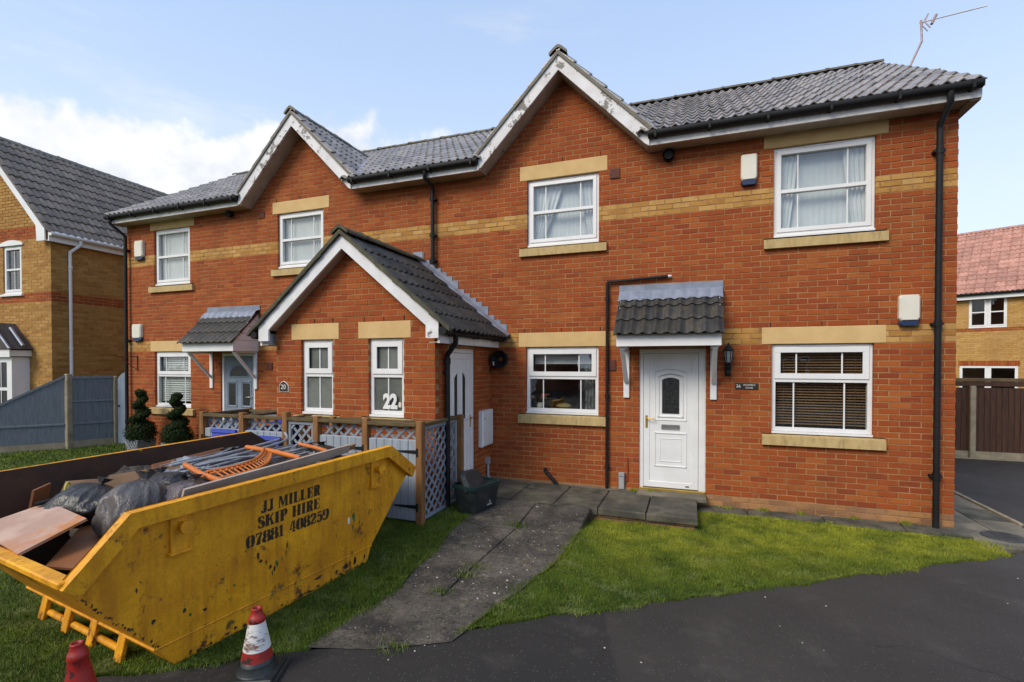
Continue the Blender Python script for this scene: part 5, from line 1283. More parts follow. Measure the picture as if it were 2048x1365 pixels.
for k in range(9):
    a = k * 2.4; r = .012 + .055 * (k / 9); m.lathe([(0, -.016), (.024, -.004), (.028, .01), (.0, .018)], (-2.66 + r * math.cos(a), .25 + r * .6 * math.sin(a), 1.46 + .03 * math.sin(k * 1.7)), 7)
m.build('blooms', mat('red_bloom', (.45, .08, .03), (.55, .16, .05), .7), fl_)

# television aerial on the right-hand end of the ridge
ae = thing('television_aerial', (3.0, 3.05, 7.0), 'television aerial on a cranked mast at the right-hand end of the roof', 'aerial')
ma = mat('aerial_metal', (.42, .30, .27), (.30, .20, .18), .5, 20, metal=.3); mw = mat('aerial_pale', (.70, .68, .66), (.55, .52, .50), .5)
m = MB(); m.tube([(3.06, 2.95, 7.02), (3.26, 2.95, 7.50), (3.245, 2.95, 7.86)], .017, 8); m.build('mast', ma, ae)
B0, B1 = Vector((3.24, 2.95, 7.82)), Vector((4.14, 2.95, 7.885)); dB = (B1 - B0)
m = MB(); m.tube([B0 - dB * .02, B1], .010, 6); m.build('boom', mw, ae)
for k in range(9):
    p = B0 + dB * (.30 + k * .085); m = MB(); w_ = .05; m.tube([p + Vector((-.02, -w_, -.03)), p, p + Vector((.02, w_, .03))], .007, 5); m.build('director', mw, ae)
m = MB()
for s in (-1, 1):
    m.tube([B0 + dB * .06, B0 + dB * .10 + Vector((.03, s * .04, s * .145))], .010, 5); m.tube([B0 + dB * .06 + Vector((0, .10, 0)), B0 + dB * .10 + Vector((.03, .10 + s * .04, s * .14))], .008, 5)
m.build('reflector', ma, ae)
m = MB(); p = B0 + dB * .20; m.tube([p + Vector((-.035, -.02, -.085)), p + Vector((.045, .02, .085))], .022, 6); m.build('dipole', ma, ae)
m = MB(); m.tube([(3.20, 2.98, 7.02), (3.51, 2.95, 6.985)], .010, 6); m.tube([(3.50, 2.95, 6.986), (3.525, 2.95, 6.983)], .02, 8); m.build('stay', mw, ae)

# ================================================================== bin store
BS = thing('bin_store', (-5.2, -2.28, .1), 'grey-blue slatted bin store with orange timber posts and lattice panels', 'bin store')
PXS = [-7.03, -6.27, -5.50, -4.99, -4.23, -3.46]; FY = -2.28; BZ = .05
def post(x, y, h, s=.042, z0=None):
    m = MB(); m.bbox(x - s, x + s, y - s, y + s, BZ - .05 if z0 is None else z0, h, .005); return m.build('post', M['timber'], BS)
for x, h in zip(PXS, (1.30, 1.31, 1.345, 1.305, 1.31, 1.30)): post(x, FY, h)
for x, y, h in ((-3.40, -1.32, 1.29), (-7.03, -1.50, 1.28), (-6.27, -1.50, 1.29), (-5.50, -1.98, 1.29), (-4.99, -1.98, 1.27)): post(x, y, h, .038)
def railx(x0, x1, y, z, w=.045, h=.04): m = MB(); m.bbox(x0, x1, y - w, y + w, z, z + h, .004); m.build('rail', M['rail'], BS)
for x0, x1 in zip(PXS, PXS[1:]): railx(x0 + .043, x1 - .043, FY, 1.235)
railx(-6.99, -6.31, -1.50, 1.22); railx(-6.23, -5.54, -1.50, 1.22); railx(-5.46, -5.03, -1.98, 1.22, .03); railx(-4.95, -3.56, -1.945, 1.22, .03)
m = MB(); m.bbox(-3.46 - .045, -3.46 + .045, FY + .043, -1.36, 1.235, 1.275, .004); m.build('rail', M['rail'], BS)
m = MB(); m.bbox(-7.07, -6.99, FY + .043, -1.54, 1.235, 1.275, .004); m.build('rail', M['rail'], BS)
for x in (-6.27, -5.5): m = MB(); m.bbox(x - .04, x + .04, FY + .043, -1.54 if x < -6 else -1.60, 1.237, 1.273, .004); m.build('rail', M['rail'], BS)
def lattice(T, a0, a1, b0, b1, pitch=.150, w=.044, frame=True):
    """diagonal slats clipped to a rectangle, one layer crossing in front of the other"""
    par = MB(); fr = .04
    if frame:
        for q in ((a0, a1, b1 - fr, b1), (a0, a1, b0, b0 + fr)): bboxT(par, T, q[0], q[1], -.018, .018, q[2], q[3])
        for q in ((a0, a0 + fr), (a1 - fr, a1)): bboxT(par, T, q[0], q[1], -.0175, .0175, b0 + fr, b1 - fr)
        a0, a1, b0, b1 = a0 + fr - .006, a1 - fr + .006, b0 + fr - .006, b1 - fr + .006
    else: bboxT(par, T, a0, a1, -.012, .012, b0, b0 + .012)
    pan = par.build('lattice_panel', M['grey_lattice'], BS)
    W_, H_ = a1 - a0, b1 - b0
    for lay_, sg in ((-.009, 1), (.001, -1)):
        c = -H_ if sg > 0 else 0
        k = 0
        cc = -H_ + pitch * .4
        while cc < W_:
            # line a = cc + b*1 within the panel (mirrored for sg<0)
            s0 = max(0, -cc); s1 = min(H_, W_ - cc)
            if s1 - s0 > .03:
                h = w * .7071
                pts = [(cc + s0 - h * .5, s0 + h * .5), (cc + s0 + h * .5, s0 - h * .5), (cc + s1 + h * .5, s1 - h * .5), (cc + s1 - h * .5, s1 + h * .5)]
                pts = [(min(max(p, 0), W_), min(max(q, 0), H_)) for p, q in pts]
                if sg < 0: pts = [(W_ - p, q) for p, q in pts][::-1]
                m = MB(); m.prism([(a0 + p, b0 + q) for p, q in pts], lay_, lay_ + .008, lambda a, b, d: T(a, d, b)); m.build('lattice_slat', M['grey_lattice'], pan)
            cc += pitch * 1.4142 * .5 * 2 * .72
    return pan
TB = lambda a, d, b: (a, FY + d, b)
def store_door(a0, a1, b0, b1, hinge):
    m = MB()
    for b in (.32, 1.0): bboxT(m, TB, a0 + .01, a1 - .01, .005, .03, b, b + .07)
    dr = m.build('store_door', M['grey_paint'], BS); n = 6; w = (a1 - a0) / n
    for i in range(n):
        m = MB(); bboxT(m, TB, a0 + i * w + .0018, a0 + (i + 1) * w - .0018, -.016, .0045, b0, b1, .005); m.build('door_board', M['grey_paint'], dr)
    for b in (.27, .93):
        m = MB(); s = 1 if hinge == 'L' else -1; h = a0 if s > 0 else a1
        m.prism([(h - s * .06, b - .022), (h, b - .022), (h + s * .30, b - .008), (h + s * .32, b), (h + s * .30, b + .008), (h, b + .022), (h - s * .06, b + .022)][::s], -.024, -.0165, lambda a, bb, d: TB(a, d, bb))
        bboxT(m, TB, min(h - s * .035, h - s * .01), max(h - s * .035, h - s * .01), -.052, -.0245, b - .05, b + .05); m.build('hinge', M['black'], dr)
for a0, a1, hg in ((-6.985, -6.315, 'L'), (-6.225, -5.545, 'R'), (-4.945, -4.275, 'R'), (-4.185, -3.505, 'R')): store_door(a0, a1, .10, 1.065, hg)
lattice(TB, -5.455, -5.035, .12, 1.225)
for a0, a1 in ((-6.985, -6.315), (-6.225, -5.545), (-4.945, -4.275), (-4.185, -3.505)): lattice(lambda a, d, b: (a, FY + .05 + d, b), a0, a1, 1.03, 1.232, frame=False)
TBS = lambda a, d, b: (-3.455 - d, a, b)
lattice(TBS, FY + .045, -1.36, .10, 1.23)
lattice(lambda a, d, b: (-7.03 - d, a, b), FY + .045, -1.54, .10, 1.23)
lattice(lambda a, d, b: (a, -1.50 + d, b), -6.98, -6.32, .3, 1.21); lattice(lambda a, d, b: (a, -1.50 + d, b), -6.22, -5.56, .3, 1.21)
def wheelie(x, y, label, zt=1.02):
    o = thing('wheelie_bin', (x, y, .08), label, 'wheelie bin', 'blue wheelie bins in the bin store')
    m = MB(); A = [(x - .22, y - .24), (x + .22, y - .24), (x + .22, y + .24), (x - .22, y + .24)]
    vs = [(x + (a - x) * .8, y + (b - y) * .8, .14) for a, b in A] + [(a, b, zt - .06) for a, b in A]
    m.add(vs, [(3, 2, 1, 0), (0, 1, 5, 4), (1, 2, 6, 5), (2, 3, 7, 6), (3, 0, 4, 7), (4, 5, 6, 7)]); m.bbox(x - .245, x + .245, y - .265, y + .265, zt - .10, zt - .055, .01); m.build('body', M['blue'], o)
    m = MB(); m.smooth = True; n = 7; g = [[(x - .25 + .5 * i / n, y - .28 + .56 * j / n, zt - .045 + .075 * math.sin(math.pi * (.08 + .84 * i / n)) ** .7 * math.sin(math.pi * (.1 + .8 * j / n)) ** .5) for i in range(n + 1)] for j in range(n + 1)]
    m.add([p for r in g for p in r], [(j * (n + 1) + i, j * (n + 1) + i + 1, (j + 1) * (n + 1) + i + 1, (j + 1) * (n + 1) + i) for i in range(n) for j in range(n)]); m.build('lid', M['blue'], o)
    for s in (-1, 1):
        m = MB(); m.tube([(x + s * .20, y + .2, .16), (x + s * .24, y + .2, .16)], .09, 14); m.build('wheel', M['black'], o)
wheelie(-5.86, -1.86, 'blue wheelie bin with a domed lid in the second compartment of the bin store', 1.16)
wheelie(-6.63, -1.86, 'blue wheelie bin in the leftmost compartment of the bin store, lid just showing', 1.0)
wheelie(-5.24, -1.70 - .0, 'blue wheelie bin behind the narrow lattice panel of the bin store', 1.05) if False else None

def blue_sheet(x0, x1, z0, z1, label):
    o = thing('plastic_sheet', ((x0 + x1) / 2, FY - .05, z0), label, 'plastic sheet', 'blue plastic sheets hung over the store doors')
    m = MB(); T = Matrix.Translation((0, FY - .055, z1)) @ Matrix.Rotation(R(-14), 4, 'X'); m.bbox(x0, x1, -.012, .012, -(z1 - z0), 0, .008, T); m.bbox(x0 - .01, x1 + .01, -.03, .012, -.05, .012, .008, T); m.build('panel', M['blue'], o)
blue_sheet(-6.77, -6.33, .62, 1.06, 'blue plastic sheet hung over the leftmost door of the bin store')
blue_sheet(-5.95, -5.55, .60, 1.00, 'blue plastic sheet hung over the second door of the bin store')
# recycling box and lid beside the store
RB = thing('recycling_box', (-3.06, -1.62, .09), 'black recycling box with a dark green rim standing at the end of the bin store', 'recycling box')
T = Matrix.Translation((-3.05, -1.56, .085)) @ Matrix.Rotation(R(74), 4, 'Z')
def taper(m, w0, d0, w1, d1, z0, z1, T, c=.05, cap=(True, False)):
    def rg(w, d, z): return [T @ Vector(p) for p in ((-w + c, -d, z), (w - c, -d, z), (w, -d + c, z), (w, d - c, z), (w - c, d, z), (-w + c, d, z), (-w, d - c, z), (-w, -d + c, z))]
    m.add(rg(w0, d0, z0) + rg(w1, d1, z1), [(k, (k + 1) % 8, 8 + (k + 1) % 8, 8 + k) for k in range(8)] + ([tuple(range(7, -1, -1))] if cap[0] else []) + ([tuple(range(8, 16))] if cap[1] else []))
m = MB(); taper(m, .24, .15, .285, .19, 0, .33, T); taper(m, .275, .18, .232, .142, .33, .02, T); m.build('body', M['bin_black'], RB)
m = MB(); taper(m, .300, .205, .305, .21, .318, .362, T, .055); taper(m, .305, .21, .272, .178, .362, .362, T, .055, (False, False)); taper(m, .272, .178, .272, .178, .362, .31, T, .05, (False, False)); m.build('rim', M['green_rim'], RB)
m = MB(); E_ = lambda a, b, d: T @ Vector((.06 + a, -.158 - .12 * (b - .06) - d, b))
m.prism([(-.05, .075), (.05, .075), (.042, .098), (-.042, .098)], .006, .009, E_); m.prism([(-.018, .110), (.018, .110), (.004, .150), (-.004, .150)], .006, .009, E_); m.build('emblem', M['grey_pipe'], RB)
LD = thing('box_lid', (-3.12, -1.66, .42), 'black dished lid leaning in the recycling box', 'lid', rot=None)
T3 = Matrix.Translation((-3.06, -1.66, .47)) @ Matrix.Rotation(R(74), 4, 'Z') @ Matrix.Rotation(R(62), 4, 'X') @ Matrix.Rotation(R(6), 4, 'Y')
m = MB(); taper(m, .20, .155, .17, .125, 0, .05, T3, .05, (True, True)); taper(m, .205, .16, .205, .16, -.02, .0, T3, .05, (True, True)); m.build('shell', M['bin_black'], LD)

# ================================================================== topiary
def leafmat(name, a, b): 
    m, nt, N, L, P = newmat(name); at = N.new('ShaderNodeAttribute'); at.attribute_name = 'tint'
    L.new(mixc(N, L, at.outputs['Fac'], a, b), P.inputs['Base Color']); P.inputs['Roughness'].default_value = .7; P.inputs['Specular IOR Level'].default_value = .15; return m
M['leaf'] = leafmat('box_leaf', (.006, .014, .003), (.030, .052, .010))
def topiary(x, y, z0, H, label, seed):
    rr = random.Random(seed); o = thing('spiral_topiary', (x, y, z0), label, 'topiary', 'spiral box trees in pots by the left-hand flat')
    m = MB(); s = .19; A = [(-s, -s), (s, -s), (s, s), (-s, s)]
    m.add([(x + a * .85, y + b * .85, z0) for a, b in A] + [(x + a, y + b, z0 + .36) for a, b in A], [(3, 2, 1, 0), (0, 1, 5, 4), (1, 2, 6, 5), (2, 3, 7, 6), (3, 0, 4, 7), (4, 5, 6, 7)])
    pt = m.build('planter', mat('lattice_planter', (.20, .21, .22), (.15, .155, .16), .7, 8), o)
    for sg in (-1, 1):
        for k in range(-3, 5):
            a = k * .10 - (.05 if sg > 0 else 0); m = MB(); p0, p1 = (a, 0), (a + sg * .30, .34)
            q = [(min(max(p0[0], -s), s), p0[1]), (min(max(p1[0], -s), s), p1[1])]
            m.tube([(x + q[0][0] * .86, y - s * .87 - .006, z0 + .015), (x + q[1][0] * .98, y - s - .006, z0 + .345)], .009, 4); m.build('planter_lath', M['grey_pipe'], pt)
    m = MB(); m.tube([(x, y, z0 + .3), (x, y, z0 + .36 + H * .95)], [.022, .012], 7); m.build('trunk', M['timber'], o)
    m = MB(); vs = []
    turns = 2.4; zb = z0 + .40
    def leaf(p, n):
        t = Vector((rr.uniform(-1, 1), rr.uniform(-1, 1), rr.uniform(-1, 1))); n = (n + t * .7).normalized(); u = n.cross(Vector((rr.uniform(-1, 1), rr.uniform(-1, 1), .3))).normalized(); v = n.cross(u); s_ = rr.uniform(.012, .022)
        m.ct = rr.random() ** 1.4; m.quad(p - u * s_, p + v * s_ * .6, p + u * s_, p - v * s_ * .6)
    def blob(c, r, n):
        for _ in range(n):
            d = Vector((rr.gauss(0, 1), rr.gauss(0, 1), rr.gauss(0, .85))).normalized(); leaf(Vector(c) + Vector((d.x * r, d.y * r, d.z * r * .8)) * (rr.uniform(.72, 1.04) if rr.random() < .9 else 1.12), d)
    blob((x, y, zb + .12), .27, 3000); blob((x + .02, y, zb + .04), .25, 1700)
    nseg = 34
    for i in range(nseg):
        t = i / (nseg - 1); an = turns * 2 * math.pi * t + seed; rad = .085 * (1 - t) ** .8 + .03; c = (x + math.cos(an) * rad, y + math.sin(an) * rad, zb + .22 + (H - .30) * t)
        blob(c, .118 * (1 - t * .40), 260)
    blob((x, y, zb + H - .08), .105, 420)
    for i in range(9): t = i / 8; blob((x, y, zb + .25 + (H - .4) * t), .13 - .06 * t, 150)
    m.build('foliage', M['leaf'], o)
topiary(-11.22, -.42, .06, 1.0, 'tall dark spiral box tree in a lattice planter nearest the corner of the flats', 1)
topiary(-10.15, -.42, .05, .96, 'spiral box tree in a planter under the leftmost ground-floor window', 4)

# ================================================================== the skip
def yellow():
    m, nt, N, L, P = newmat('skip_yellow'); tc = N.new('ShaderNodeTexCoord'); p = tc.outputs['Object']
    sp = N.new('ShaderNodeSeparateXYZ'); L.new(p, sp.inputs[0])
    c = mixc(N, L, rmp(N, L, nz(N, L, p, 3.2, 6, .62), .30, .70), (.66, .265, .008), (.93, .45, .013))
    c = mixc(N, L, rmp(N, L, nz(N, L, stretch(N, L, p, (5, 5, .6)), 3, 6, .65), .46, .72, 0, .7), c, (.42, .155, .010))
    c = mixc(N, L, rmp(N, L, nz(N, L, p, 1.3, 5, .6), .44, .68, 0, .55), c, (.44, .165, .009))
    c = mixc(N, L, rmp(N, L, nz(N, L, p, 60, 4), .45, .7, 0, .25), c, (.22, .09, .01))
    n = nz(N, L, stretch(N, L, p, (1, 1, .75)), 8.5, 9, .74); big = nz(N, L, p, 1.9, 3)
    k = N.new('ShaderNodeMath'); k.operation = 'ADD'; L.new(n, k.inputs[0]); L.new(rmp(N, L, big, .3, .7, -.06, .07), k.inputs[1])
    low = rmp(N, L, sp.outputs[2], .0, .22, .075, 0); k2 = N.new('ShaderNodeMath'); k2.operation = 'ADD'; L.new(k.outputs[0], k2.inputs[0]); L.new(low, k2.inputs[1])
    g = nz(N, L, p, 2.6, 4); gc = mixc(N, L, rmp(N, L, g, .54, .58), (.045, .020, .010), (.05, .16, .035))
    c = mixc(N, L, rmp(N, L, k2.outputs[0], .642, .658), c, gc)
    rust = rmp(N, L, k2.outputs[0], .575, .66, 0, .65); c = mixc(N, L, rust, c, (.20, .075, .015))
    L.new(c, P.inputs['Base Color']); P.inputs['Roughness'].default_value = .5; P.inputs['Specular IOR Level'].default_value = .4
    bump(N, L, P, nz(N, L, p, 5, 5, .6), .35, .02); return m
M['yellow'] = yellow()
def inner():
    m, nt, N, L, P = newmat('skip_rust'); tc = N.new('ShaderNodeTexCoord'); p = tc.outputs['Object']
    sp = N.new('ShaderNodeSeparateXYZ'); L.new(p, sp.inputs[0])
    c = mixc(N, L, rmp(N, L, nz(N, L, p, 5, 6, .65), .35, .7), (.026, .010, .005), (.062, .025, .010))
    n = nz(N, L, stretch(N, L, p, (1, 1, .45)), 5.5, 7, .7); up = rmp(N, L, sp.outputs[2], .80, 1.14, -.12, .085)
    k = N.new('ShaderNodeMath'); k.operation = 'ADD'; L.new(n, k.inputs[0]); L.new(up, k.inputs[1])
    c = mixc(N, L, rmp(N, L, k.outputs[0], .705, .715), c, (.60, .31, .02))
    L.new(c, P.inputs['Base Color']); P.inputs['Roughness'].default_value = .8; bump(N, L, P, n, .4, .01); return m
M['rust'] = inner()
M['stencil'] = mat('stencil_black', (.012, .011, .010), (.03, .02, .012), .6, 40, lo=.45, hi=.75, dirt=(.40, .19, .02), dscale=26, dlo=.63, dhi=.68)
SK_A = Vector((-3.704, -5.093, -.052))
e = Vector((.1361, .9907, .022)).normalized(); vv = Vector((-.9907, .1361, 0)).normalized(); ww = e.cross(vv)
SKM = Matrix(((e.x, vv.x, ww.x, SK_A.x), (e.y, vv.y, ww.y, SK_A.y), (e.z, vv.z, ww.z, SK_A.z), (0, 0, 0, 1)))
SK = thing('skip', (0, 0, 0), 'yellow steel builders skip heaped with rubbish on the front lawn', 'skip'); SK.matrix_world = SKM
W0 = 1.97
vn = lambda w: -.06 * max(0, w - .16) / .98
vf = lambda w: W0 + .18 * max(0, w - .16) / .98
prof = [(0, 0), (1.78, 0), (1.85, .16), (2.44, .86), (2.05, 1.15), (-.28, 1.14), (-.60, .82), (-.11, .16)]
for nm, vfun, s in (('near', vn, 1), ('far', vf, -1)):
    m = MB()
    lo = [prof[i] for i in (0, 1, 2, 7)]; hi = [prof[i] for i in (7, 2, 3, 4, 5, 6)]
    for poly in (lo, hi):
        f = [(u, vfun(w), w) for u, w in poly]; g = [(u, vfun(w) + s * .008, w) for u, w in poly]
        n = len(f); m.cm = 0; m.add(f, [tuple(range(n)) if s > 0 else tuple(range(n - 1, -1, -1))]); m.cm = 1; m.add(g, [tuple(range(n - 1, -1, -1)) if s > 0 else tuple(range(n))])
    m.build('side_panel', [M['yellow'], M['rust']], SK, local=True)
    # folded rim that follows the top of the side
    path = [(-.615, .795), (-.285, 1.135), (2.05, 1.15), (2.455, .845)]
    offp = [(-.535, .722), (-.24, 1.032), (2.005, 1.045), (2.39, .752)]
    m = MB(); n = 4; k = .068
    o1 = [(u, vfun(w) - s * k, w) for u, w in path]; o2 = [(u, vfun(w) - s * k, w) for u, w in offp]; i1 = [(u, vfun(w) + s * .006, w) for u, w in path]; i2 = [(u, vfun(w) - s * .002, w) for u, w in offp]
    fs = []
    for q in range(3): fs += [(q, 4 + q, 5 + q, 1 + q), (8 + q, q, 1 + q, 9 + q), (4 + q, 12 + q, 13 + q, 5 + q), (12 + q, 8 + q, 9 + q, 13 + q)]
    fs += [(0, 8, 12, 4), (3, 7, 15, 11)]
    m.add(o1 + o2 + i1 + i2, fs if s > 0 else [f[::-1] for f in fs]); m.m = [1 if k_ in (3, 7, 11) else 0 for k_ in range(len(m.f))]; m.build('rim', [M['yellow'], M['rust']], SK, local=True)
    m = MB(); m.tube([(-.115, vfun(.16) - s * .003, .165), (1.855, vfun(.16) - s * .003, .165)], .007, 5); m.build('weld_seam', M['yellow'], SK, local=True)
    for u, w in ((.02, .955), (1.865, .945)):
        m = MB(); v0 = vfun(w) + (.032 if s < 0 else 0)
        m.bbox(u - .055, u + .055, min(v0 - s * .022, v0 + s * .004), max(v0 - s * .022, v0 + s * .004), w - .17, w + .115, .006)
        m.bbox(u - .07, u + .07, min(v0 - s * .04, v0 - s * .0), max(v0 - s * .04, v0), w - .185, w - .165, .004)
        m.smooth = True; m.tube([(u + .01, v0 - s * .02, w - .0), (u + .01, v0 - s * .085, w), (u + .01, v0 - s * .086, w), (u + .01, v0 - s * .105, w)], [.028, .028, .044, .044], 14); m.build('lifting_lug', M['yellow'], SK, local=True)
for s, pa_, pb_ in ((1, (-.60, .82), (-.11, .16)), (-1, (2.44, .86), (1.85, .16))):
    m = MB(); base = (0, 0) if s > 0 else (1.78, 0)
    for (a, b) in ((pa_, pb_), (pb_, base)):
        q = [(a[0], vn(a[1]), a[1]), (a[0], vf(a[1]), a[1]), (b[0], vf(b[1]), b[1]), (b[0], vn(b[1]), b[1])]
        if s > 0: q = q[::-1]
        m.cm = 0; m.quad(*q[::-1]); m.cm = 1; q2 = [(u + s * .012, v, w + .004) for u, v, w in q]; m.quad(*q2)
    m.build('end_panel', [M['yellow'], M['rust']], SK, local=True)
    m = MB(); u, w = pa_; x0, x1 = sorted((u - s * .022, u + s * .062)); m.bbox(x0, x1, vn(w) - .03, vf(w) + .03, w - .030, w + .012, .008); m.build('end_rim', M['yellow'], SK, local=True)
    m = MB(); u, w = pb_; m.tube([(u - s * .006, .0, w), (u - s * .006, W0, w)], .012, 6); m.build('weld_seam', M['yellow'], SK, local=True)
    for v in (.40, .80, 1.20, 1.60):
        m = MB(); x0, x1 = sorted((u - s * .075, u - s * .035)); T = Matrix.Translation((u - s * .022, v, .075)) @ Matrix.Rotation(s * R(14), 4, 'Y'); m.bbox(-.016, .016, -.045, .045, -.085, .085, .004, T); m.build('rear_lug', M['yellow'], SK, local=True)
    m = MB(); m.smooth = True; m.tube([(u - s * .005, .42, .045), (u - s * .005, 1.60, .045)], .024, 10); m.build('tipping_bar', M['yellow'], SK, local=True)
m = MB(); m.cm = 0; m.quad((0, 0, 0), (0, W0, 0), (1.78, W0, 0), (1.78, 0, 0)); m.cm = 1; m.quad((0, 0, .01), (1.78, 0, .01), (1.78, W0, .01), (0, W0, .01)); m.build('floor_panel', [M['yellow'], M['rust']], SK, local=True)

# stencilled lettering
def smooth_pts(pts, k=5):
    out = []
    for i in range(len(pts) - 1):
        p0 = pts[max(0, i - 1)]; p1 = pts[i]; p2 = pts[i + 1]; p3 = pts[min(len(pts) - 1, i + 2)]
        for j in range(k):
            t = j / k; out.append(tuple(.5 * (2 * b + (c - a) * t + (2 * a - 5 * b + 4 * c - d) * t * t + (3 * b - a - 3 * c + d) * t ** 3) for a, b, c, d in zip(p0, p1, p2, p3)))
    return out + [pts[-1]]
def S_(*pts):
    sp = smooth_pts(list(pts)); L_, R_ = [], []
    for i, (x, y, w) in enumerate(sp):
        a = sp[max(0, i - 1)]; b = sp[min(len(sp) - 1, i + 1)]; dx, dy = b[0] - a[0], b[1] - a[1]; l = math.hypot(dx, dy) or 1
        w = w * 1.38; L_.append((x - dy / l * w / 2, y + dx / l * w / 2)); R_.append((x + dy / l * w / 2, y - dx / l * w / 2))
    return [[L_[i], R_[i], R_[i + 1], L_[i + 1]] for i in range(len(L_) - 1)]
def B_(x0, x1, y0, y1): return [[(x0, y0), (x1, y0), (x1, y1), (x0, y1)]]
def bar(x): return B_(x - .035, x + .285, 0, 1) + B_(x - .08, x + .33, 0, .075) + B_(x - .08, x + .33, .925, 1)
EIGHT = S_((.27, .96, .10), (.11, .86, .17), (.13, .64, .19), (.27, .53, .12)) + S_((.37, .96, .10), (.52, .86, .17), (.51, .64, .19), (.37, .53, .12)) + S_((.27, .50, .12), (.08, .36, .21), (.09, .13, .22), (.27, .04, .10)) + S_((.37, .50, .12), (.56, .36, .21), (.55, .13, .22), (.37, .04, .10))
GLY = {
 'I': (bar(.08), .46), 'L': (bar(.08) + B_(.36, .68, 0, .08) + [[(.60, .08), (.68, .08), (.68, .34), (.64, .34)]], .72),
 'E': (bar(.08) + B_(.36, .68, .925, 1) + [[(.60, .70), (.68, .70), (.68, .925), (.62, .925)]] + B_(.36, .52, .47, .54) + B_(.46, .54, .37, .64) + B_(.36, .70, 0, .08) + [[(.62, .08), (.70, .08), (.70, .33), (.66, .33)]], .74),
 'M': (B_(.06, .15, 0, .97) + B_(0, .24, 0, .07) + [[(.05, 1), (.30, 1), (.56, .22), (.44, .0)]] + [[(.80, 1), (.70, 1), (.50, .30), (.55, .14)]] + B_(.72, .96, 0, 1) + B_(.66, 1.02, 0, .075) + B_(.74, 1.02, .93, 1), 1.06),
 'J': (B_(.24, .49, .30, 1) + B_(.16, .57, .925, 1) + S_((.365, .31, .25), (.34, .12, .22), (.22, .03, .10), (.08, .07, .14), (.05, .19, .14)), .58),
 'R': (bar(.08) + S_((.37, .96, .09), (.58, .88, .18), (.60, .70, .20), (.50, .56, .12), (.37, .53, .07)) + S_((.40, .50, .10), (.54, .40, .20), (.58, .12, .20), (.76, .04, .09)), .80),
 'P': (bar(.08) + S_((.37, .96, .09), (.58, .88, .20), (.60, .66, .22), (.50, .50, .12), (.37, .46, .07)), .76),
 'K': (bar(.08) + S_((.72, .96, .10), (.54, .68, .10), (.37, .50, .12)) + [[(.44, .62), (.60, .66), (.84, 0), (.58, 0)]] + B_(.60, .84, .93, 1) + B_(.52, .90, 0, .07), .90),
 'H': (bar(.08) + bar(.60) + B_(.36, .44, .46, .54) + B_(.50, .58, .46, .54), .98),
 'S': (S_((.52, .72, .09), (.50, .90, .09), (.33, .965, .08), (.14, .88, .17), (.14, .68, .20), (.28, .55, .24)) + S_((.32, .50, .26), (.50, .38, .24), (.52, .16, .20), (.32, .035, .08), (.12, .10, .09), (.08, .30, .09)), .64),
 '0': (S_((.28, .97, .10), (.12, .82, .20), (.10, .5, .24), (.12, .18, .20), (.28, .03, .10)) + S_((.38, .97, .10), (.54, .82, .20), (.56, .5, .24), (.54, .18, .20), (.38, .03, .10)), .70),
 '1': (B_(.16, .40, 0, 1) + B_(.05, .52, 0, .07) + [[(.03, .74), (.14, .80), (.14, .98), (.10, .90)]], .56),
 '2': (S_((.10, .70, .17), (.14, .90, .16), (.32, .965, .09), (.52, .84, .19), (.50, .62, .20), (.28, .36, .15), (.10, .10, .13)) + B_(.06, .36, 0, .14) + B_(.40, .60, 0, .16) + [[(.52, .16), (.60, .16), (.60, .34), (.56, .34)]], .66),
 '4': ([[(.04, .26), (.14, .26), (.36, 1), (.26, 1)]] + B_(.04, .32, .24, .33) + B_(.36, .56, .24, 1) + B_(.36, .56, .0, .20) + B_(.28, .64, 0, .07) + B_(.58, .68, .24, .33), .70),
 '5': (B_(.10, .20, .52, .96) + B_(.10, .54, .86, 1) + S_((.12, .56, .08), (.30, .64, .10), (.50, .50, .20), (.52, .22, .22), (.32, .03, .10), (.12, .10, .14), (.09, .24, .16)), .66),
 '7': (B_(.04, .34, .86, 1) + B_(.38, .60, .86, 1) + [[(.04, .66), (.10, .66), (.14, .86), (.04, .86)]] + S_((.54, .86, .10), (.36, .52, .18), (.26, .0, .28)), .66),
 '8': (EIGHT, .66), '9': (S_((.26, .96, .10), (.10, .84, .19), (.10, .58, .20), (.26, .44, .10)) + S_((.36, .97, .10), (.54, .82, .21), (.56, .46, .23), (.44, .12, .18), (.26, .03, .10), (.10, .09, .14), (.09, .20, .14)), .68), ' ': ([], .40)}
m = MB()
for body, u0, u1, w0, w1 in (('JJ MILLER', .635, 1.205, .857, .950), ('SKIP HIRE', .605, 1.205, .738, .832), ('07881 408259', .513, 1.306, .614, .708)):
    tot = sum(GLY[c][1] + .06 for c in body); sx = (u1 - u0) / tot; x = u0; h = w1 - w0
    for c in body:
        for q in GLY[c][0]:
            pts = [(x + px * sx, w0 + py * h) for px, py in q]
            ar = sum(pts[i][0] * pts[(i + 1) % 4][1] - pts[(i + 1) % 4][0] * pts[i][1] for i in range(4))
            if ar < 0: pts = pts[::-1]
            m.quad(*[(a, vn(b) - .0022, b) for a, b in pts])
        x += (GLY[c][1] + .06) * sx
m.build('lettering', M['stencil'], SK, local=True)
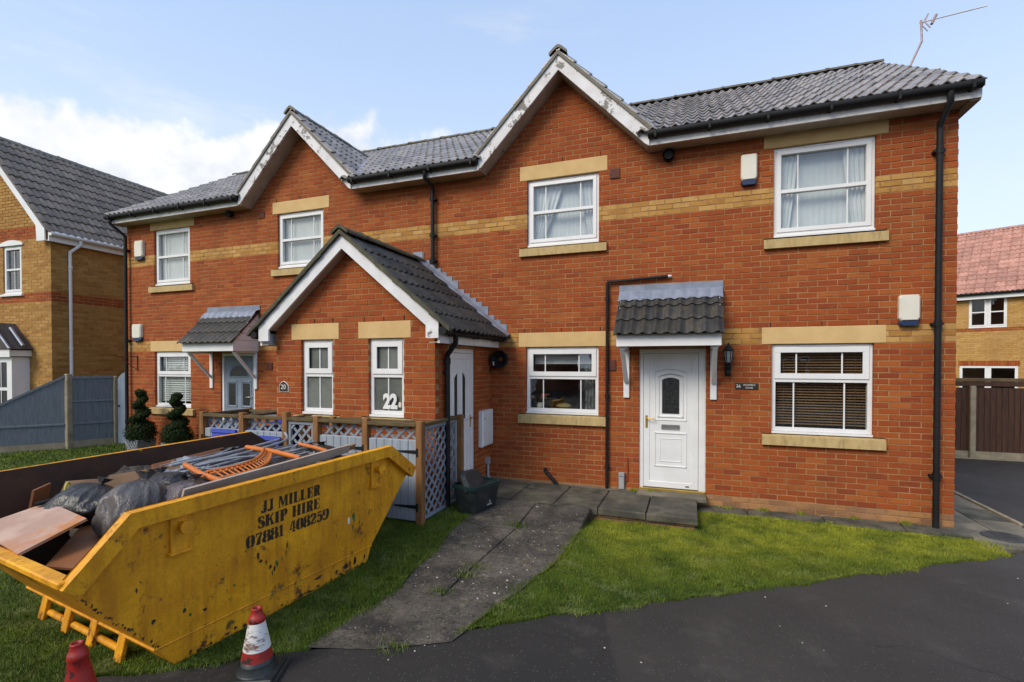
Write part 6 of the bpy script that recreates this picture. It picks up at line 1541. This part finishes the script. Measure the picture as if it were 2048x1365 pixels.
# scrapes, older green paint showing through, a torn label
rs = random.Random(5); mm_ = [mat('scrape_dark', (.03, .018, .012), (.05, .03, .02), .8, 30), mat('old_green', (.045, .21, .045), (.03, .13, .03), .6, 14), M['white'], mat('dark_green', (.015, .045, .022), None, .6)]
m = MB()
def scar(u, w, du, dw, k, n=7):
    m.cm = k; c = [(u + du * math.cos(2 * math.pi * i / n) * rs.uniform(.35, 1.2), w + dw * math.sin(2 * math.pi * i / n) * rs.uniform(.35, 1.2)) for i in range(n)]; m.add([(a, vn(b) - .0016 - .0002 * k, b) for a, b in c], [tuple(range(n))])
for u, w, du, dw, k in ((1.60, .545, .018, .045, 1), (1.62, .50, .010, .05, 1), (1.575, .58, .004, .04, 1), (1.65, .60, .004, .05, 3), (.775, .40, .016, .032, 1), (.76, .36, .01, .03, 0), (.82, .41, .006, .03, 1), (.21, .18, .014, .012, 1), (.06, .335, .018, .03, 3), (.10, .30, .01, .02, 1), (-.13, .36, .022, .03, 3), (.42, .36, .010, .018, 1), (.36, .365, .007, .01, 1), (.61, .53, .012, .05, 0), (.63, .48, .018, .02, 0), (.68, .45, .01, .03, 0), (.72, .38, .018, .03, 0), (.74, .335, .012, .02, 0), (.87, .52, .006, .06, 0), (.865, .46, .004, .05, 0), (1.40, .42, .004, .05, 3), (1.68, .46, .012, .02, 0), (1.72, .43, .008, .03, 0), (1.60, .44, .006, .04, 0), (1.63, .10, .03, .05, 0), (1.52, .08, .04, .03, 0), (1.40, .07, .02, .03, 0), (1.76, .09, .014, .04, 0), (1.2, .11, .06, .012, 0), (.20, .28, .02, .012, 0), (-.22, .62, .008, .02, 0), (-.20, .66, .004, .01, 0)):
    for _ in range(2 if k in (0, 1) else 1): scar(u + rs.uniform(-.006, .006), w + rs.uniform(-.012, .012), du * .8, dw * .8, k)
for _ in range(70):                                               # chipped paint along the rim, the seam and the end edges
    u = rs.uniform(-.22, 2.0); scar(u, 1.022 + .006 * u + rs.uniform(-.008, .004), rs.uniform(.006, .025), rs.uniform(.002, .007), 0, 6)
for _ in range(60):
    t = rs.random() ** .8; scar(-.56 + .46 * t + rs.uniform(.004, .02), .72 - .56 * t + rs.uniform(-.01, .015), rs.uniform(.003, .010), rs.uniform(.004, .012), 0, 6)
for _ in range(36):
    u = rs.uniform(0, 1.75); scar(u, .012 + rs.uniform(0, .03) ** 1, rs.uniform(.008, .03), rs.uniform(.004, .018), 0, 7)
for _ in range(60): scar(rs.uniform(-.1, 1.8), rs.uniform(.03, .9), rs.uniform(.002, .006), rs.uniform(.003, .012), rs.choice((0, 0, 0, 3, 1)), 5)
m.cm = 2; m.quad(*[(a, vn(b) - .003, b) for a, b in ((1.528, .485), (1.556, .485), (1.556, .545), (1.528, .545))])
m.build('paint_scars', mm_, SK, local=True, kind='stuff')
m = MB()                                                          # dark green remains of lettering on the end
for k in range(5):
    v = .95 + k * .11; f_ = lambda v_, t: (-.60 + .49 * t - .0045, v_, .82 - .66 * t - .003)
    m.quad(f_(v, .16), f_(v, .42 - .02 * k), f_(v + .06, .44 - .02 * k), f_(v + .06, .15))
m.build('faded_lettering', mm_[3], SK, local=True)

# ---- load. Positions are in the skip's own axes, then carried to the ground
def sk(*p): return SKM @ Vector(p)
def skthing(mb, name, mt, label, cat, group=None, smooth=False):
    mb.v = [tuple(sk(*p)) for p in mb.v]; o = mb.build(name, mt, loc=sum((Vector(p) for p in mb.v), Vector()) / len(mb.v)); return setup(o, None, label, cat, group)
rg = np.random.default_rng(3)
def heap(u, v):
    h = .58 + .36 * sst((u + .25) / .9) * 1.0
    h += .10 * math.exp(-((u - 1.9) ** 2 + (v - .5) ** 2) / .15) + .06 * math.sin(u * 7 + v * 3) * math.sin(v * 6 - u * 2)
    return h
m = MB(); m.smooth = False; nu, nv = 44, 32; us = np.linspace(.02, 2.24, nu); vs_ = np.linspace(.02, 2.05, nv)
P_ = [(u + rg.normal(0, .012), v + rg.normal(0, .012), min(heap(u, v), .16 + max(0, (u + .11)) * 9 if u < 0 else 9, 9 if u < 1.85 else .95) + rg.normal(0, .014)) for u in us for v in vs_]
m.add(P_, [(i * nv + j, i * nv + nv + j, i * nv + nv + j + 1, i * nv + j + 1) for i in range(nu - 1) for j in range(nv - 1)])
o = skthing(m, 'rubble', mat('rubble', (.075, .060, .045), (.030, .025, .022), .9, 14, bs=.6, bscale=60, dirt=(.16, .12, .08), dscale=16), None, None); o['kind'] = 'stuff'
def bagmat(name, a, b):
    m, nt, N, L, P = newmat(name); p = pos(N)
    f1 = nz(N, L, stretch(N, L, p, (1, 1, .16)), 34, 2, .5); f2 = nz(N, L, p, 6, 3, .5)
    L.new(mixc(N, L, rmp(N, L, f2, .35, .68), a, b), P.inputs['Base Color']); P.inputs['Roughness'].default_value = .40; P.inputs['Specular IOR Level'].default_value = .5
    k = N.new('ShaderNodeMath'); k.operation = 'ADD'; L.new(f1, k.inputs[0]); L.new(f2, k.inputs[1]); bump(N, L, P, k.outputs[0], .50, .025); return m
M['bag'] = bagmat('black_bag', (.014, .013, .0125), (.038, .036, .034)); M['bag2'] = bagmat('thin_black_bag', (.040, .036, .034), (.12, .105, .098)); M['bag3'] = bagmat('brown_bag', (.06, .042, .04), (.14, .11, .10))
from mathutils import noise as mno
def bag(c, r, sx, sy, sz, mt, label, tie=None, seed=0):
    """a filled sack: round below, drawn up in creases to a knotted neck"""
    m = MB(); m.smooth = True; na, nb = 96, 46; vs = []; tie = Vector(tie or (0, 0, 1)).normalized(); A_ = tie.orthogonal().normalized(); B2 = tie.cross(A_)
    for i in range(nb + 1):
        t = i / nb
        if t < .86:
            th = math.pi * (t / .86) * .965; R_ = math.sin(th) ** .85 * (1 - .18 * (t / .86) ** 2); h = -math.cos(th) * (1 if th < 1.6 else 1.02)
        else:
            q = (t - .86) / .14; R_ = .085 + (.16 * q ** 1.4 if q > .3 else 0); h = 1.0 + .30 * q
        for j in range(na):
            ph = 2 * math.pi * j / na; dirv = A_ * math.cos(ph) + B2 * math.sin(ph)
            w = ph + .55 * mno.noise(Vector((math.cos(ph) * 1.4 + seed * 5, math.sin(ph) * 1.4, t * 1.6))) + .12 * mno.noise(Vector((math.cos(ph) * 4, math.sin(ph) * 4, t * 5 + seed)))
            cr = -abs(math.sin(w * 5 + seed)) * .9 - .6 * abs(math.sin(w * 11 + 2 * seed)) - .3 * abs(math.sin(w * 23))
            amp = .040 + .17 * max(0, (min(t, .9) - .22)) ** 1.25
            lump = 1 + .20 * mno.noise(Vector((math.cos(ph) * 1.1 + seed, math.sin(ph) * 1.1, h * 1.2 + seed * 2))) + .09 * mno.noise(Vector((math.cos(ph) * 2.6, math.sin(ph) * 2.6 + seed, h * 2.6)))
            d = dirv * R_ * lump * (1 + amp * (cr + .9)) + tie * h * (.9 + .1 * lump)
            vs.append((c[0] + d.x * r * sx, c[1] + d.y * r * sy, c[2] + max(d.z, -.95) * r * sz))
    m.add(vs, [(i * na + j, i * na + (j + 1) % na, (i + 1) * na + (j + 1) % na, (i + 1) * na + j) for i in range(nb) for j in range(na)])
    return skthing(m, 'bin_bag', mt, label, 'bin bag', 'bin bags in the skip')
bag((.10, .66, .925), .275, .95, .90, .82, M['bag2'], 'big dusty black bin bag knotted on top, nearest the front rim of the skip', (.35, .25, .9), 1)
bag((.02, 1.30, .91), .25, .95, 1.22, .66, M['bag'], 'black bin bag slumped beside the big one, on the edge of the pale board', (.5, .0, .8), 2)
bag((.58, 1.20, .90), .27, 1.2, 1.25, .55, M['bag'], 'glossy black bin bag lying flat behind the two front bags', (.2, .6, .8), 3)
bag((.40, .54, .94), .21, 1.1, .8, .75, M['bag3'], 'brownish bin bag wedged behind the big front bag', (.3, .1, .9), 4)
bag((.80, .48, .96), .18, 1.3, .9, .62, M['bag3'], 'small dusty brown bag against the near rim of the skip', (.2, .2, .9), 5)
bag((1.42, 1.55, .90), .26, 1.4, 1.0, .60, M['bag'], 'grey-black bag under the heap of metal tubes', (.0, .2, 1), 6)
bag((2.02, .88, .95), .22, 1.0, 1.1, .58, M['bag'], 'black bag at the far end of the skip behind the orange frame', (.2, .2, .9), 7)
def board(pts, th, name, mt, label, cat='board'):
    m = MB(); p = [Vector(q) for q in pts]; n = (p[1] - p[0]).cross(p[2] - p[0]).normalized() * th
    m.add(p + [q - n for q in p], [(0, 1, 2, 3), (7, 6, 5, 4)] + [(k, 4 + k, 4 + (k + 1) % 4, (k + 1) % 4) for k in range(4)]); return skthing(m, name, mt, label, cat)
M['chip'] = mat('pinkish_board', (.50, .33, .25), (.40, .24, .17), .55, 5, dirt=(.46, .17, .04), dscale=3.0, dlo=.52, dhi=.66)
M['chipe'] = mat('brown_board', (.30, .115, .04), (.24, .09, .03), .6, 4)
M['tan'] = mat('tan_board', (.36, .21, .11), (.27, .15, .08), .65, 4)
M['strip'] = mat('pale_strip', (.52, .42, .34), (.42, .32, .25), .55, 5)
board([(-.56, .66, .845), (-.20, .66, .965), (-.14, 1.42, .965), (-.50, 1.62, .845)], .018, 'board', M['chip'], 'pale pinkish board lying across the near end of the skip')
board([(-.30, .10, .745), (.15, .50, .80), (-.04, 1.14, .80), (-.45, .60, .735)], .016, 'board', M['chipe'], 'orange-brown board low in the near corner of the skip')
board([(-.16, 1.78, .72), (.03, 2.02, .70), (.07, 1.98, 1.00), (-.12, 1.74, 1.01)], .016, 'board', M['chipe'], 'reddish-brown panel standing against the rear side of the skip')
board([(.00, 1.72, .86), (.20, 1.62, .86), (.26, 1.64, 1.03), (.08, 1.74, 1.04)], .016, 'board', M['tan'], 'tan board propped behind the slumped bin bag')
board([(.10, 1.72, 1.03), (.55, 1.42, 1.035), (.54, 1.40, .90), (.09, 1.70, .90)], .02, 'board', M['tan'], 'narrow tan plank edge-on behind the bin bags')
board([(.44, 1.84, 1.00), (1.20, 1.45, 1.05), (1.19, 1.43, .92), (.36, 1.84, .88)], .03, 'board', M['tan'], 'long tan panel on edge in the middle of the skip')
board([(.76, 1.80, 1.03), (1.46, 1.80, 1.075), (1.47, 1.76, .98), (.76, 1.76, .97)], .04, 'timber_length', M['chipe'], 'orange-brown length of timber lying along the rear of the load', 'timber')
board([(.14, .10, 1.155), (1.74, .16, 1.20), (1.74, .185, 1.12), (.14, .13, 1.09)], .02, 'board', M['strip'], 'long pinkish strip leaning along the near rim of the skip')
board([(1.55, .20, 1.15), (1.88, .22, 1.185), (1.88, .25, 1.13), (1.55, .23, 1.10)], .018, 'board', M['tan'], 'short brown offcut at the far end of the long strip')
m = MB(); m.tube([(-.22, 1.42, .965), (.02, 1.36, 1.00)], .016, 8); skthing(m, 'black_tube', M['black'], 'short black tube poking out over the pale board', 'tube')
m = MB(); m.smooth = True; m.tube([(.03 + .055 * math.sin(t) * .6, 1.56 + .03 * math.sin(t), .985 + .075 * math.cos(t)) for t in np.linspace(0, 6.28, 18)[:-1]], .007, 6, closed=True); skthing(m, 'yellow_loop', mat('yellow_strap', (.62, .58, .05), (.5, .46, .04), .5), 'yellow plastic strap loop behind the slumped bin bag', 'strap')
M['tube'] = mat('grey_tube', (.30, .32, .35), (.22, .235, .26), .4, 9, dirt=(.12, .11, .10), dscale=12)
TB_ = [(((.72, 1.36, 1.08), (1.05, 1.30, 1.10), (1.50, 1.36, 1.11), (1.93, 1.46, 1.12)), .016, 'thick grey tube bent at its left end, topmost of the heap'),
       (((.84, 1.20, 1.07), (1.30, 1.18, 1.10), (1.86, 1.28, 1.13), (1.96, 1.40, 1.20)), .014, 'grey tube with its far end kicked up above the rim'),
       (((.80, 1.05, 1.05), (1.35, 1.05, 1.085), (2.05, 1.02, 1.11)), .013, 'long straight grey tube in the middle of the heap'),
       (((.78, .96, 1.04), (1.30, .92, 1.07), (1.95, .85, 1.10)), .013, 'grey tube just behind the orange frame'),
       (((.95, 1.46, 1.02), (1.40, 1.42, 1.05), (1.80, 1.42, 1.06)), .012, 'grey tube at the rear of the heap'),
       (((.76, .86, 1.02), (1.05, .90, 1.03), (1.50, .92, 1.05)), .010, 'thin grey rod low in the heap'),
       (((1.70, .95, 1.10), (1.86, 1.02, 1.13), (1.93, 1.08, 1.12), (1.90, 1.14, 1.11)), .010, 'thin grey rod curling round at the far end of the heap')]
for pts, r, lab in TB_:
    m = MB(); m.smooth = True; sp_ = smooth_pts([Vector(p).to_tuple() for p in pts], 4); m.tube(sp_, r, 8); skthing(m, 'metal_tube', M['tube'], lab, 'tube', 'grey metal tubes on the load')
rt_ = random.Random(21)
for k in range(13):
    u0 = rt_.uniform(.70, 1.1); v0 = rt_.uniform(.80, 1.55); u1 = u0 + rt_.uniform(.5, 1.0); v1 = v0 + rt_.uniform(-.25, .2); w0 = 1.02 + rt_.uniform(0, .06); m = MB(); m.smooth = True
    m.tube(smooth_pts([(u0, v0, w0), ((u0 + u1) / 2, (v0 + v1) / 2 + rt_.uniform(-.04, .04), w0 + rt_.uniform(.0, .04)), (min(u1, 1.98), v1, w0 + rt_.uniform(-.02, .06))], 5), rt_.choice((.006, .008, .011)), 7); skthing(m, 'metal_tube', M['tube'], 'thin grey metal rod lying among the heap of tubes behind the orange frame', 'tube', 'thin metal rods in the heap')
def sheet(c, su, sv, amp, mt, label, seed):
    m = MB(); m.smooth = True; n = 26; vs = []
    for i in range(n + 1):
        for j in range(n + 1):
            a, b = i / n - .5, j / n - .5; q = Vector((a * 4 + seed, b * 4, seed)); vs.append((c[0] + a * su + .05 * mno.noise(q * 1.5), c[1] + b * sv + .05 * mno.noise(q * 1.5 + Vector((9, 0, 0))), c[2] + amp * (mno.noise(q) + .6 * abs(mno.noise(q * 2.4)) + .25 * mno.noise(q * 6)) - .25 * (a * a + b * b)))
    m.add(vs, [(i * (n + 1) + j, (i + 1) * (n + 1) + j, (i + 1) * (n + 1) + j + 1, i * (n + 1) + j + 1) for i in range(n) for j in range(n)]); skthing(m, 'plastic_sheet', mt, label, 'plastic sheet')
sheet((1.05, 1.62, 1.03), .62, .40, .07, M['tube'], 'crumpled grey plastic sheet at the rear of the heap of tubes', 2)
sheet((1.95, .92, 1.08), .40, .45, .06, M['bag'], 'crumpled dark plastic sheet at the far end of the load', 5)
sheet((.62, .98, 1.03), .45, .40, .07, M['bag'], 'torn black plastic sheet left of the orange frame', 8)
m = MB(); m.smooth = True
q = [(.62, 1.06, 1.03), (.80, 1.20, 1.05), (.98, 1.05, 1.05), (.80, .86, 1.03)]; m.tube(q, .011, 6, closed=True); m.tube([(.74, 1.13, 1.05), (.92, .98, 1.05)], .008, 6); m.tube([(.70, .98, 1.04), (.95, 1.16, 1.06), (1.0, 1.20, 1.06)], .008, 6)
skthing(m, 'wire_frame', M['tube'], 'grey bent wire frame left of the orange frame', 'frame')
# orange moulded frame: two posts and a curved grille between them
M['orange'] = mat('orange_plastic', (.62, .17, .020), (.50, .13, .014), .45, 6)
OFr = thing('orange_frame', tuple(sk(1.05, .75, 1.08)), 'orange plastic frame with a curved slatted grille lying on top of the load', 'frame')
def okm(mb, name): mb.v = [tuple(sk(*p)) for p in mb.v]; return mb.build(name, M['orange'], OFr)
m = MB(); m.smooth = True; m.tube([(.70, 1.10, 1.115), (.58, .62, 1.10), (.57, .30, 1.075)], .024, 10); okm(m, 'post')
m = MB(); m.smooth = True; m.tube([(1.45, 1.34, 1.125), (1.41, .90, 1.13), (1.40, .45, 1.10)], .024, 10); okm(m, 'post')
m = MB(); m.smooth = True; m.tube([(1.80, .95, 1.13), (1.72, .60, 1.13), (1.68, .40, 1.12)], .020, 8); okm(m, 'post')
arc = lambda t, o: (.60 + .82 * t, .60 + .42 * t - .20 * math.sin(math.pi * t) - o * (1 - .3 * t), 1.125 + .02 * t - o * .25)
for o in (0, .045, .16):
    m = MB(); m.smooth = True; m.tube([arc(t, o) for t in np.linspace(0, 1, 14)], .014 if o != .045 else .010, 8); okm(m, 'grille_rail')
for k in range(1, 18):
    t = k / 18; m = MB(); m.tube([arc(t, 0), arc(t, .16)], .007, 5); okm(m, 'slat')
# odds and ends of debris
rq = random.Random(9); m = MB()
for _ in range(140):
    u, v = rq.uniform(.2, 2.1), rq.uniform(.12, 1.9); w = heap(u, v) + .01; s_ = rq.uniform(.008, .03)
    T = Matrix.Translation((u, v, w)) @ Matrix.Rotation(rq.uniform(0, 6), 4, 'Z') @ Matrix.Rotation(rq.uniform(-1, 1), 4, 'X'); m.cm = rq.choice((0, 1, 2)); m.box(-s_ * rq.uniform(1, 2.5), s_, -s_ * .7, s_ * .7, -s_ * .3, s_ * .3, T)
m.v = [tuple(sk(*p)) for p in m.v]; m.build('debris', [M['tan'], M['bag'], M['pebble']], None, kind='stuff')

# ================================================================== traffic cones
def conemat(white_lo, white_hi, name):
    m, nt, N, L, P = newmat(name); tc = N.new('ShaderNodeTexCoord'); p = tc.outputs['Object']
    c = mixc(N, L, rmp(N, L, nz(N, L, p, 9, 5, .6), .35, .65), (.26, .012, .009), (.36, .018, .012))
    n = nz(N, L, p, 14, 8, .7); c = mixc(N, L, rmp(N, L, n, .56, .60), c, (.022, .018, .016))
    L.new(c, P.inputs['Base Color']); P.inputs['Roughness'].default_value = .5; return m
M['cone'] = conemat(0, 0, 'cone_red')
def sleeve():
    m, nt, N, L, P = newmat('reflective_sleeve'); tc = N.new('ShaderNodeTexCoord'); p = tc.outputs['Object']
    n = nz(N, L, stretch(N, L, p, (1, 1, 2.5)), 9, 8, .72); c = mixc(N, L, rmp(N, L, n, .50, .58), (.66, .65, .63), (.20, .16, .14)); c = mixc(N, L, rmp(N, L, n, .60, .63), c, (.30, .015, .010))
    L.new(c, P.inputs['Base Color']); P.inputs['Roughness'].default_value = .45; return m
M['sleeve'] = sleeve()
def cone(x, y, z, label, H=.50, sleeved=True, lean=(0, 0), yaw=0):
    o = thing('traffic_cone', (x, y, z), label, 'traffic cone', 'traffic cones by the skip', rot=(lean[0], lean[1], yaw))
    r = lambda h: .108 - (.108 - .030) * (h - .05) / (H - .05)
    m = MB(); b = .165
    m.bbox(-b, b, -b, b, 0, .028, .012); m.bbox(-b * .86, b * .86, -b * .86, b * .86, .026, .045, .008); m.smooth = True; m.lathe([(.125, .044), (.112, .060), (.107, .10)], (0, 0, 0), 24); m.build('base', M['bin_black'], o, local=True)
    m = MB(); m.smooth = True; m.lathe([(r(.075) + .001, .075), (r(.2), .2), (r(.35), .35), (r(H - .09), H - .09), (r(H - .085) + .006, H - .083), (r(H - .06) + .006, H - .055), (r(H - .05), H - .048), (r(H) + .001, H - .012), (r(H) + .003, H - .006), (r(H), H), (r(H) - .008, H), (r(H) - .010, H - .05)], (0, 0, 0), 24); m.build('body', M['cone'], o, local=True)
    if sleeved: m = MB(); m.smooth = True; m.lathe([(r(.185) + .0025, .185), (r(.25) + .0025, .25), (r(.355) + .0025, .355)], (0, 0, 0), 24); m.build('sleeve', M['sleeve'], o, local=True)
    m = MB(); m.smooth = True; m.lathe([(r(.046) + .012, .046), (r(.075) + .004, .078), (r(.12) + .003, .12), (r(.122), .122)], (0, 0, 0), 24); m.build('foot_ring', M['bin_black'], o, local=True)
cone(-3.085, -4.99, -.05, 'red and white traffic cone with a scuffed sleeve in front of the yellow skip', .445, yaw=R(25))
cone(-3.600, -5.685, -.06, 'worn red traffic cone standing under the near end of the skip', .505, False, (R(2), R(-2)), R(10))

# ================================================================== houses across the street, seen only in the window glass
M['opp'] = mat('opposite_brick', (.30, .12, .06), (.22, .09, .045), .9, 9)
for k, (x, lab) in enumerate(((-13.5, 'brick house across the street, opposite the left end of the flats'), (-3.0, 'brick house across the street, opposite the porch of the flats'), (8.0, 'brick house across the street, opposite the right end of the flats'))):
    o = thing('brick_house', (x, -27, 0), lab, 'house')
    y0 = -26 - (k % 2) * 1.5
    m = MB(); m.box(x - 4.2, x + 4.2, y0 - 7, y0, -.1, 5.0); m.prism([(y0, 5.0), (y0 - 7, 5.0), (y0 - 3.5, 7.3)], x - 4.19, x + 4.19, lambda a, b, d: (d, a, b)); m.build('wall', M['opp'], o)
    m = MB(); m.prism([(y0 + .3, 4.95), (y0 - 3.5, 7.45), (y0 - 7.3, 4.95), (y0 - 7.3, 5.05), (y0 - 3.5, 7.6), (y0 + .3, 5.05)], x - 4.4, x + 4.4, lambda a, b, d: (d, a, b)); m.build('roof', M['tile_left'], o)
    for wx, wz in ((-2.6, 3.4), (2.2, 3.4), (-2.6, .9)):
        m = MB(); m.box(x + wx - .75, x + wx + .75, y0, y0 + .04, wz, wz + 1.3); f_ = m.build('window', M['upvc'], o)
        m = MB(); m.box(x + wx - .68, x + wx - .03, y0 + .041, y0 + .05, wz + .07, wz + 1.23); m.box(x + wx + .03, x + wx + .68, y0 + .041, y0 + .05, wz + .07, wz + 1.23); m.build('pane', M['black'], f_)
    m = MB(); m.box(x + 1.7, x + 2.6, y0, y0 + .05, 0, 2.05); m.build('door', M['upvc'], o)
